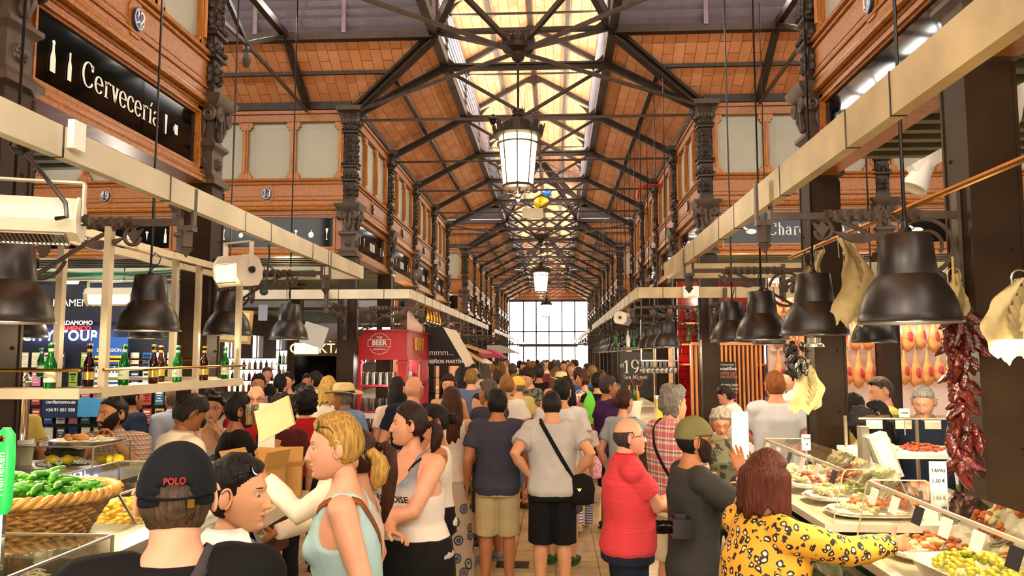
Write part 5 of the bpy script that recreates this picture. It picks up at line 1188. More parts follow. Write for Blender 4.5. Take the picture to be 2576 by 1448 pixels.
def tapas(c, r, n, mt, seed, lb, rim=True, rz=0):
    t = thing('tapas_platter', lb, 'platter', c, rz)
    q = MB(); q.ell([(0, 0, 0, r[0]*.8, r[1]*.8, .6), (0, 0, .012, r[0], r[1], .6), (0, 0, .016, r[0], r[1], .6), (0, 0, .006, r[0]*.85, r[1]*.85, .6)], 32); q.build('platter', plate_m, t)
    q = MB()
    for k in range(40):
        a = 2*PI*k/40; q.sph((r[0]*.86*math.copysign(abs(math.cos(a))**.6, math.cos(a)), r[1]*.86*math.copysign(abs(math.sin(a))**.6, math.sin(a)), .026), (.022, .022, .006), 8, 4)
    q.build('doily', doily, t)
    rr = random.Random(seed)
    for j, m_ in enumerate(mt):
        q = MB()
        for k in range(n):
            x, y = rr.uniform(-1, 1)*r[0]*.7, rr.uniform(-1, 1)*r[1]*.75; x += (j-.5*(len(mt)-1))*.03
            for i in range(5): q.sph((x+rr.uniform(-.025, .025), y+rr.uniform(-.025, .025), .035+rr.uniform(0, .03)+.012*j), (rr.uniform(.012, .024), rr.uniform(.01, .02), rr.uniform(.008, .015)), 7, 5)
        o = q.build('tapas_topping', m_, t); o['kind'] = 'stuff'
    return t
tapas((1.66, 3.66, 1.16), (.16, .15), 8, [tcol[1], tcol[0]], 1, 'platter of toasts with orange topping at the far end of the near case', rz=.2)
tapas((1.9, 3.4, 1.16), (.1, .12), 5, [tcol[1], tcol[3]], 2, 'small platter with pale and red toasts behind the olive tray')
tapas((1.62, 2.78, 1.16), (.13, .14), 5, [tcol[1], tcol[1]], 3, 'platter of white tapas on doilies at the bottom right corner')
for k, (y, mt, lb) in enumerate(((4.58, [tcol[1], tcol[0]], 'platter of pale toasts with orange topping, nearest in the second case'), (4.98, [tcol[1], tcol[2]], 'platter of green-topped tapas in the second case'), (5.36, [tcol[1], tcol[3]], 'platter of reddish tapas in the second case'), (5.74, [tcol[1], tcol[1]], 'platter of white tapas at the far end of the second case'))):
    tapas((1.8, y, 1.16+.012*k), (.25, .17), 16, mt, 10+k, lb)
t = thing('olive_tray', 'deep white tray heaped with green olives in the near case', 'tray', (1.65, 3.2, 1.152), .12)
q = MB(); q.ell([(0, 0, 0, .14, .19, .45), (0, 0, .07, .175, .235, .45), (0, 0, .075, .185, .245, .45), (0, 0, .07, .165, .225, .45), (0, 0, .02, .13, .18, .45)], 40); q.build('dish', plate_m, t)
olm = mat('olive_green', 'a3a32e', .25, 0, .2, 25, c2='c4bc4a'); om = MB(); om.sph((0, 0, 0), (.0125, .0125, .015), 10, 8); om = om.mesh('olive', [olm]); rr = random.Random(4)
for k in range(190):
    a, d_ = rr.uniform(0, 6.3), math.sqrt(rr.uniform(0, 1)); x, y = math.cos(a)*d_*.14, math.sin(a)*d_*.185; z = .07+.065*(1-d_*d_)*rr.uniform(.3, 1.)
    o = bpy.data.objects.new('olive', om); col.objects.link(o); o.location = (1.65+x, 3.2+y, 1.152+z); o.rotation_euler = (rr.uniform(0, 3), rr.uniform(0, 3), 0); tag(o, 'green olive in the heap on the deep white tray', 'olive', 'green olives in the tray')
q = MB()
for k in range(24): x, y = rr.uniform(.02, .12), rr.uniform(-.14, .1); q.tube([(x, y, .09), (x+.07, y-.02, .1)], .0015, 4)
q.build('skewers', mat('wood_skewer', 'e0cc8a', .6), t)
o = heap('cling_film', 'crumpled translucent bag lying in the near display case', 'bag', (1.86, 3.72, 1.18), (.08, .07, .08), 12, .045, mat('film', 'efe9d8', .3, 0, .05, 5), 3); del o['kind']
def card_sign(px, py, Y, w_, h_, lines, lb, tilt=0):
    t = thing('price_sign', lb, 'sign', at(px, py, Y=Y), 0); q = MB(); q.box((0, 0, 0), (w_, .004, h_), Matrix.Rotation(tilt, 3, 'Y')); q.build('card', doily, t, smooth=False)
    for s, size, dz in lines: flat_text(t, s, size, (dz*tilt*0, -.004, dz), M['dark_text'], .0)
    q = MB(); q.tube([(0, .003, -h_/2), (0, .003, -h_/2-.12)], .004, 5); q.build('holder', steel, t)
mat('dark_text', '2a2418', .6)
card_sign(2360, 1200, 3.6, .075, .14, [('TAPAS', .022, .03), ('1,50 €', .022, -.015)], 'white card reading TAPAS 1,50 € above the near case')
card_sign(2028, 1112, 5.1, .055, .1, [('TAPAS', .017, .025), ('1 €', .017, -.012)], 'small white card reading TAPAS 1 € on the second case')
card_sign(2275, 1038, 5.5, .07, .06, [('TAPAS', .016, .0)], 'small blank-looking card on top of the far case')
t = thing('menu_stand', 'white menu card standing in front of the woman in red glasses', 'menu', at(1862, 1095, Y=5.75), .15); q = MB(); q.box((0, 0, 0), (.125, .006, .34)); q.build('card', wp, t, smooth=False); q = MB(); q.box((0, 0, -.2), (.13, .05, .06)); q.build('foot', pane, t, smooth=False)
# frontal far case with scale
t = thing('glass_display_case', 'frontal glass display case under the dried peppers, with card strip', 'display case', (0, 5.6, 0)); a, b_ = at(2160, 1052, Y=5.6), at(2560, 1140, Y=5.6)
q = MB(); q.add([(a.x, 0, a.z), (b_.x, 0, a.z), (b_.x, .35, a.z), (a.x, .35, a.z)], [(0, 1, 2, 3)]); q.add([(a.x, 0, a.z), (b_.x, 0, a.z), (b_.x, -.06, b_.z), (a.x, -.06, b_.z)], [(0, 1, 2, 3)]); q.build('hood', acr, t, smooth=False)
q = MB(); q.bx(a.x, b_.x, -.1, .45, b_.z-.03, b_.z); q.build('shelf', white, t, smooth=False); q = MB(); q.bx(a.x, b_.x, -.1, .45, b_.z-.3, b_.z-.285); q.build('glass_shelf', pane_g, t, smooth=False)
q = MB(); q.bx(a.x, b_.x, -.1, .45, 0, b_.z-.45); q.build('cabinet', steel, t, smooth=False)
q = MB(); q.bx(a.x, b_.x, -.004, .004, a.z-.005, a.z+.006); q.build('edge', M['acrylic_edge'], t, smooth=False)
for x in (a.x+.02, (a.x+b_.x)/2, b_.x-.02): q = MB(); q.bx(x-.01, x+.01, .3, .32, b_.z-.45, a.z); q.build('upright', steel, t, smooth=False)
for k in range(5): q = MB(); q.bx(a.x+.05+k*.2, a.x+.16+k*.2, -.006, -.002, a.z-.07, a.z-.01); q.build('price_card', doily, t, smooth=False)
for k, (dx, m_, lb) in enumerate(((.2, tcol[1], 'heap of pale tapas in the frontal case, left'), (.5, tcol[3], 'heap of reddish tapas in the frontal case, middle'), (.8, tcol[0], 'heap of orange tapas in the frontal case, right'))):
    heap('tapas_heap', lb, 'tapas', (a.x+dx, 5.77, b_.z), (.14, .14, .05), 60, .016, m_, 20+k)
t = thing('weighing_scale', 'grey weighing scale with tilted display by the inner column', 'scale', (at(2195, 1150, Y=5.3).x, 5.3, 1.14)); sc0 = t
q = MB(); q.bx(-.08, -.03, -.04, .04, 0, .45); q.bx(-.05, .02, -.06, .06, 0, .2); q.build('pillar', steel, t, smooth=False); q = MB(); q.box((.05, -.05, .26), (.12, .1, .3), Matrix.Rotation(-.35, 3, 'Y')); q.build('display', mat('scale_grey', 'b8b8ac', .35), t, smooth=False)
q = MB(); q.box((.05, -.104, .26), (.09, .003, .24), Matrix.Rotation(-.35, 3, 'Y')); q.build('screen', wp, t, smooth=False); q = MB(); q.bx(.1, .38, -.12, .2, .0, .05); q.build('pan', steel, t, smooth=False)
q = MB(); q.bx(-.12, .42, -.16, .24, -.02, 0); q.bx(-.1, .4, -.1, .2, -1.14, -.02); q.build('plinth', steel, t, smooth=False)
# ceiling spots
for px, py, Y, lb in ((2330, 425, 4.6, 'white ceiling spotlight under the upper right soffit'), (2560, 250, 4.2, 'white round ceiling lamp at the upper right edge')):
    t = thing('ceiling_spotlight', lb, 'spotlight', at(px, py, Y=Y)); R = Matrix.Rotation(.5, 3, 'Y'); q = MB(); q.box((.03, 0, .05), (.26, .09, .07), Matrix.Rotation(-.5, 3, 'Y')); q.build('arm', white, t, smooth=False)
    q = MB(); q.lathe([(.0, .08), (.05, .07), (.055, .0), (.07, -.05), (.075, -.1), (.06, -.1), (.0, -.06)], n=20, cap=False); q.v = [tuple(R @ Vector(v)+Vector((-.03, 0, -.03))) for v in q.v]; q.build('head', white, t)
# ham stall in the right background
pinkw = mat('ham_stall_white', 'efd8c8', .5); hamm = mat('ham_skin', 'b8703a', .35, 0, .3, 6, .2, c2='d89a58'); hamr = mat('ham_meat', '8e2a22', .35, 0, .3, 8, c2='b8463a')
t = thing('ham_stall', 'pale pink ham stall with fridge counter, right background', 'stall'); hx0, hx1 = at(1935, 900, Y=13.4).x, at(2420, 900, Y=13.4).x
q = MB(); q.bx(hx0, hx1, 13.4, 13.5, 0, 3.5); q.build('back_wall', pinkw, t, smooth=False)
q = MB(); q.bx(hx0-1.4, hx1, 10.9, 11.5, .95, 1.15); q.build('counter_band', mat('magenta_band', 'a01a50', .4), t, smooth=False); q = MB(); q.bx(hx0-1.4, hx1, 10.95, 11.5, 0, .95); q.bx(hx0-1.4, hx1, 10.9, 11.5, 1.15, 1.18); q.build('counter', white, t, smooth=False)
for z in (2.15, 2.75, 3.3): q = MB(); q.bx(hx0, hx1, 13.28, 13.32, z, z+.05); q.build('hanging_bar', pinkw, t, smooth=False)
def ham():
    t = thing('cured_ham', 'x', 'ham'); q = MB(); q.tube([(0, 0, 0), (0, 0, -.1), (.0, 0, -.22), (.01, 0, -.34), (.0, 0, -.48), (0, 0, -.58), (0, 0, -.62)], [.018, .022, .045, (.095, .06), (.115, .07), (.07, .05), .01], 14); q.build('leg', hamm, t)
    q = MB(); q.sph((.02, -.035, -.4), (.06, .035, .13), 12, 8); q.build('cut_face', hamr, t); q = MB(); q.tube(arc((0, 0, .03), .03, -PI/2, PI, 8), .004, 5); q.build('cord', blackp, t); return t
h0 = ham(); kidsreg(h0); first = True; rr = random.Random(2)
for z, n, row in ((2.17, 17, 'lower'), (2.77, 15, 'middle'), (3.3, 15, 'top')):
    for k in range(n):
        x = hx0+.1+(hx1-hx0-.2)*k/(n-1)
        if row != 'lower' and x < hx0+.0: continue
        o = h0 if first else dup(h0); first = False; o.location = (x, 13.22, z); o.rotation_euler = (0, 0, rr.uniform(-.6, .6)); o['label'] = 'cured ham hanging in the %s row of the pink lit stall' % row; o['group'] = 'cured hams in the %s row' % row
        o.scale = (1, 1, rr.uniform(.9, 1.05))
poster('price_poster', 2208, 2258, 872, 908, 13.0, wp, 'white price poster reading Jamón de 17,00 among the hams', [('Jamón', .3, 0, .25, mat('text_red', 'b02a2a', .5), 0), ('de', .2, .1, 0, M['text_red'], 0), ('17,00', .3, 0, -.28, M['dark_text'], .001)])
# slatted screen, poster, tiled wall, wine shelves
t = thing('slatted_screen', 'warm wooden slatted screen behind the poster, right', 'screen'); sx0, sx1 = at(1740, 900, Y=12.6).x, at(1912, 900, Y=12.6).x; zt, zb = at(1800, 868, Y=12.6).z, .0
sl = wood_mat('slat_wood', 'c47a3e', 'dc9858', 2)
q = MB(); q.bx(sx0, sx1, 12.55, 12.65, zt, zt+.05); q.build('top_rail', sl, t, smooth=False)
for k in range(17): x = sx0+(sx1-sx0)*k/16; q = MB(); q.bx(x-.016, x+.016, 12.56, 12.64, 0, zt); q.build('slat', sl, t, smooth=False)
q = MB(); q.bx(sx0, sx1, 12.75, 12.8, 0, zt); q.build('backing', mat('backing_dark', '4a2414', .6), t, smooth=False)
rt = brick_mat('red_tiles', 'a01616', '8a1010', '5a0c0c', 1, .3, .15, .01, .15, 'XZ', .5, .3, .2)
t = thing('tiled_wall', 'glossy red tiled wall left of the slatted screen', 'wall'); q = MB(); q.bx(2.2, sx1+.4, 13.9, 14.0, 0, 3.4); q.build('tiles', rt, t, smooth=False)
for z in (1.9, 2.25, 2.62): q = MB(); q.bx(2.25, sx1+.4, 13.6, 13.9, z, z+.03); q.build('shelf', sl, t, smooth=False)
for k in range(22):
    o = bpy.data.objects.new('wine_bottle', BOT[2 if k % 3 else 0]); col.objects.link(o); o.location = (2.35+.17*(k % 11), 13.72, (2.29 if k < 11 else 2.66)); tag(o, 'dark wine bottle on the shelves of the red tiled wall', 'bottle', 'wine bottles on the red wall')
pt = poster('menu_poster', 1803, 1852, 909, 1008, 12.2, mat('poster_black', '17110f', .5), 'black poster reading bocadillos and aceite de oliva extra', [('los Gourmets', .07, 0, .42, letter, 0), ('bocadillos', .13, 0, .32, letter, .001), ('ACEITE DE', .09, 0, .2, mat('text_orange', 'c87a3a', .5), .001), ('OLIVA EXTRA', .09, 0, .11, M['text_orange'], .001), ('SANDWICHES', .09, -.0, -.1, letter, 0), ('MADE WITH THE best', .06, 0, -.19, letter, 0), ('EXTRA OLIVE OIL', .075, 0, -.28, M['text_orange'], 0)])
q = MB(); q.box((0, -.012, -.46*.6), (.3, .004, .02)); q.build('stripe', pk, pt, smooth=False)
# el 19 wine bar
pt = poster('bar_sign', 1560, 1645, 884, 1000, 14.6, mat('sign_black', '100e0c', .5), 'black sign reading el 19 San Miguel beside hanging wine glasses', [])
flat_text(pt, '19', .16, (-.1, -.013, .13), letter, 0, 'serif'); flat_text(pt, 'el', .05, (-.28, -.013, .17), letter, 0, 'serif'); flat_text(pt, 'San Miguel', .05, (-.03, -.013, -.05), letter, 0, 'serif')
q = MB()
for k in range(26):
    a = 2*PI*k/26; rr_ = .1+.012*math.sin(5*a); q.sph((rr_*math.cos(a), -.014, -.13+rr_*.8*math.sin(a)), (.014, .004, .012), 6, 4)
q.build('red_ring', mat('wine_red', 'a82a3a', .5), pt)
t = thing('wine_glass_rack', 'rack with wine glasses hanging upside down right of the sign', 'rack', (at(1655, 905, Y=13.2).x, 13.2, at(1655, 908, Y=13.2).z)); q = MB(); q.bx(-.3, .3, -.2, .2, 0, .02); q.tube([(-.28, 0, 0), (-.28, 0, .7)], .01, 6); q.tube([(.28, 0, 0), (.28, 0, .7)], .01, 6); q.build('frame', steel, t, smooth=False)
wg = MB(); wg.lathe([(.032, 0), (.033, -.003), (.004, -.008), (.004, -.09), (.02, -.105), (.036, -.14), (.034, -.19), (.031, -.2)], n=12, cap=False); wg = wg.mesh('wine_glass', [ware])
for k in range(24):
    o = bpy.data.objects.new('wine_glass', wg); col.objects.link(o); o.location = (t.location.x-.26+.075*(k % 8), 13.05+.13*(k//8), t.location.z-.001); tag(o, 'wine glass hanging upside down from the rack by the black sign', 'glass', 'hanging wine glasses')
t2 = thing('wine_shelf', 'shelf of wine bottles above the hanging glasses', 'shelf', (1.55, 13.9, 2.2)); q = MB(); q.bx(-.5, .4, -.1, .15, 0, .02); q.build('board', M['dark_cabinet'], t2, smooth=False)
for k in range(8): o = bpy.data.objects.new('wine_bottle', BOT[(0, 2, 4)[k % 3]]); col.objects.link(o); o.location = (1.1+.105*k, 13.9, 2.221); tag(o, 'wine bottle on the shelf above the hanging glasses', 'bottle', 'bottles above the hanging glasses')
t = thing('wine_bar', 'lit wine bar counter in the right row behind the purple shirt', 'bar'); q = MB(); q.bx(1.25, 2.0, 11.6, 20.5, 1.05, 1.12); q.build('worktop', marble, t, smooth=False); q = MB(); q.bx(1.4, 1.95, 11.7, 20.4, 0, 1.05); q.build('front', wooddk, t, smooth=False)
t = thing('ice_bucket', 'white lit champagne bucket with bottles under the black sign', 'bucket', (at(1590, 985, Y=12.3).x, 12.3, 1.12)); q = MB(); q.lathe([(.12, 0), (.17, .25), (.16, .25), (.11, .02)], n=20); q.build('bucket', white, t)
for k in range(6): o = bpy.data.objects.new('champagne_bottle', BOT[0 if k % 2 else 3]); col.objects.link(o); o.location = (t.location.x+.08*math.cos(k), 12.3+.08*math.sin(k), 1.3); tag(o, 'bottle standing in the white ice bucket', 'bottle', 'bottles in the ice bucket')
t = thing('juice_dispenser', 'square glass dispenser of yellow juice on the wine bar', 'dispenser', (at(1672, 1000, Y=11.9).x, 11.9, 1.12)); q = MB(); q.bx(-.14, .14, -.12, .12, 0, .3); q.build('tank', mat('juice_yellow', 'e8cf5a', .1), t, smooth=False); q = MB(); q.bx(-.15, .15, -.13, .13, .3, .34); q.build('lid', white, t, smooth=False)
q = MB(); q.bx(-.03, .05, -.125, -.12, .1, .2); q.build('label', M['poster_black'], t, smooth=False)
for k, (X, Y0, Y1, lb) in enumerate(((1.55, 27.5, 37, 'far stall counter on the right by the bright end'), (1.55, 21, 25.5, 'farther stall counter on the right behind the crowd'))):
    q = MB(); q.bx(X-.45, X+.45, Y0, Y1, 0, 1.15); q.bx(X-.5, X+.5, Y0-.05, Y1+.05, 1.15, 1.2); tag(q.build('stall_counter', M['dark_cabinet'], smooth=False), lb, 'counter')
q = MB(); q.bx(-.16, .16, -.12, .12, 0, .006)
for k in range(6): q.bx(-.13+.052*k-.012, -.13+.052*k+.012, -.09, .09, .006, .008)
tag(q.build('floor_drain', M['dark_text'], smooth=False, loc=(at(1290, 1420, Z=0).x, at(1290, 1420, Z=0).y, 0)), 'dark floor drain grating between the standing men', 'drain')
t = thing('led_spotlight', 'silver finned spotlight bulb showing under the second lamp from the right', 'bulb', tuple(at(2048, 862, Y=4.77)))
q = MB(); q.lathe([(.0, .03), (.035, .03), (.036, .0), (.055, -.008), (.058, -.025), (.0, -.022)], n=24, cap=False)
for k in range(20): q.beam((.036*math.cos(k*PI/10), .036*math.sin(k*PI/10), .0), (.036*math.cos(k*PI/10), .036*math.sin(k*PI/10), .03), .004, .008)
q.build('housing', steel, t, smooth=False)
q = MB(); q.tube([at(1700, 466, Y=16.2), at(1625, 466, Y=16.2), at(1605, 480, Y=16.2), at(1603, 500, Y=16.2)], .03, 8); tag(q.build('fire_pipe', mat('pipe_red', 'c0241c', .4)), 'bent red fire pipe under the roof on the right', 'pipe')
# spill lights of the place, plus added kiosk and aisle fill
for x, y, z, *_ in LP[:12]: point('bulb_light', (x, y, z-.03), 10, r=.05)
for k in range(0, 9, 2): point('bulb_light', (1.6, 11.2+.93*k, 2.14), 22, r=.05)
for k in range(0, 8, 3): point('bulb_light', (1.55, 20.6+.95*k, 2.14), 30, r=.05)
point('stall_light', (at(300, 900, Y=8.2).x, 8.0, 2.7), 25, (1, .9, .75)); point('stall_light', (-5, 14, 3.0), 60); point('stall_light', (-3.0, 16, 2.9), 50); point('stall_light', (-3.1, 20, 2.9), 60)
point('kiosk_fill_light', (-2.75, 12.7, 1.95), 14, (1, .9, .8)); point('kiosk_fill_light', (-2.7, 12.15, 1.5), 5, (1, .9, .8)); point('bar_light', (1.7, 13.0, 2.35), 25)  # both kiosk points are added fill for the dark glass shelves, no fixture there
for y in (-4.5, .2): point('lantern_and_fill_light', (XC, y, 4.0), 120, r=.2)  # added warm fill out of view, no lantern hangs at these points
area('ham_stall_light', ((hx0+hx1)/2, 12.6, 3.5), (.35, 0, 0), 2.6, .3, 90, (1, .78, .62)); point('stall_light', (2.9, 12.0, 3.2), 35, (1, .75, .5))
area('case_light', (1.85, 3.1, 2.12), (0, 0, 0), .1, 1.0, 26, (1, .86, .58)); area('case_light', (1.9, 5.1, 2.12), (0, 0, 0), .1, 1.3, 32, (1, .86, .58)); area('case_light', (2.9, 5.6, 2.3), (0, 0, 0), .8, .1, 22, (1, .88, .65))
area('bar_light', (-2.1, 3.0, 1.86), (0, 0, 0), .1, 1.6, 16, (1, .8, .45))
# ================= people =================
def to_mb(me):
    n = len(me.vertices); co = np.empty(n*3, dtype=np.float32); me.vertices.foreach_get('co', co)
    b = MB(); b.v = [tuple(x) for x in co.reshape(-1, 3).tolist()]
    b.f = [tuple(p.vertices) for p in me.polygons]; b.m = [0]*len(b.f); return b
def remesh(mb, vox, it=2, wr=0.0, seed=0, wsc=9.0):
    me = bpy.data.meshes.new('r'); me.from_pydata(mb.v, [], mb.f); me.update()
    o = bpy.data.objects.new('r', me); TS.collection.objects.link(o)
    m = o.modifiers.new('a', 'REMESH'); m.mode = 'VOXEL'; m.voxel_size = vox; m.adaptivity = 0
    if it: s = o.modifiers.new('b', 'SMOOTH'); s.factor = .5; s.iterations = it
    TS.view_layers[0].update(); dg = TS.view_layers[0].depsgraph; r = bpy.data.meshes.new_from_object(o.evaluated_get(dg))
    bpy.data.objects.remove(o); bpy.data.meshes.remove(me)
    if wr:
        n = len(r.vertices); co = np.empty(n*3, dtype=np.float32); no = np.empty(n*3, dtype=np.float32)
        r.vertices.foreach_get('co', co); r.vertex_normals.foreach_get('vector', no); co = co.reshape(-1, 3); no = no.reshape(-1, 3); sd = seed*3.7
        d = np.array([noise.noise(Vector((x*wsc+sd, y*wsc, z*wsc*.55)))+.5*noise.noise(Vector((x*wsc*2.4+sd, y*wsc*2.4, z*wsc*1.2+5))) for x, y, z in co.tolist()], dtype=np.float32)
        co += no*(d[:, None]*wr); r.vertices.foreach_set('co', co.ravel()); r.update()
    b = to_mb(r); bpy.data.meshes.remove(r); return b
def g(x, s): return math.exp(-(x/s)**2)
HG = {}
def head_grid(n, m, fem=False, fat=0.0):
    key = (n, m, fem, fat)
    if key in HG: return HG[key]
    a, b_, c = .076, .097, .118; P = []; LM = []
    for i in range(m+1):
        ph = PI*i/m
        for j in range(n):
            u = j/n-.5; la = PI/2+2*PI*u-.72*math.sin(2*PI*u); s, co = math.sin(la), math.cos(la)
            x = a*max(0, math.sin(ph))**.92*co; y = b_*max(0, math.sin(ph))**.95*s; z = c*math.cos(ph)
            lo = max(0, -z/c); up = max(0, z/c)
            x *= 1-.26*lo**1.5*(1-.5*fat)+(.05*lo if not fem else 0); x *= 1+fat*.12*lo
            if s < 0: y *= 1-.42*lo**1.2
            y += .046*lo**2.2; y -= .006*up*(s > 0); z += .004
            if s > 0:
                w = min(1, s*1.6); xa = abs(x)
                y += w*(.005*g(z-.034, .011)*g(x, .055)*(0.5 if fem else 1)-.0125*g(xa-.031, .0165)*g(z-.013, .0115)-.004*g(x, .012)*g(z-.024, .012))
                if -.042 < z < .024:
                    t = (.024-z)/.054; hgt = .003+.021*min(1, t)**1.2
                    if z < -.030: hgt *= max(0, 1-((-.030-z)/.011)**2)
                    y += hgt*g(x, .0075+.0045*t)+.006*g(xa-.0135, .006)*g(z+.029, .007)
                y += w*(.0075*g(z+.0535, .0055)*g(x, .019)+.0065*g(z+.0655, .006)*g(x, .017)-.006*g(z+.0595, .0026)*g(x, .022)-.004*g(z+.0765, .006)*g(x, .02))
                y += w*(.010*g(z+.096, .015)*g(x, .024)+.004*g(xa-.045, .02)*g(z+.018, .022)*(1+fat*2))
            P.append(Vector((x, y, z))); LM.append((la, s))
    N = []
    for i in range(m+1):
        for j in range(n):
            p1, p2 = P[i*n+(j+1) % n], P[i*n+(j-1) % n]; q1, q2 = P[min(i+1, m)*n+j], P[max(i-1, 0)*n+j]
            v = (p1-p2).cross(q1-q2); v = v.normalized() if v.length > 1e-9 else Vector((0, 0, 1 if i == 0 else -1))
            if v.dot(P[i*n+j]) < 0: v = -v
            N.append(v)
    HG[key] = (P, N, LM, n, m); return HG[key]
def head_mb(H):
    P, N, LM, n, m = H; b = MB()
    return b.add(P, [(i*n+k, (i+1)*n+k, (i+1)*n+(k+1) % n, i*n+(k+1) % n) for i in range(m) for k in range(n)])
def patch(H, mask, thick, ns=0, seed=0, sc_=30):
    P, N, LM, n, m = H; mk = [mask(p, l[1]) for p, l in zip(P, LM)]; b = MB(); mp = {}
    for i in range(m):
        for k in range(n):
            f = (i*n+k, (i+1)*n+k, (i+1)*n+(k+1) % n, i*n+(k+1) % n)
            if max(mk[q] for q in f) > 0.01:
                g_ = []
                for q in f:
                    if q not in mp:
                        mp[q] = len(b.v); t = thick(P[q]) if callable(thick) else thick; v = max(0, min(1, mk[q]))
                        if ns: t *= 1+ns*noise.noise(P[q]*sc_+Vector((seed, 0, 0)))
                        b.v.append(tuple(P[q]+N[q]*(-.0025+(t+.0025)*v**.6)))
                    g_.append(mp[q])
                b.f.append(tuple(g_)); b.m.append(0)
    return b
def hline(s, f=.078, back=-.07):
    if s > .15: return .012+(f-.012)*((s-.15)/.85)**.45
    return .012+(back-.012)*min(1, (.15-s)/.6)
def m_hair(f=.078, back=-.07): return lambda p, s: (p.z-hline(s, f, back))/.012
def m_bald(p, s): return min((p.z-hline(s, .2, -.075))/.012, (.045-p.z)/.014, (.35-s)/.1)
def m_thin(p, s): return min((p.z-hline(s, .085, -.07))/.012, 1)
def m_beard(p, s):
    if s < -.05: return 0
    xa = abs(p.x); top = -.036+max(0, xa-.03)*1.5
    v = min((top-p.z)/.006, 1)
    mouth = ((p.x/.02)**2+((p.z+.06)/.011)**2)
    return min(v, (mouth-1)/.4, (p.y+.01)/.01)
def m_brow(p, s): return 1-(((abs(p.x)-.032)/.018)**2+((p.z-.034-.1*(abs(p.x)-.03))/.0045)**2) if s > 0 else 0
def m_lip(p, s): return 1-((p.x/.025)**2+((p.z+.0595)/.0135)**2) if s > 0 else 0
def curtain(L, rx, ry, open_, flare=.0, seed=0, n=40, m=14, y0=-.01, ztop=.09, wav=.004):
    b = MB(); vs = []
    for side in (0, 1):
        for i in range(m+1):
            t = i/m; z = ztop-(ztop+L)*t; k = min(1, .25+t*3.2)**.5; r1 = rx*k+flare*t*t; r2 = ry*k+flare*.6*t*t
            for j in range(n+1):
                a = PI/2+math.radians(open_)+(2*PI-2*math.radians(open_))*j/n; d = (1-side*.16*(1 if t > .1 else .3))
                w = wav*(math.sin(j*1.9+seed)+noise.noise(Vector((j*.5, t*4, seed)))*2)*t
                zz = z-(.02*math.sin(j*1.3+seed)+.015*math.sin(j*.47+seed))*(t**6)
                vs.append(((r1*d+w)*math.cos(a), y0+(r2*d+w)*math.sin(a)-.0*t, zz))
    o = (m+1)*(n+1); W = n+1
    fs = [(i*W+j, i*W+j+1, (i+1)*W+j+1, (i+1)*W+j) for i in range(m) for j in range(n)]
    fs += [tuple(o+x for x in reversed(f)) for f in fs]
    fs += [(m*W+j, m*W+j+1, o+m*W+j+1, o+m*W+j) for j in range(n)]+[(j+1, j, o+j, o+j+1) for j in range(n)]
    for e in (0, n): fs += [(i*W+e, (i+1)*W+e, o+(i+1)*W+e, o+i*W+e) if e else ((i+1)*W+e, i*W+e, o+i*W+e, o+(i+1)*W+e) for i in range(m)]
    return b.add(vs, fs)
# hands: wrist at origin, fingers along +X, palm facing -Z, thumb on the +Y side
HC_ = {}
def hand_mb(curl, spread, vox):
    k = (round(curl, 1), round(spread, 1), vox)
    if k in HC_: return HC_[k]
    b = MB(); b.tube([(-.02, 0, 0), (.01, 0, 0), (.04, .0, 0), (.075, -.001, 0), (.09, -.001, -.001)], [(.020, .024), (.018, .026), (.0145, .037), (.0135, .040), (.010, .036)], 12, flat=(0, 1, 0))
    for i, (y, L, r) in enumerate(((.030, .072, .0088), (.010, .080, .0092), (-.011, .074, .0088), (-.031, .058, .0078))):
        p = Vector((.082-.006*(i == 3)-.003*(i == 0), y, 0)); a = -curl*.35-.05*i*curl; sp = spread*(1.5-i)*.09
        b.cap(p-Vector((.025, 0, .0)), p, r*1.05, r*1.02, 8)
        for seg, (f, cu) in enumerate(((.46, 1.0), (.30, 1.25), (.24, .8))):
            d = Vector((math.cos(a)*math.cos(sp), math.sin(sp)*math.cos(a), math.sin(a))); q = p+d*(L*f); b.cap(p, q, r*(1-.08*seg), r*(.94-.08*seg), 8); p = q; a -= curl*cu
    p = Vector((.018, .026, -.006)); d = Vector((.62, .72, -.25)).normalized(); q = p+d*.042; b.cap(p, q, .0135, .011, 8)
    d = Vector((.85, .42-.2*curl, -.3-.3*curl)).normalized(); q2 = q+d*.03; b.cap(q, q2, .0108, .0098, 8); d = Vector((.92, .2-.3*curl, -.3-.5*curl)).normalized(); b.cap(q2, q2+d*.024, .0098, .008, 8)
    HC_[k] = remesh(b, vox, 1) if vox < .009 else b; return HC_[k]
def ik(S, W, l1, l2, pole):
    S, W = Vector(S), Vector(W); d = W-S; L = d.length
    if L > (l1+l2)*.985: W = S+d*((l1+l2)*.985/L); d = W-S; L = d.length
    u = d/L; x = (l1*l1-l2*l2+L*L)/(2*L); h = math.sqrt(max(0, l1*l1-x*x)); p = Vector(pole); p = p-u*p.dot(u)
    p = p.normalized() if p.length > 1e-5 else u.orthogonal().normalized()
    return S+u*x+p*h, W
BY = {}
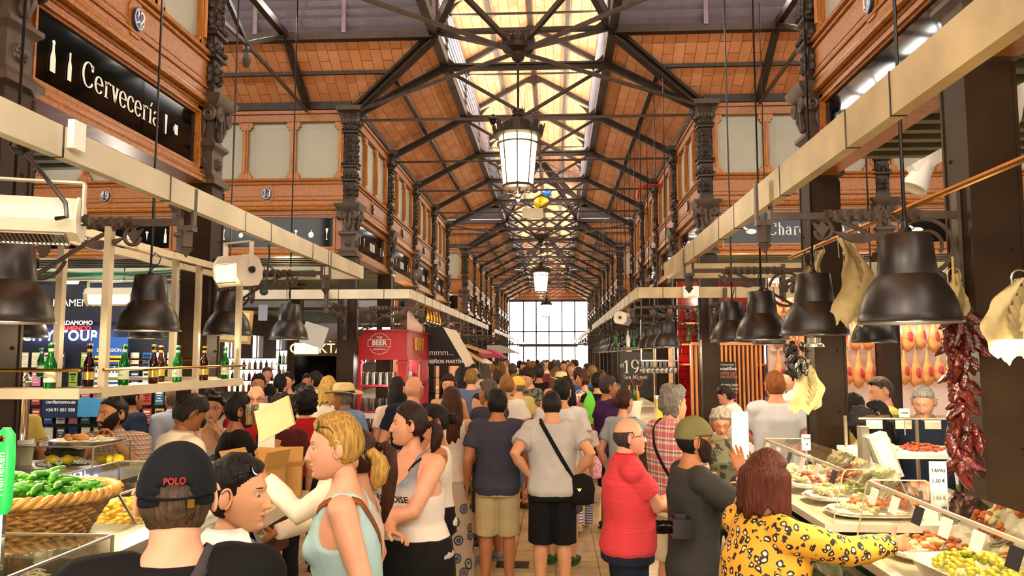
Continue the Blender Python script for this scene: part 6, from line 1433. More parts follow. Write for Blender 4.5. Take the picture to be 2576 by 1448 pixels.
def person(px, py, Y, rz, label, sex='m', heavy=1.0, sk='d9a27c', hair=('short', '20150e'), top=('short', '333333'), bot=('shorts', '222222'), shoe='3a3a3a', L='hang', R='hang', lean=0.0, side=0.0, hyaw=0, hpitch=0, htilt=0, q=1, face=False, beard=None, glasses=None, hat=None, walk=0.0, h=None, extra=None, group=None, curl=(.45, .45), fat=0.0, name='person', hs=1.0, wr=.006, X=None):
    tp = at(px, py, Y=Y) if X is None else Vector((X, Y, h))
    if h is None: h = tp.z
    if hat: h -= .02
    s = h/1.75; fem = sex == 'f'; rz += math.degrees(math.atan2(-tp.x, Y))
    t = thing(name, label, 'person', (tp.x, Y, 0), math.radians(rz), group)
    vox = {2: .0095, 1: .015, 0: .026}[q]
    hv = heavy; ctr = Vector((0, 0, .95))
    LM_ = Matrix.Translation(ctr) @ Matrix.Rotation(math.radians(side), 4, 'Y') @ Matrix.Rotation(-math.radians(lean), 4, 'X') @ Matrix.Translation(-ctr)
    if fem: rings = [(.80, .15, .12, 0), (.90, .172*hv, .128*hv, -.01), (.98, .16*hv, .118*hv, -.005), (1.08, .130*hv, .100*hv, 0), (1.18, .138*hv, .108*hv, .006), (1.27, .150*hv**.7, .122*hv**.8, .018), (1.35, .150, .105, .008), (1.41, .135, .085, 0), (1.445, .082, .062, -.005), (1.49, .046, .048, -.006)]; sw, sz = .160+.01*(hv-1), 1.395
    else: rings = [(.80, .145, .115, 0), (.90, .165*hv, .125*hv, -.005), (.98, .162*hv, .12*hv, .004*hv), (1.08, .155*hv, .115*hv, .02*(hv-1)*3), (1.2, .168*hv, .12*hv, .01), (1.32, .184*hv**.6, .122*hv**.6, 0), (1.39, .178, .105, 0), (1.435, .14, .085, -.004), (1.465, .088, .068, -.008), (1.50, .058, .056, -.008)]; sw, sz = .188+.02*(hv-1), 1.405
    def torso(inf, z0, z1, hem=0):
        b = MB(); rr = [r for r in rings if z0-.001 <= r[0] <= z1+.001]
        def lerp(z):
            for a, c in zip(rings, rings[1:]):
                if a[0] <= z <= c[0]: k = (z-a[0])/(c[0]-a[0]); return tuple(a[i]+(c[i]-a[i])*k for i in range(4))
            return (z,)+(rings[0][1:] if z < rings[0][0] else rings[-1][1:])
        rr = [lerp(z0)]+[r for r in rr if z0+.01 < r[0] < z1-.01]+[lerp(z1)]
        b.ell([(0, r[3], r[0], r[1]+inf+(hem*(1.05-r[0])*.3 if r[0] < 1.05 else 0), r[2]+inf+(hem*(1.05-r[0])*.3 if r[0] < 1.05 else 0), .9) for r in rr], 28)
        if fem and z1 > 1.3 and z0 < 1.2:
            for sx in (-1, 1): b.sph((sx*.068, .085*hv**.8+inf*.6, 1.255), (.062*hv**.5, .055*hv**.5, .06*hv**.5), 14, 10)
        return b
    SH = {}; arms = {}
    for nm, sx in (('L', -1), ('R', 1)):
        pose = L if nm == 'L' else R; S = Vector((sx*sw, -.005, sz)); pole = Vector((sx*.5, -1, 0)); hd = None; pal = None
        if pose == 'hang': W = Vector((sx*(sw+.075*hv), .05, .895)); pole = Vector((sx*.3, -1, 0))
        elif pose == 'hips': W = Vector((sx*.175*hv, -.045, 1.03)); pole = Vector((sx*.75, -1, -.25)); hd = Vector((-sx*.8, -.6, -.35)); pal = Vector((-sx*.2, 1, 0))
        elif pose == 'cross': W = Vector((-sx*.07, .24*hv, 1.17+.03*sx)); pole = Vector((sx, 0, -1.2))
        elif pose == 'fold': W = Vector((-sx*.02, .26, 1.06)); pole = Vector((sx, -.2, -.8))
        elif pose == 'phone': W = Vector((sx*.06, .30, 1.22)); pole = Vector((sx*.6, -.3, -1))
        elif pose == 'mouth': W = Vector((sx*.07, .21, 1.42)); pole = Vector((sx*.7, .4, -1)); hd = Vector((-sx*.4, -.1, .9))
        elif pose == 'ear': W = Vector((sx*.17, .09, 1.5)); pole = Vector((sx*.7, .3, -1)); hd = Vector((-sx*.25, -.2, .9))
        elif pose == 'table': W = Vector((sx*.12, .36, 1.1)); pole = Vector((sx, -.4, -.6))
        else:
            W = Vector(pose[0]); 
            if len(pose) > 1 and pose[1]: pole = Vector(pose[1])
            if len(pose) > 2 and pose[2]: hd = Vector(pose[2])
            if len(pose) > 3: pal = Vector(pose[3])
        E, W = ik(S, W, .29, .26, pole); arms[nm] = (S, E, W, hd, pal, sx)
    ar = (hv**.7)*(.86 if fem else 1)
    B = MB(); B.join(torso(-.004, .82, 1.51))
    B.tube([(0, -.012, 1.43), (0, -.008, 1.49), (0, .004, 1.54), (0, .01, 1.58)], [.066*(.84 if fem else 1), .054*(.8 if fem else 1.06)*(1+fat*.2), .052*(.8 if fem else 1.08)*(1+fat*.25), .048], 16)
    for nm, (S, E, W, hd, pal, sx) in arms.items():
        B.cap(Vector((sx*(sw-.05), 0, sz+.0)), S, .058*ar, .056*ar, 12)
        m1 = S.lerp(E, .5); m2 = E.lerp(W, .3); B.tube([S, m1, E, m2, E.lerp(W, .75), W], [.054*ar, .049*ar, .040*ar, .043*ar, .032*ar, (.0265*ar, .024*ar)], 12)
    B.v = [tuple(LM_ @ Vector(v)) for v in B.v]
    LG = {}
    for sx in (-1, 1):
        w_ = walk*sx; hip = Vector((sx*.088, 0, .88)); knee = Vector((sx*.098, .02+w_*.14, .48)); ank = Vector((sx*.105, -.02+w_*.32, .085+max(0, -w_)*.1)); LG[sx] = (hip, knee, ank)
        lr = hv**.8
        B.tube([hip, hip.lerp(knee, .5), knee, knee.lerp(ank, .28), knee.lerp(ank, .7), ank, ank-Vector((0, 0, .03))], [.088*lr, .075*lr, .054*lr, .058*lr, .043*lr, .034*lr, .034*lr], 12)
    b = remesh(B, vox, 2)
    hands = MB(); hv_ = {2: .0042, 1: .0075, 0: .02}[q]
    for nm, (S, E, W, hd, pal, sx) in arms.items():
        fd = (W-E).normalized(); X_ = (hd.normalized() if hd else fd); Z_ = pal or Vector((-sx, .15, -.2)); Z_ = -Z_; Z_ = (Z_-X_*Z_.dot(X_)).normalized(); Y_ = Z_.cross(X_)
        fl = Y_.dot(Vector((0, 1, .3))) < 0
        hb = hand_mb(curl[0 if nm == 'L' else 1], .6, hv_); k_ = .93 if fem else 1.0
        mm = Matrix((X_*k_, Y_*k_*(-1 if fl else 1), Z_*k_)).transposed().to_4x4(); o2 = MB(); o2.join(hb, LM_ @ Matrix.Translation(W) @ mm)
        if fl: o2.f = [tuple(reversed(f)) for f in o2.f]
        hands.join(o2)
    b.join(hands)
    HR = head_grid(*((64, 72) if q == 2 else (40, 44) if q == 1 else (26, 26)), fem, fat)
    hc = Vector((0, .016, 1.603)); HM_ = LM_ @ Matrix.Translation(hc) @ Matrix.Rotation(math.radians(hyaw), 4, 'Z') @ Matrix.Rotation(math.radians(htilt), 4, 'Y') @ Matrix.Rotation(math.radians(hpitch), 4, 'X') @ Matrix.Scale(hs*(1.0 if fem else 1.04), 4)
    hb = MB(); hb.join(head_mb(HR))
    for sx in (-1, 1):
        R_ = Matrix.Rotation(sx*.55, 3, 'Z') @ Matrix.Rotation(-.15, 3, 'X')
        hb.sph((sx*.083, -.010, .002), (.007, .019, .033), 10, 8, R_)
        if q > 0: hb.tube([Vector((sx*.084, -.010, .002))+R_ @ Vector((sx*.006, .019*math.cos(a), .033*math.sin(a))) for a in [(-1.2+i*.42) for i in range(10)]], .0042, 6)
    b.join(hb, HM_)
    sm = skinm(sk)
    b.v = [(x*s, y*s, z*s) for x, y, z in b.v]; body = b.build('body', sm, t, angle=180); BY[t.name] = body
    def put(mb, nm, m, par=None, M_=None, ang=180, smooth=True):
        o2 = MB(); o2.join(mb, M_) if M_ is not None else o2.join(mb); o2.m = mb.m[:]; o2.v = [(x*s, y*s, z*s) for x, y, z in o2.v]; return o2.build(nm, m, par or t, angle=ang, smooth=smooth)
    SM = Matrix.Identity(4)
    if face:
        for sx in (-1, 1):
            e = MB(); e.sph((sx*.031, .0712, .012), .012, 14, 10); e.cur = 1; c_ = Vector((sx*.031, .0712, .012)); e.sph(c_+Vector((0, .0083, -.0015-(.004 if hpitch < -15 else 0))), (.0066, .0048, .0066), 12, 8); e.m = [0]*140+[1]*96
            put(e, 'eye', [M['eye_white'], M['eye_dark']], None, HM_)
            e = MB(); R_ = Matrix.Rotation(.05, 3, 'X'); vs = MB(); vs.sph((0, 0, 0), .0136, 16, 24)
            zu = -.004 if hpitch < -15 else .0032; vs.f = [f for f in vs.f if all(vs.v[i][2] > zu for i in f) or all(vs.v[i][2] < -.0048 for i in f)]; vs.m = [0]*len(vs.f); vs.v = [tuple(R_ @ Vector(v)+Vector((sx*.031, .0712, .012))) for v in vs.v]; put(vs, 'eyelid', sm, None, HM_)
        bm_ = patch(HR, m_brow, .0025); 
        if bm_.f: put(bm_, 'eyebrows', hairm(hair[1] if hair[1] not in ('c9a45c', 'a8a294') else '8a6a3a'), None, HM_)
        lm_ = patch(HR, m_lip, .0012)
        if lm_.f: put(lm_, 'lips', mat('lip_'+t.name, 'b8584e' if fem else 'b06a5a', .4), None, HM_)
    st, hcol = hair[0], hair[1]; hm = hairm(hcol)
    if hat and hat[0] == 'cap':
        st = 'short' if st in ('short', 'buzz') else st
    if st == 'buzz': put(patch(HR, m_hair(.082, -.066), .0035, .2), 'hair', hm, None, HM_)
    elif st == 'short': put(patch(HR, m_hair(.078, -.068), lambda p: .008+.012*max(0, p.z/.12) if not hat else .005, .55, seed=px, sc_=28), 'hair', hm, None, HM_)
    elif st == 'thick': put(patch(HR, m_hair(.07, -.085), lambda p: .017+.014*max(0, p.z/.12), .9, seed=px, sc_=34), 'hair', hm, None, HM_)
    elif st == 'curly': put(patch(HR, m_hair(.068, -.095), lambda p: .045, .8, seed=px, sc_=40), 'hair', hm, None, HM_)
    elif st == 'bald': 
        pb = patch(HR, m_bald, .005, .4)
        if pb.f: put(pb, 'hair', hm, None, HM_)
    elif st in ('long', 'bob', 'pony', 'bun', 'lpony'):
        put(patch(HR, m_hair(.075, -.06), lambda p: .011+.008*max(0, p.z/.12), .3, seed=px), 'hair', hm, None, HM_)
        if st == 'long': put(curtain(hair[2] if len(hair) > 2 else .3, .098, .118, 62, .02, px), 'long_hair', hm, None, HM_)
        elif st == 'bob': put(curtain(.135, .104, .122, 55, .008, px), 'bobbed_hair', hm, None, HM_)
        elif st == 'bun': c_ = MB(); c_.sph((0, -.125, .01), (.042, .04, .042), 14, 10); c_.v = [(x+.004*noise.noise(Vector((x*60, y*60, z*60))), y, z) for x, y, z in c_.v]; put(c_, 'hair_bun', hm, None, HM_)
        else:
            c_ = MB(); Lp = hair[2] if len(hair) > 2 else .26; yy = hair[3] if len(hair) > 3 else .05
            c_.tube([(0, -.095, yy), (0, -.13, yy+.012), (0, -.155, yy-.02), (0, -.158, yy-.35*Lp), (.005, -.145, yy-.75*Lp), (.0, -.13, yy-Lp)], [.012, .022, .032, .036, .03, .006], 14)
            c_.v = [(x+.005*noise.noise(Vector((x*80, y*80, z*12))), y+.005*noise.noise(Vector((x*80+9, y*80, z*12))), z) for x, y, z in c_.v]; put(c_, 'ponytail', hm, None, HM_)
            c_ = MB(); c_.tube(arc((0, -.108, yy+.004), .02, 0, 2*PI, 14, (1, 0, 0), (0, .2, 1)), .006, 6); put(c_, 'hair_tie', blackp, None, HM_)
    if beard: put(patch(HR, m_beard, .0035, .4, sc_=50), 'beard', hairm(beard), None, HM_)
    if hat:
        kind, hc1 = hat[0], hat[1]; hmt = cloth(hc1)
        if kind == 'cap':
            back = len(hat) > 2 and hat[2] == 'open'
            def mk(p, s_):
                v = (p.z-(.034-.02*(s_ < 0)))/.004
                if back and s_ < 0: v = min(v, (((p.x/.036)**2+((p.z-.022)/.030)**2)-1)/.15 if p.z > .02 else v)
                return v
            cp = put(patch(HR, mk, lambda p: .015+.006*max(0, p.z/.12)), 'cap', hmt, None, HM_)
            c_ = MB(); pts = []
            for i in range(15): a = PI*i/14; pts.append((.082*math.cos(a), .07+.1*math.sin(a)*1.0))
            for side_ in (0, 1): c_.v += [(x, y, .036-.9*x*x/.1*.35-.12*(y-.07)-side_*.004) for x, y in pts]+[(x*.98, .062+.03*math.sqrt(max(0, 1-(x/.083)**2)), .045-.9*x*x/.1*.35-side_*.004) for x, y in pts]
            c_.f = [(i, i+1, 16+i, 15+i) for i in range(14)]+[(30+15+i, 30+16+i, 30+i+1, 30+i) for i in range(14)]+[(i+1, i, 30+i, 31+i) for i in range(14)]; c_.m = [0]*len(c_.f); put(c_, 'cap_brim', hmt, None, HM_)
            if back:
                c_ = MB(); c_.tube([(.085*math.cos(a), .098*math.sin(a)*.97, .008-.004*math.cos(2*a)) for a in [PI+.0+PI*i/16 for i in range(17)]], (.004, .011), 8, flat=(0, 0, 1)); put(c_, 'cap_strap', hmt, None, HM_)
                c_ = MB(); c_.box((.035, -.098, .008), (.016, .005, .02), Matrix.Rotation(.35, 3, 'Z')); put(c_, 'buckle', brass, None, HM_, 30)
                w = text_mb('POLO', .021, depth=.001, bold=.0006); c_ = MB()
                for v in w.v: a = -PI/2+v[0]/.112; c_.v.append((.099*math.cos(a), .119*math.sin(a), .062+v[1]))
                c_.v = [(x*1.0, y*(.97-.9*(z-.062)), z) for x, y, z in c_.v]; c_.f = w.f; c_.m = [0]*len(w.f); put(c_, 'cap_lettering', M['red_star'], None, HM_)
        elif kind == 'sunhat':
            c_ = MB(); c_.ell([(0, 0, .045, .17, .19), (0, 0, .05, .175, .195), (0, 0, .053, .12, .135), (0, 0, .055, .094, .112), (0, 0, .09, .09, .108), (0, 0, .14, .078, .094), (0, 0, .155, .05, .065)], 32)
            c_.v = [(x, y, z+(abs(x)/.17)**2*.03 if abs(x) > .1 else z) for x, y, z in c_.v]; put(c_, 'straw_hat', M['straw'], None, HM_)
            c_ = MB(); c_.ell([(0, 0, .056, .097, .115), (0, 0, .08, .0935, .111)], 32, False); put(c_, 'hat_band', blackp, None, HM_)
    if glasses:
        z0, y0, dk = (.0, .0, False) if glasses in ('eye', 'red') else (.072, -.03, True)
        rimc = M['glasses_red'] if glasses == 'red' else blackp
        if glasses in ('eye', 'red'): z0, y0 = .012, 0
        c_ = MB()
        for sx in (-1, 1):
            ct = Vector((sx*.033, .093+y0, z0+(.02 if dk else 0))); ux = Vector((1, -sx*.15, 0)); uz = Vector((0, -.35 if dk else 0, 1))
            c_.tube([ct+ux*(.024*math.cos(a))+uz*(.017*math.sin(a)) for a in [2*PI*i/18 for i in range(19)]], .0018, 5)
            c_.tube([ct+ux*sx*.024, Vector((sx*.079, .05+y0, z0+.012*dk)), Vector((sx*.083, -.0+y0*.3, z0*.55+.004))], .002, 5)
        c_.tube([Vector((-.009, .098+y0, z0+(.022 if dk else .002))), Vector((.009, .098+y0, z0+(.022 if dk else .002)))], .002, 5); gl = put(c_, 'sunglasses' if dk else 'glasses', rimc, None, HM_)
        c_ = MB()
        for sx in (-1, 1):
            ct = Vector((sx*.033, .093+y0, z0+(.02 if dk else 0))); ux = Vector((1, -sx*.15, 0)); uz = Vector((0, -.35 if dk else 0, 1))
            c_.add([ct+ux*(.023*math.cos(a))+uz*(.016*math.sin(a)) for a in [2*PI*i/18 for i in range(18)]], [tuple(range(18))])
        put(c_, 'lenses', black if dk else pane, None, HM_)
    # clothes
    kind, tc = top[0], top[1]; tm = tc if not isinstance(tc, str) else cloth(tc)
    hem = top[2] if len(top) > 2 else (.86 if not fem else .9); loose = top[3] if len(top) > 3 else .016
    C = MB()
    if kind == 'tank': C.join(torso(loose*.55, hem, 1.452, .08)); [C.cap(Vector((sx*(sw-.09), 0, sz+.0)), Vector((sx*(sw-.03), 0, sz-.005)), .062*ar, .06*ar, 12) for sx in (-1, 1)]
    else:
        C.join(torso(loose, hem, 1.462 if kind != 'shirt' else 1.48, .12))
        for nm, (S, E, W, hd, pal, sx) in arms.items():
            C.cap(Vector((sx*(sw-.07), 0, sz+.004)), S, .066*ar+loose*.5, .06*ar+loose*.6, 14)
            if kind == 'short': C.tube([S-Vector((sx*.02, 0, 0)), S.lerp(E, .35), S.lerp(E, .62)], [.058*ar+loose*.6, .056*ar+loose*.9, .056*ar+loose*1.2], 14)
            elif kind in ('long', 'shirt'):
                f = .94 if kind == 'long' or not fem else .9
                if top[-1] == 'rolled': f = .15
                C.tube([S, S.lerp(E, .5), E, E.lerp(W, .5*f), E.lerp(W, f)], [.058*ar+loose*.6, .052*ar+loose*.7, .046*ar+loose*.7, .042*ar+loose*.6, .034*ar+loose*.5], 14)
    C.v = [tuple(LM_ @ Vector(v)) for v in C.v]
    C = remesh(C, vox*.95, 2, wr if q else .004, px % 17, 9)
    if kind == 'tank':
        IL = LM_.inverted(); keep = []
        cut = []
        for v in C.v:
            x, y, z = IL @ Vector(v); x = abs(x)
            neck = 1-(x/.082)**2-((1.47-z)/(.19 if y > 0 else .11))**2
            arm_ = min((x-(.108+.085*(max(0, 1.37-z)/.14)**1.5))/.04, (z-1.225)/.04) if z > 1.2 else -1
            cut.append(max(neck, arm_))
        nn = [Vector() for v in C.v]
        for f in C.f:
            v0, v1, v2 = (Vector(C.v[i]) for i in f[:3]); q_ = (v1-v0).cross(v2-v0)
            for i in f: nn[i] += q_
        C.v = [tuple(Vector(v)-n_.normalized()*min(.03, max(0, c_)*.12)) if c_ > 0 and n_.length > 0 else v for v, n_, c_ in zip(C.v, nn, cut)]
        C.f = [f for f in C.f if not all(cut[i] > .5 for i in f)]; C.m = [0]*len(C.f)
    sh = put(C, 'shirt' if kind != 'tank' else 'tank_top', tm)
    if kind == 'shirt' or (len(top) > 4 and top[4] == 'collar'):
        c_ = MB(); n_ = 24
        pts = [(.066*math.cos(a), -.006+.064*math.sin(a)) for a in [PI/2+.25+(2*PI-.5)*i/n_ for i in range(n_+1)]]
        for dz, k_ in ((1.462, 1.08), (1.508, 1.0), (1.472, 1.42), (1.455, 1.38)): c_.v += [(x*k_, y*k_-(.0), dz-(.02 if k_ > 1.2 and y > .03 else 0)) for x, y in pts]
        W_ = n_+1; c_.f = [(r_*W_+i, r_*W_+i+1, (r_+1)*W_+i+1, (r_+1)*W_+i) for r_ in range(3) for i in range(n_)]; c_.m = [0]*len(c_.f)
        put(c_, 'collar', (tm if len(top) < 6 else cloth(top[5])), None, LM_)
    bk_, bc_ = bot[0], bot[1]; bm2 = bc_ if not isinstance(bc_, str) else cloth(bc_)
    D = MB(); rb = rings
    zt = 1.0 if fem else .96
    if bk_ in ('shorts', 'trousers', 'jeans'):
        D.ell([(0, r_[3], z, r_[1]+.012, r_[2]+.012, .9) for z, r_ in ((.82, rb[1]), (.90, rb[1]), (.98 if zt > .97 else .96, rb[2]), (zt+.01, rb[2]))], 28)
        for sx in (-1, 1):
            hip, knee, ank = LG[sx]; lr = hv**.8; hip = hip+Vector((0, -.005, 0))
            if bk_ == 'shorts': D.tube([hip, hip.lerp(knee, .5), hip.lerp(knee, 1.0 if len(bot) < 3 else bot[2])], [.1*lr, .098*lr, .096*lr], 16)
            else: D.tube([hip, hip.lerp(knee, .5), knee, knee.lerp(ank, .5), ank-Vector((0, 0, .02))], [.1*lr, .088*lr, .07*lr, .064*lr, .066*lr], 16)
    elif bk_ == 'skirt': D.ell([(0, 0, z, .17*hv+.012+f, .13*hv+.012+f, .9) for z, f in ((.52 if len(bot) < 3 else bot[2], .0), (.7, .015), (.88, .008), (1.0, -.012))], 30)
    elif bk_ == 'longskirt': D.ell([(0, 0, z, .16*hv+f, .13*hv+f, .9) for z, f in ((.06, .07), (.4, .04), (.7, .02), (.88, .012), (1.0, -.01))], 30)
    if D.v: D = remesh(D, vox, 2, wr if q else .004, px % 13+3, 8); put(D, {'shorts': 'shorts', 'skirt': 'skirt', 'longskirt': 'long_skirt'}.get(bk_, 'trousers'), bm2)
    sm2 = cloth(shoe)
    for sx in (-1, 1):
        hip, knee, ank = LG[sx]; z0 = ank.z-.085
        c_ = MB(); ax, ay = ank.x, ank.y
        c_.tube([(ax, ay-.055, z0+.04), (ax, ay-.04, z0+.045), (ax, ay+.02, z0+.05), (ax+sx*.004, ay+.09, z0+.038), (ax+sx*.008, ay+.16, z0+.028), (ax+sx*.006, ay+.195, z0+.022)], [(.02, .03), (.036, .04), (.037, .046), (.046, .036), (.043, .026), (.02, .014)], 12, flat=(0, 0, 1))
        c_.ell([(ax, ay+.065, z0, .044, .135, .8), (ax, ay+.065, z0+.016, .046, .138, .8)], 18); put(c_, 'shoe', sm2)
    t['_s'] = s
    return t, sh, LM_, HM_, s, arms
mat('eye_white', 'b9aca0', .25); mat('eye_dark', '1c120a', .1); mat('glasses_red', 'b02020', .3); mat('straw', 'd8c48a', .8, 0, .12, 60, .3)
def bvh(o):
    me = o.data; return BVHTree.FromPolygons([v.co for v in me.vertices], [p.vertices for p in me.polygons])
def strap(pr, a, b_, w, m, name='strap', cz=None, yoff=0, gap=.004):
    """loop strap over the shirt in the plane through shoulder point a and hip point b_ (x,z, body coords at 1.75 m)"""
    t, sh, LMx, HMx, s, arms = pr; T = bvh(sh); A = Vector((a[0]*s, 0, a[1]*s)); Bq = Vector((b_[0]*s, 0, b_[1]*s)); c = (A+Bq)/2; u = (A-Bq).normalized(); n_ = u.cross(Vector((0, 1, 0))).normalized()
    L = (A-Bq).length/2; pts = []; N_ = 64
    for i in range(N_):
        an = 2*PI*i/N_; d = u*math.cos(an)+Vector((0, 1, 0))*math.sin(an); o_ = c+u*(L*.75*math.cos(an))
        h_ = T.ray_cast(o_+d*.8, -d)
        pts.append(h_[0]+d*gap if h_[0] is not None else None)
    for i in range(N_):
        if pts[i] is None:
            an = 2*PI*i/N_; d = u*math.cos(an)+Vector((0, 1, 0))*math.sin(an); pts[i] = c+u*(L*math.cos(an))+Vector((0, 1, 0))*(.1*math.sin(an))
    pts = [(pts[i-1]+pts[i]*2+pts[(i+1) % N_])/4 for i in range(N_)]
    b = MB(); b.v = []
    for i in range(N_):
        p = pts[i]; an = 2*PI*i/N_; d = (u*math.cos(an)+Vector((0, 1, 0))*math.sin(an))
        for k in (-1, 1):
            for e in (0, .003): b.v.append(tuple(p+n_*(k*w/2)+d*e))
    for i in range(N_):
        j = (i+1) % N_; a0, b0 = i*4, j*4
        b.f += [(a0+1, a0+3, b0+3, b0+1), (a0, b0, b0+2, a0+2), (a0, a0+1, b0+1, b0), (a0+2, b0+2, b0+3, a0+3)]
    b.m = [0]*len(b.f); return b.build(name, m, t, angle=180)
def decal(pr, mb, name, m, z, x=0, front=1, gap=.002):
    t, sh, LMx, HMx, s, arms = pr; T = bvh(sh); b = MB()
    for v in mb.v:
        o_ = Vector(((x+v[0]*(1 if front < 0 else -1))*s, front*1.0, (z+v[1])*s)); h_ = T.ray_cast(o_, Vector((0, -front, 0)))
        y = h_[0].y+front*gap if h_[0] is not None else front*.12; b.v.append((o_.x, y, o_.z))
    b.f = mb.f; b.m = [0]*len(b.f); return b.build(name, m, t, smooth=False)
# fabric patterns
def check_mat(name, base, c1, c2, sc_, w1=.5, c3=None):
    m = mat(name, base, .85); N, L, b = nodes(m); tc = N.new('ShaderNodeTexCoord'); sp = N.new('ShaderNodeSeparateXYZ'); L.new(tc.outputs['Object'], sp.inputs[0])
    add = N.new('ShaderNodeMath'); add.operation = 'ADD'; L.new(sp.outputs[0], add.inputs[0]); L.new(sp.outputs[1], add.inputs[1]); prev = None
    def stripes(sock, period, width, off=0):
        a = N.new('ShaderNodeMath'); a.operation = 'MULTIPLY_ADD'; L.new(sock, a.inputs[0]); a.inputs[1].default_value = 1/period; a.inputs[2].default_value = off+50
        f = N.new('ShaderNodeMath'); f.operation = 'FRACT'; L.new(a.outputs[0], f.inputs[0]); c = N.new('ShaderNodeMath'); c.operation = 'LESS_THAN'; L.new(f.outputs[0], c.inputs[0]); c.inputs[1].default_value = width; return c.outputs[0]
    cur = None
    def lay(col_, fac, am):
        nonlocal cur
        x = N.new('ShaderNodeMix'); x.data_type = 'RGBA'; k = N.new('ShaderNodeMath'); k.operation = 'MULTIPLY'; L.new(fac, k.inputs[0]); k.inputs[1].default_value = am; L.new(k.outputs[0], x.inputs[0])
        if cur is None: x.inputs[6].default_value = (*srgb(base), 1)
        else: L.new(cur, x.inputs[6])
        x.inputs[7].default_value = (*srgb(col_), 1); cur = x.outputs[2]
    for sock in (add.outputs[0], sp.outputs[2]):
        lay(c1, stripes(sock, sc_, w1), .6)
        if c2: lay(c2, stripes(sock, sc_, .16, .3), .6)
        if c3: lay(c3, stripes(sock, sc_*.5, .12, .1), .5)
    L.new(cur, b.inputs['Base Color']); return m
check_mat('check_shirt', 'e0d4c0', '7a1424', '14142c', .03, .45)
check_mat('plaid_shirt', 'e6d2c8', 'b0244e', '2c2a5a', .085, .5, 'e8d070')
def stripe_mat(name, base, c1, period, width, axis=2):
    m = mat(name, base, .85); N, L, b = nodes(m); tc = N.new('ShaderNodeTexCoord'); sp = N.new('ShaderNodeSeparateXYZ'); L.new(tc.outputs['Object'], sp.inputs[0])
    a = N.new('ShaderNodeMath'); a.operation = 'MULTIPLY'; L.new(sp.outputs[axis], a.inputs[0]); a.inputs[1].default_value = 1/period; f = N.new('ShaderNodeMath'); f.operation = 'FRACT'; L.new(a.outputs[0], f.inputs[0]); c = N.new('ShaderNodeMath'); c.operation = 'LESS_THAN'; L.new(f.outputs[0], c.inputs[0]); c.inputs[1].default_value = width
    x = N.new('ShaderNodeMix'); x.data_type = 'RGBA'; L.new(c.outputs[0], x.inputs[0]); x.inputs[6].default_value = (*srgb(base), 1); x.inputs[7].default_value = (*srgb(c1), 1); L.new(x.outputs[2], b.inputs['Base Color']); return m
stripe_mat('red_polo', 'd23a40', 'c02e36', .035, .08); stripe_mat('blue_stripes', 'd8d8e0', '3a4a9a', .03, .4)
def tie_dye():
    m = mat('tie_dye', 'd8d2c8', .85); N, L, b = nodes(m); tc = N.new('ShaderNodeTexCoord'); sp = N.new('ShaderNodeSeparateXYZ'); L.new(tc.outputs['Object'], sp.inputs[0])
    nz = N.new('ShaderNodeTexNoise'); nz.inputs['Scale'].default_value = 7; L.new(tc.outputs['Object'], nz.inputs[0]); a = N.new('ShaderNodeMath'); a.operation = 'MULTIPLY_ADD'; L.new(nz.outputs[0], a.inputs[0]); a.inputs[1].default_value = .08; L.new(sp.outputs[2], a.inputs[2])
    r = N.new('ShaderNodeValToRGB'); mr = N.new('ShaderNodeMapRange'); mr.inputs[1].default_value = .8; mr.inputs[2].default_value = 1.5; L.new(a.outputs[0], mr.inputs[0]); L.new(mr.outputs[0], r.inputs[0])
    e = r.color_ramp.elements; e[0].position = .16; e[0].color = (*srgb('6f6c70'), 1); e[1].position = .86; e[1].color = (*srgb('807e84'), 1); x = e.new(.38); x.color = (*srgb('ddd6ca'), 1); x = e.new(.7); x.color = (*srgb('d5cfc6'), 1); L.new(r.outputs[0], b.inputs['Base Color']); return m
tie_dye()
def leopard():
    m = mat('leopard_print', 'd9a52a', .7); N, L, b = nodes(m); tc = N.new('ShaderNodeTexCoord'); v = N.new('ShaderNodeTexVoronoi'); v.inputs['Scale'].default_value = 29; v.inputs['Randomness'].default_value = .85
    nz = N.new('ShaderNodeTexNoise'); nz.inputs['Scale'].default_value = 40; mx = N.new('ShaderNodeMix'); mx.data_type = 'RGBA'; mx.blend_type = 'ADD'; mx.inputs[0].default_value = .03
    L.new(tc.outputs['Object'], nz.inputs[0]); L.new(tc.outputs['Object'], mx.inputs[6]); L.new(nz.outputs['Color'], mx.inputs[7]); L.new(mx.outputs[2], v.inputs[0])
    r = N.new('ShaderNodeValToRGB'); r.color_ramp.interpolation = 'CONSTANT'; e = r.color_ramp.elements; e[0].position = 0; e[0].color = (*srgb('e8d8b8'), 1); e[1].position = .22; e[1].color = (*srgb('1c1008'), 1); x = e.new(.42); x.color = (*srgb('d9a02a'), 1)
    L.new(v.outputs['Distance'], r.inputs[0]); L.new(r.outputs[0], b.inputs['Base Color']); return m
leopard()
def boho():
    m = mat('mandala_skirt', 'b8a894', .85); N, L, b = nodes(m); tc = N.new('ShaderNodeTexCoord'); v = N.new('ShaderNodeTexVoronoi'); v.inputs['Scale'].default_value = 9; L.new(tc.outputs['Object'], v.inputs[0]); r = N.new('ShaderNodeValToRGB'); r.color_ramp.interpolation = 'CONSTANT'; e = r.color_ramp.elements
    e[0].position = 0; e[0].color = (*srgb('b03a2a'), 1); e[1].position = .12; e[1].color = (*srgb('2a5a9a'), 1)
    for p_, c in ((.24, 'b8a080'), (.3, '2a2a3a'), (.38, '6a8a5a'), (.44, 'b8a894')): x = e.new(p_); x.color = (*srgb(c), 1)
    L.new(v.outputs['Distance'], r.inputs[0]); L.new(r.outputs[0], b.inputs['Base Color']); return m
boho()
mat('camo_print', '2a2a22', .8, 0, 0, 18, c2='6a6a52', ramp=(.45, .5))
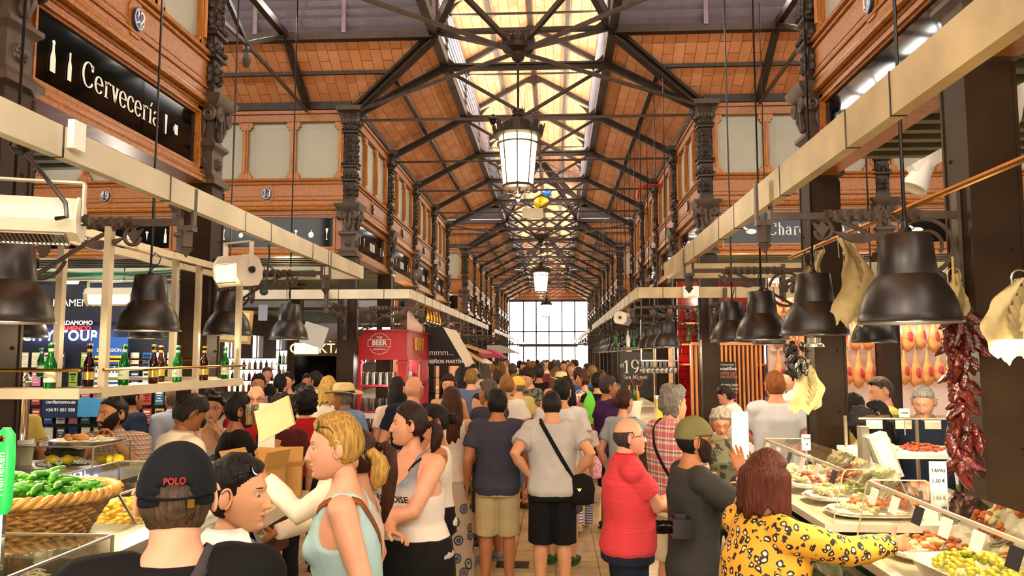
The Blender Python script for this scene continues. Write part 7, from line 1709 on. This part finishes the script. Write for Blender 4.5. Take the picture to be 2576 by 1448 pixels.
LT, TN, DK, PK_ = 'cf9870', 'ab7048', '8c5a36', 'd69c7c'
# --- nearest row ---
a_ = person(450, 1092, 2.0, -3, 'man in a black cap and black tee shirt with his back to the camera, nearest', 'm', 1.25, PK_, ('short', '4a3a2c'), ('short', '0d0d0e', .84, .02), ('trousers', '1a1c24'), hat=('cap', '101318', 'open'), q=2, L='hang', R='hang', fat=.3)
strap(a_, (.07, 1.46), (-.26, .95), .032, cloth('3c3a3c'), 'camera_strap')
b_ = person(586, 1131, 2.5, -108, 'woman in a grey sweater with a white collar, facing right beside the black cap', 'f', 1.0, LT, ('short', '120e0c'), ('long', '6a6d72', .85, .02, 'collar', 'efece4'), ('trousers', '1c1c24'), q=2, face=True, glasses='sun', L='hang', R='hang', hpitch=-4, X=None)
c_ = person(897, 1024, 3.08, 86, 'blonde woman in a pale blue tank top with a brown shoulder strap, facing left', 'f', 1.12, PK_, ('lpony', 'a5803c', .13, -.045), ('tank', 'a9cdd2', .78, .014), ('trousers', '5a6a8a'), q=2, face=True, glasses='sun', L='hang', R=((.16, .2, 1.0),), hyaw=4, fat=.3, lean=5)
strap(c_, (-.12, 1.44), (.2, .95), .03, cloth('8a4a22'), 'shoulder_strap')
d_ = person(905, 1072, 3.5, 82, 'woman with a long dark brown ponytail, mostly hidden behind the blonde woman', 'f', 1.05, PK_, ('pony', '3a1c12', .34), ('tank', 'd8c8b8', .8), ('shorts', M['camo_print']), q=1, L='hang', R='hang')
e_ = person(1036, 1003, 4.5, 142, 'woman in a lettered grey-white tank top, arms folded, sunglasses on her head', 'f', 1.42, PK_, ('lpony', '2c1a12', .16, .0), ('tank', M['tie_dye'], .8, .018), ('skirt', '141414', .5), q=2, face=True, glasses='sun', L=((.07, .31, 1.12), (-1, -.4, -.3)), R=((-.1, .29, 1.08), (.8, -.5, -.4), (-.9, .1, -.1)), hyaw=-52, fat=.6, hs=.98)
strap(e_, (-.11, 1.43), (.22, 1.0), .014, cloth('1a1a1a'), 'bag_strap'); decal(e_, (lambda w: w)(text_mb('PARADISE', .05, depth=.001, bold=.001)), 'shirt_lettering', M['dark_text'], 1.22, .0)
w = MB(); w.lathe([(0, 0), (.022, 0), (.022, .002), (0, .003)], n=16, cap=False); decal(e_, w, 'round_badge', mat('badge_blue', '9cc4dc', .4), 1.31, -.07)
person(1103, 1012, 5.6, 95, 'dark-haired woman in a white tank top holding a hand to her ear', 'f', .95, TN, ('bun', '120e0e'), ('tank', 'd8d4c8', .85), ('shorts', '15151a'), q=1, face=True, L='ear', R='hang', curl=(1.0, .4), hpitch=-8)
person(1137, 968, 7.1, 12, 'woman with long brown hair and a mandala print skirt, seen from behind', 'f', 1.0, LT, ('long', '40200f', .34), ('tank', 'd6cbb8', .9, .02), ('longskirt', M['mandala_skirt']), q=1, L='hang', R=((.14, .28, 1.15),))
f_ = person(1252, 976, 6.95, -2, 'man in a dark slate tee shirt and khaki shorts seen from behind, centre', 'm', 1.08, TN, ('short', '14100d'), ('short', '3a3c4a', .83, .022), ('shorts', 'b3a47a', 1.0), '8a8a8a', q=2, hyaw=-10)
person(1232, 951, 7.9, 50, 'man with sunglasses on grey hair, half hidden behind the slate tee shirt', 'm', 1.1, TN, ('short', '5a524a'), ('short', '3a3c4c'), ('shorts', '4a4a52'), '8f8f92', q=1, glasses='sun', face=True, L='hang', R='phone')
g_ = person(1388, 976, 6.75, 2, 'man in a light grey tee shirt and black shorts with hands on his hips', 'm', 1.15, LT, ('buzz', '1a1513'), ('short', 'b4b4ae', .86, .02), ('shorts', '121215', 1.05), 'd8d8d8', q=2, L='hips', R='hips', curl=(.2, .2), fat=.3)
strap(g_, (-.09, 1.46), (.22, .92), .035, cloth('151515'), 'bag_strap')
bag = MB(); bag.ell([(0, 0, -.13, .07, .03), (0, 0, -.11, .1, .045, .8), (0, 0, 0, .115, .055, .8), (0, 0, .1, .09, .04, .8), (0, 0, .13, .03, .02)], 20); tag(bag.build('shoulder_bag', cloth('15130f'), loc=(g_[0].location.x+.25, 6.68, .93)), 'black shoulder bag with a small gold emblem hanging beside the black shorts', 'bag')
w = MB(); w.join(polymb([[(-.3, 0), (0, -.3), (.3, 0), (.5, .5), (.15, .2), (0, .5), (-.15, .2), (-.5, .5)]], .04), Matrix.Rotation(PI/2, 4, 'X')); o = w.build('emblem', brass, bpy.data.objects['shoulder_bag'], smooth=False, loc=(-.02, -.056, .0))
person(1412, 950, 7.9, -15, 'man in a white tee shirt standing behind the light grey tee shirt', 'm', 1.1, LT, ('short', '14110f'), ('short', 'd8dadb'), ('shorts', '55524c'), '3a5a2a', q=1, glasses='sun')
h_ = person(1575, 1044, 5.0, -78, 'bald man with glasses in a coral red polo shirt, arms crossed, facing right', 'm', 1.28, PK_, ('bald', '3a3430'), ('short', M['red_polo'], .84, .02, 'collar', 'd8343c'), ('jeans', '1a2230'), q=2, face=True, glasses='eye', L='cross', R='cross', fat=.4, hpitch=4)
i_ = person(1688, 968, 6.05, -52, 'grey-haired man in a pink plaid shirt and cream shorts, facing right', 'm', 1.2, PK_, ('thick', '77726a'), ('shirt', M['plaid_shirt'], .84, .022, 'rolled'), ('shorts', 'd8cfb0'), 'b04a2a', q=1, glasses='sun', L='fold', R='fold', fat=.3)
strap(i_, (-.1, 1.46), (.24, .95), .03, cloth('1a1614'), 'bag_strap')
j_ = person(1738, 1036, 4.45, -72, 'man in an olive cap and charcoal tee shirt touching his face', 'm', 1.0, TN, ('short', '0f0d0c'), ('short', '33322f', .83, .022), ('jeans', '1e2c4a'), q=2, face=True, hat=('cap', '6e6a42'), beard='2a1e16', L=((-.1, .3, 1.1),), R=((.1, .25, 1.44), (.8, .3, -1), (-.3, -.1, .95)), curl=(.4, .3), hyaw=-4)
for k, (z_, c1) in enumerate(((1.36, 'b04030'), (1.345, 'e8dcc0'), (1.33, '3a3026'))):
    S_, E_, W_, *_x = j_[5]['R']; p_ = E_.lerp(W_, .9-.07*k)*j_[4]; w = MB(); d0 = (W_-E_).normalized(); ux = d0.orthogonal().normalized(); uy = d0.cross(ux)
    for q_ in range(14): w.sph(p_+ux*(.03*math.cos(q_*PI/7))+uy*(.03*math.sin(q_*PI/7)), .0062, 6, 5)
    w.build('bracelet', mat('bead%d' % k, c1, .4), j_[0])
cm = thing('camera', 'black camera with a lens hanging at the hip of the man in the olive cap', 'camera', tuple(at(1690, 1325, Y=4.22))); w = MB(); w.bx(.0, .1, -.05, .05, -.05, .05); w.bx(.02, .07, -.025, .025, .05, .075); w.build('body', blackp, cm, smooth=False)
w = MB(); w.tube([(0, 0, 0), (-.03, 0, 0), (-.04, 0, 0), (-.08, 0, 0), (-.085, 0, 0)], [.034, .034, .037, .037, .03], 18); w.build('lens', black, cm, angle=30)
k_ = person(1900, 1122, 3.35, -52, 'woman with bobbed auburn hair in a yellow leopard print blouse reaching over the case', 'f', 1.3, PK_, ('bob', '4a1e0e'), ('long', M['leopard_print'], .8, .026), ('trousers', '2a2a30'), q=2, face=True, L=((-.02, .5, 1.3), (-1, 0, -.8)), R=((.2, .56, 1.36), (.6, 0, -1)), lean=4, hyaw=-6, fat=.4)
l_ = person(1812, 1020, 6.6, 185, 'short-haired older woman with red glasses looking down behind the second case', 'f', 1.05, PK_, ('thick', 'a8a294'), ('short', M['camo_print']), ('trousers', '33302c'), q=1, face=True, glasses='red', hpitch=-25, L='table', R='table')
# --- right stall side ---
person(1950, 931, 7.7, 18, 'ginger-haired man in a white tee shirt seen from behind near the ham stall', 'm', 1.15, PK_, ('short', '8a5228'), ('short', 'cfd4de'), ('jeans', '2a3448'), q=1, L='table', R='hang')
person(1862, 962, 9.6, 75, 'dark-haired attendant in a white shirt bending behind the ham counter', 'm', 1.05, PK_, ('short', '2a1610'), ('shirt', 'efe4dc'), ('trousers', '1c1c1c'), q=1, lean=14, hpitch=-20, L='table', R='table')
person(1990, 925, 9.8, 120, 'attendant with glasses behind the ginger-haired man', 'm', 1, PK_, ('short', '1c1410'), ('shirt', 'e8dcd4'), ('trousers', '1c1c1c'), q=0)
person(2222, 940, 7.3, 105, 'man in a yellow tee shirt with sunglasses on his head, under the hams', 'm', 1.15, PK_, ('buzz', '4a3c34'), ('short', 'd8cf62'), ('shorts', '4a4a4a'), q=1, face=True, glasses='sun', hpitch=-20)
person(2322, 967, 6.75, 172, 'grey-haired man in a navy polo looking down at the far case', 'm', 1.1, PK_, ('short', '9a968e'), ('short', '1c2638', .84, .02, 'collar'), ('jeans', '3a4a44'), q=1, face=True, hpitch=-22)
person(2148, 986, 7.0, 10, 'dark-haired man seen from behind, right of the inner dark column', 'm', 1, TN, ('short', '1a1412'), ('short', 'b8a050'), ('jeans', '333333'), q=0)
person(2208, 1002, 6.8, 95, 'woman with long dark hair facing left near the frontal case', 'f', 1, LT, ('long', '14100e', .3), ('tank', 'e4dcd0'), ('trousers', '333333'), q=1, face=True)
person(2165, 1026, 6.35, 20, 'woman with frizzy dark hair right behind the weighing scale', 'f', 1, LT, ('curly', '1c1410'), ('tank', 'ddd4c8'), ('trousers', '333333'), q=0)
person(2574, 940, 5.9, 150, 'man in a striped beige shirt cut by the right edge', 'm', 1, PK_, ('short', '1a1614'), ('short', 'c8bc9a'), ('shorts', '555555'), q=0)
# --- left bar ---
person(437, 983, 4.95, -68, 'barman in a white buttoned shirt looking down behind the bar', 'm', 1.02, DK, ('short', '15100c'), ('shirt', 'e9e0c4', .84, .024), ('trousers', '1a1a1a'), q=2, face=True, hpitch=-34, lean=7, L=((-.12, .3, 1.05),), R=((.1, .34, 1.05),))
person(287, 991, 5.5, 168, 'bearded man in a red and navy checked shirt eating with both hands', 'm', 1.05, TN, ('short', '120d0a'), ('shirt', M['check_shirt'], .84, .022, 'rolled'), ('trousers', '22222a'), q=2, face=True, beard='1c130d', L='mouth', R='mouth', hyaw=-42, curl=(1.1, 1.1))
n_ = person(598, 987, 5.85, -82, 'bearded man in a black tee shirt drinking beer, facing right', 'm', 1.1, TN, ('short', '1c1410'), ('short', '131211'), ('jeans', '22242c'), q=1, face=True, beard='4a2a18', glasses='sun', L='hang', R=((.05, .27, 1.33), (.8, .2, -1)), curl=(.4, 1.2))
def beer(x, y, z, lb):
    t = thing('beer_glass', lb, 'glass', (x, y, z)); tumbler(.036, .15).build('glass', ware, t); w = MB(); w.lathe([(0, .008), (.028, .008), (.032, .11), (0, .11)], n=14, cap=False); w.build('beer', mat('beer_amber', 'd89a2a', .1), t); w = MB(); w.lathe([(0, .11), (.032, .11), (.033, .135), (0, .14)], n=14, cap=False); w.build('foam', doily, t)
p = at(627, 1068, Y=5.8); beer(p.x, p.y, p.z, 'glass of beer in the hand of the man in the black tee shirt'); p = at(648, 1068, Y=6.3); beer(p.x, p.y, p.z, 'glass of beer held by the smiling bald man')
person(645, 965, 6.95, 178, 'smiling bald man with glasses in a red tee shirt', 'm', 1.3, PK_, ('bald', '4a3a30'), ('short', 'a01c1c'), ('jeans', '2a2a30'), q=1, face=True, glasses='eye', fat=.6, R='phone')
person(537, 982, 6.25, 172, 'woman with red glasses and short dark hair at the high table', 'f', 1.05, LT, ('thick', '241410'), ('tank', 'd8c8b0'), ('trousers', '333333'), q=1, face=True, glasses='red', L='mouth')
person(712, 994, 6.5, 8, 'woman with a mass of dark curly hair, seen from behind at the bar', 'f', 1, LT, ('curly', '160f0c'), ('short', '4a1a1c'), ('trousers', '22222a'), q=1)
person(768, 976, 7.5, -5, 'woman with black curls in a red top, seen from behind', 'f', 1, LT, ('curly', '120d0c'), ('short', 'a81c1e'), ('trousers', '22222a'), q=1)
person(825, 942, 8.8, -10, 'blonde woman in a white top with a strap, seen from behind', 'f', 1, PK_, ('long', 'b8924a', .16), ('short', 'e4dec8'), ('trousers', '5a5248'), q=1)
person(868, 960, 7.7, 48, 'man in a straw hat and light blue shirt', 'm', 1.15, TN, ('short', '6a6660'), ('shirt', '7f9fc8', .84, .022), ('trousers', '6a6450'), q=1, hat=('sunhat', 'd8c48a'), hyaw=15)
person(705, 937, 10.6, 5, 'woman in a black tank top with a dark ponytail, seen from behind', 'f', 1, LT, ('pony', '120e0c', .3), ('tank', '161414'), ('trousers', '22222a'), q=0)
person(726, 933, 11.2, 150, 'smiling woman in a black top with a hand at her chin', 'f', 1, PK_, ('bun', '1a1210'), ('tank', '161414'), ('trousers', '22222a'), q=0, L='mouth', face=True)
person(762, 962, 9.2, 40, 'dark-haired man in a pale shirt at the left tables', 'm', 1, TN, ('short', '1c1410'), ('short', 'cbbf98'), ('trousers', '33302c'), q=0)
person(797, 932, 10.8, 60, 'man in a cream shirt eating near the black stall', 'm', 1, TN, ('short', '1c1612'), ('shirt', 'ddd2b4'), ('trousers', '33302c'), q=0, L='mouth')
person(651, 938, 9.9, 175, 'dark-haired man in navy behind the smiling bald man', 'm', 1, TN, ('short', '14100e'), ('short', '1a2030'), ('trousers', '22222a'), q=0)
person(775, 938, 12.0, 170, 'man with black hair farther back in front of the black stall', 'm', 1, TN, ('short', '14100e'), ('short', '2a2a2e'), ('trousers', '22222a'), q=0)
person(672, 920, 13.5, 185, 'bartender in black before the bright shelves', 'f', 1, PK_, ('bun', '4a2412'), ('short', '141414'), ('trousers', '141414'), q=0)
person(440, 968, 7.9, 30, 'man in a pale shirt passing behind the bottle shelf', 'm', 1, TN, ('short', '6a5a4a'), ('shirt', '9aa4b8'), ('trousers', '3a3a44'), q=0)
person(332, 965, 7.7, -60, 'customer in a dark blue shirt before the ticket booth', 'm', 1, TN, ('short', '1a1410'), ('short', '24304a'), ('trousers', '3a3a44'), q=0)
person(25, 960, 6.6, 10, 'person in a mustard shirt at the left edge beyond the taps', 'm', 1, TN, ('short', '1a1410'), ('short', 'b09a4a'), ('trousers', '1a1a1a'), q=0)
person(866, 1040, 4.2, 98, 'waitress in a white blouse and black trousers lifting a packet, mostly hidden', 'f', 1.1, TN, ('bun', '1a1210'), ('long', 'efe6d0', .9, .03), ('trousers', '101010'), q=1, L=((-.12, .42, 1.45), (-.4, 0, -1)), R=((.15, .35, 1.1),), curl=(.9, .4))
# --- middle distance ---
person(1040, 941, 7.6, -22, 'bald man in a navy tee shirt seen from behind near the red kiosk', 'm', 1.2, PK_, ('none', '333333'), ('short', '1a1e30'), ('shorts', '4a4a50'), q=1)
person(1000, 944, 8.1, 15, 'woman with very long dark curly hair beside the bald man in navy', 'f', 1, LT, ('long', '1a0f0c', .38), ('short', 'd8ccb8'), ('trousers', '33302c'), q=1)
person(1128, 936, 9.6, 178, 'long-haired woman facing the camera in front of the black awning', 'f', 1, LT, ('long', '2a1410', .22), ('tank', 'b8a88c'), ('trousers', '44403a'), q=1, face=True, hpitch=-15)
person(1208, 985, 8.7, 130, 'woman in a peach top with wild hair tied up', 'f', 1, PK_, ('bun', '2c1a12'), ('tank', 'd8a488'), ('shorts', '6a5a4a'), q=0, R='phone')
person(1275, 940, 9.3, 15, 'woman in a loose white blouse and denim shorts seen from behind', 'f', 1.05, LT, ('bun', '8a6238'), ('short', 'dedad0', .85, .03), ('shorts', '5a7490'), q=1)
person(1303, 941, 10.6, 35, 'man in a yellow cap, khaki shirt and khaki shorts with a brown belt', 'm', 1.05, PK_, ('short', '6a6050'), ('short', 'c2ae6a', .92), ('shorts', 'b8a874'), '5a3a22', q=1, hat=('cap', 'd8b848'), hyaw=35)
person(1332, 924, 11.4, 130, 'young man in a dark patterned shirt reading a paper', 'm', 1, LT, ('thick', '2a1a12'), ('short', M['camo_print']), ('jeans', '1c1c20'), q=1, hpitch=-20, L='phone', R='phone', face=True)
person(1354, 914, 12.8, -10, 'man in a black tee shirt with a black backpack', 'm', 1.1, TN, ('short', '2a1e18'), ('short', '141416'), ('shorts', '1c1c20'), q=0)
person(1399, 922, 12.2, 30, 'woman with long light brown hair in a grey top', 'f', 1, LT, ('long', '6a4a2a', .36), ('tank', 'a8a498'), ('shorts', '3a3a3a'), q=0)
person(1412, 932, 11.6, 5, 'person in a cream sun hat', 'f', 1, LT, ('short', '6a4a2a'), ('short', 'b8a890'), ('shorts', '4a4a4a'), q=0, hat=('sunhat', 'd8c48a'))
person(1425, 943, 9.4, 20, 'dark-haired woman in a strapless top with sunglasses, right of the white tee shirt', 'f', 1, TN, ('long', '140f0d', .2), ('tank', '8a7a5a'), ('shorts', '3a3a3a'), q=0, glasses='sun')
person(1456, 922, 13.2, 15, 'man in a bright blue shirt', 'm', 1.15, TN, ('short', '3a2c22'), ('short', '3a5cb0'), ('trousers', '3a3a44'), q=0)
person(1469, 928, 11.9, 70, 'woman in a teal top carrying a white paper bag', 'f', 1, LT, ('thick', '4a2c1c'), ('tank', '2a8a94'), ('shorts', '55504a'), q=1)
person(1502, 935, 11.0, -5, 'woman in a black tee shirt carrying a green bag', 'f', 1.1, LT, ('short', '1a1410'), ('short', '141414'), ('skirt', M['camo_print'], .6), q=1)
person(1527, 943, 9.4, -72, 'man in a dark purple polo shirt and navy shorts', 'm', 1.15, TN, ('short', '3a322c'), ('short', '3c1c4a'), ('shorts', '1a1c2a'), q=1, fat=.3)
person(1567, 974, 7.7, -40, 'woman in a grey tee shirt with her hair in a bun, holding a phone', 'f', 1.05, PK_, ('bun', '3a1c12'), ('short', '9aa4a8', .85), ('trousers', '8a9098'), q=1, R=((.2, .42, 1.3), (1, 0, -.6)))
ch = person(1467, 1026, 9.3, 8, 'girl in a pink and blue cap with striped leggings', 'f', .95, PK_, ('pony', '8a6238', .2), ('short', 'e4dcd8', .9), ('trousers', M['blue_stripes']), 'c8b898', q=1, hat=('cap', 'd88aa8'), walk=.8)
w = MB(); w.ell([(0, 0, -.14, .07, .04, .8), (0, 0, -.12, .12, .07, .8), (0, 0, .02, .13, .08, .8), (0, 0, .12, .07, .05, .8), (0, 0, .14, .02, .02)], 18); tag(w.build('drawstring_bag', mat('pink_bag', 'e0829c', .8, 0, 0, 40, c2='f0c8cc', ramp=(.45, .5)), loc=(ch[0].location.x+.08, 9.12, .78)), 'pink patterned drawstring bag on the back of the girl', 'bag')
t = thing('shopping_bag', 'white paper bag with red lettering trover held by the woman in teal', 'bag', tuple(at(1457, 1010, Y=11.7))); w = MB(); w.bx(-.12, .12, -.04, .04, -.2, .12); w.build('bag', wp, t, smooth=False); w = MB(); ww = text_mb('trover', .1, depth=.002, bold=.002); w.join(ww, Matrix.Translation((0, -.043, -.04)) @ Matrix.Rotation(PI/2, 4, 'X') @ Matrix.Rotation(PI/2, 4, 'Z')); w.build('lettering', redm, t, smooth=False)
w = MB(); w.tube(arc((0, 0, .12), .05, 0, PI, 8), .004, 5); w.build('handle', wp, t)
w = MB(); w.ell([(0, 0, -.2, .05, .03), (0, 0, -.15, .1, .04), (0, 0, .1, .09, .035), (0, 0, .25, .02, .01)], 14); tag(w.build('carrier_bag', mat('bag_green', '6ad02a', .4), loc=at(1484, 1030, Y=10.9)), 'bright green plastic bag held by the woman in black', 'bag')
# --- far crowd ---
rr = random.Random(21)
tops = [('1a1c24', 'black'), ('d8d0c0', 'cream'), ('5a6a8a', 'grey blue'), ('8a3a3a', 'dull red'), ('b8b4a8', 'pale grey'), ('2a4a3a', 'dark green'), ('c8946a', 'tan'), ('3a3a44', 'charcoal'), ('e4e0d8', 'white'), ('7a5a7a', 'mauve')]
spots = [(1160, 922, 12.5), (1192, 915, 15), (1185, 926, 11.3), (1222, 912, 16), (1240, 905, 20), (1253, 930, 12), (1262, 908, 19), (1290, 912, 16.5), (1308, 904, 23), (1318, 908, 20), (1339, 906, 22), (1368, 905, 25), (1376, 902, 28), (1388, 908, 19), (1394, 900, 33), (1404, 902, 30), (1418, 906, 22), (1429, 903, 26), (1436, 911, 16), (1441, 902, 31), (1449, 904, 27), (1479, 912, 17.5), (1490, 918, 15.5), (1361, 910, 17), (1352, 903, 30), (1512, 930, 13), (1276, 903, 27), (1329, 901, 36)]
for k, (px, py, Y) in enumerate(spots):
    c1, nm = tops[k % 10]; sx_ = 'f' if k % 3 == 0 else 'm'; hc1 = ('1a1410', '3a2618', '8a6a3a', '5a544c')[k % 4]; face_ = k % 4 == 1
    lb = '%s in a %s top in the far crowd, %s' % ('woman' if sx_ == 'f' else 'man', nm, ('left side' if px < 1270 else 'mid aisle' if px < 1400 else 'right side')+(' nearer' if Y < 18 else ' near the bright end' if Y > 26 else ''))
    h_ = min(1.95, max(1.55, at(px, py, Y=Y).z))
    person(px, py, Y, rr.choice((0, 20, -20, 180, 160, 90)), lb, sx_, rr.uniform(.95, 1.15), rr.choice((LT, TN, PK_)), (('long', hc1, .25) if sx_ == 'f' else ('short', hc1)), (('tank' if k % 6 == 0 else 'short'), c1), (rr.choice(('shorts', 'trousers')), rr.choice(('2a2a30', '55504a', '3a4a6a', 'b0a486'))), q=0, h=h_, group='people in the far crowd', walk=rr.choice((0, .6)))
# ================= light and camera =================
w = bpy.data.worlds.new('World'); sc.world = w; w.use_nodes = True
bg = w.node_tree.nodes['Background']; bg.inputs[0].default_value = (1, .95, .87, 1); bg.inputs[1].default_value = 5.0
area('entrance_daylight', (XC, -7.8, 1.6), (PI/2, 0, 0), 3.2, 2.8, 150)
DAY = (1, .93, .82)
for (a, e) in BLOCKS:
    for s in (-1, 1):
        for z in (6.95, 7.4):
            o = area('clerestory_daylight', (XC+s*(HM-.12), (a+e)/2, z), (0, s*(PI/2+.35), 0), .05, e-a+1.8, (e-a)*13, DAY)
for (a, e) in arms:
    for xx in (-6.9, 6.4):
        for yk, s in ((e-CRN-.12, 1), (a+CRN+.12, -1)):
            area('clerestory_daylight', (xx, yk, 7.1), (-s*(PI/2+.35), 0, 0), 10, .04, 150, DAY)
cam = bpy.data.cameras.new('camera'); co = bpy.data.objects.new('camera', cam); col.objects.link(co); sc.camera = co
cam.sensor_width = 36; cam.lens = FPX/2576*36; cam.clip_start = .05; cam.clip_end = 400
co.matrix_world = Matrix(((CR.x, CU.x, -CF.x, 0), (CR.y, CU.y, -CF.y, 0), (CR.z, CU.z, -CF.z, HC), (0, 0, 0, 1)))
sc.view_settings.view_transform = 'Standard'; sc.view_settings.look = 'None'; sc.view_settings.gamma = 1; sc.view_settings.use_curve_mapping = False
sc.view_settings.exposure = 0.55
cy = sc.cycles; cy.use_adaptive_sampling = True; cy.adaptive_threshold = .07; cy.adaptive_min_samples = 16; cy.max_bounces = 6; cy.diffuse_bounces = 3; cy.glossy_bounces = 3; cy.transmission_bounces = 6; cy.transparent_max_bounces = 10; cy.caustics_reflective = False; cy.caustics_refractive = False; cy.sample_clamp_indirect = 6
bpy.data.scenes.remove(TS)
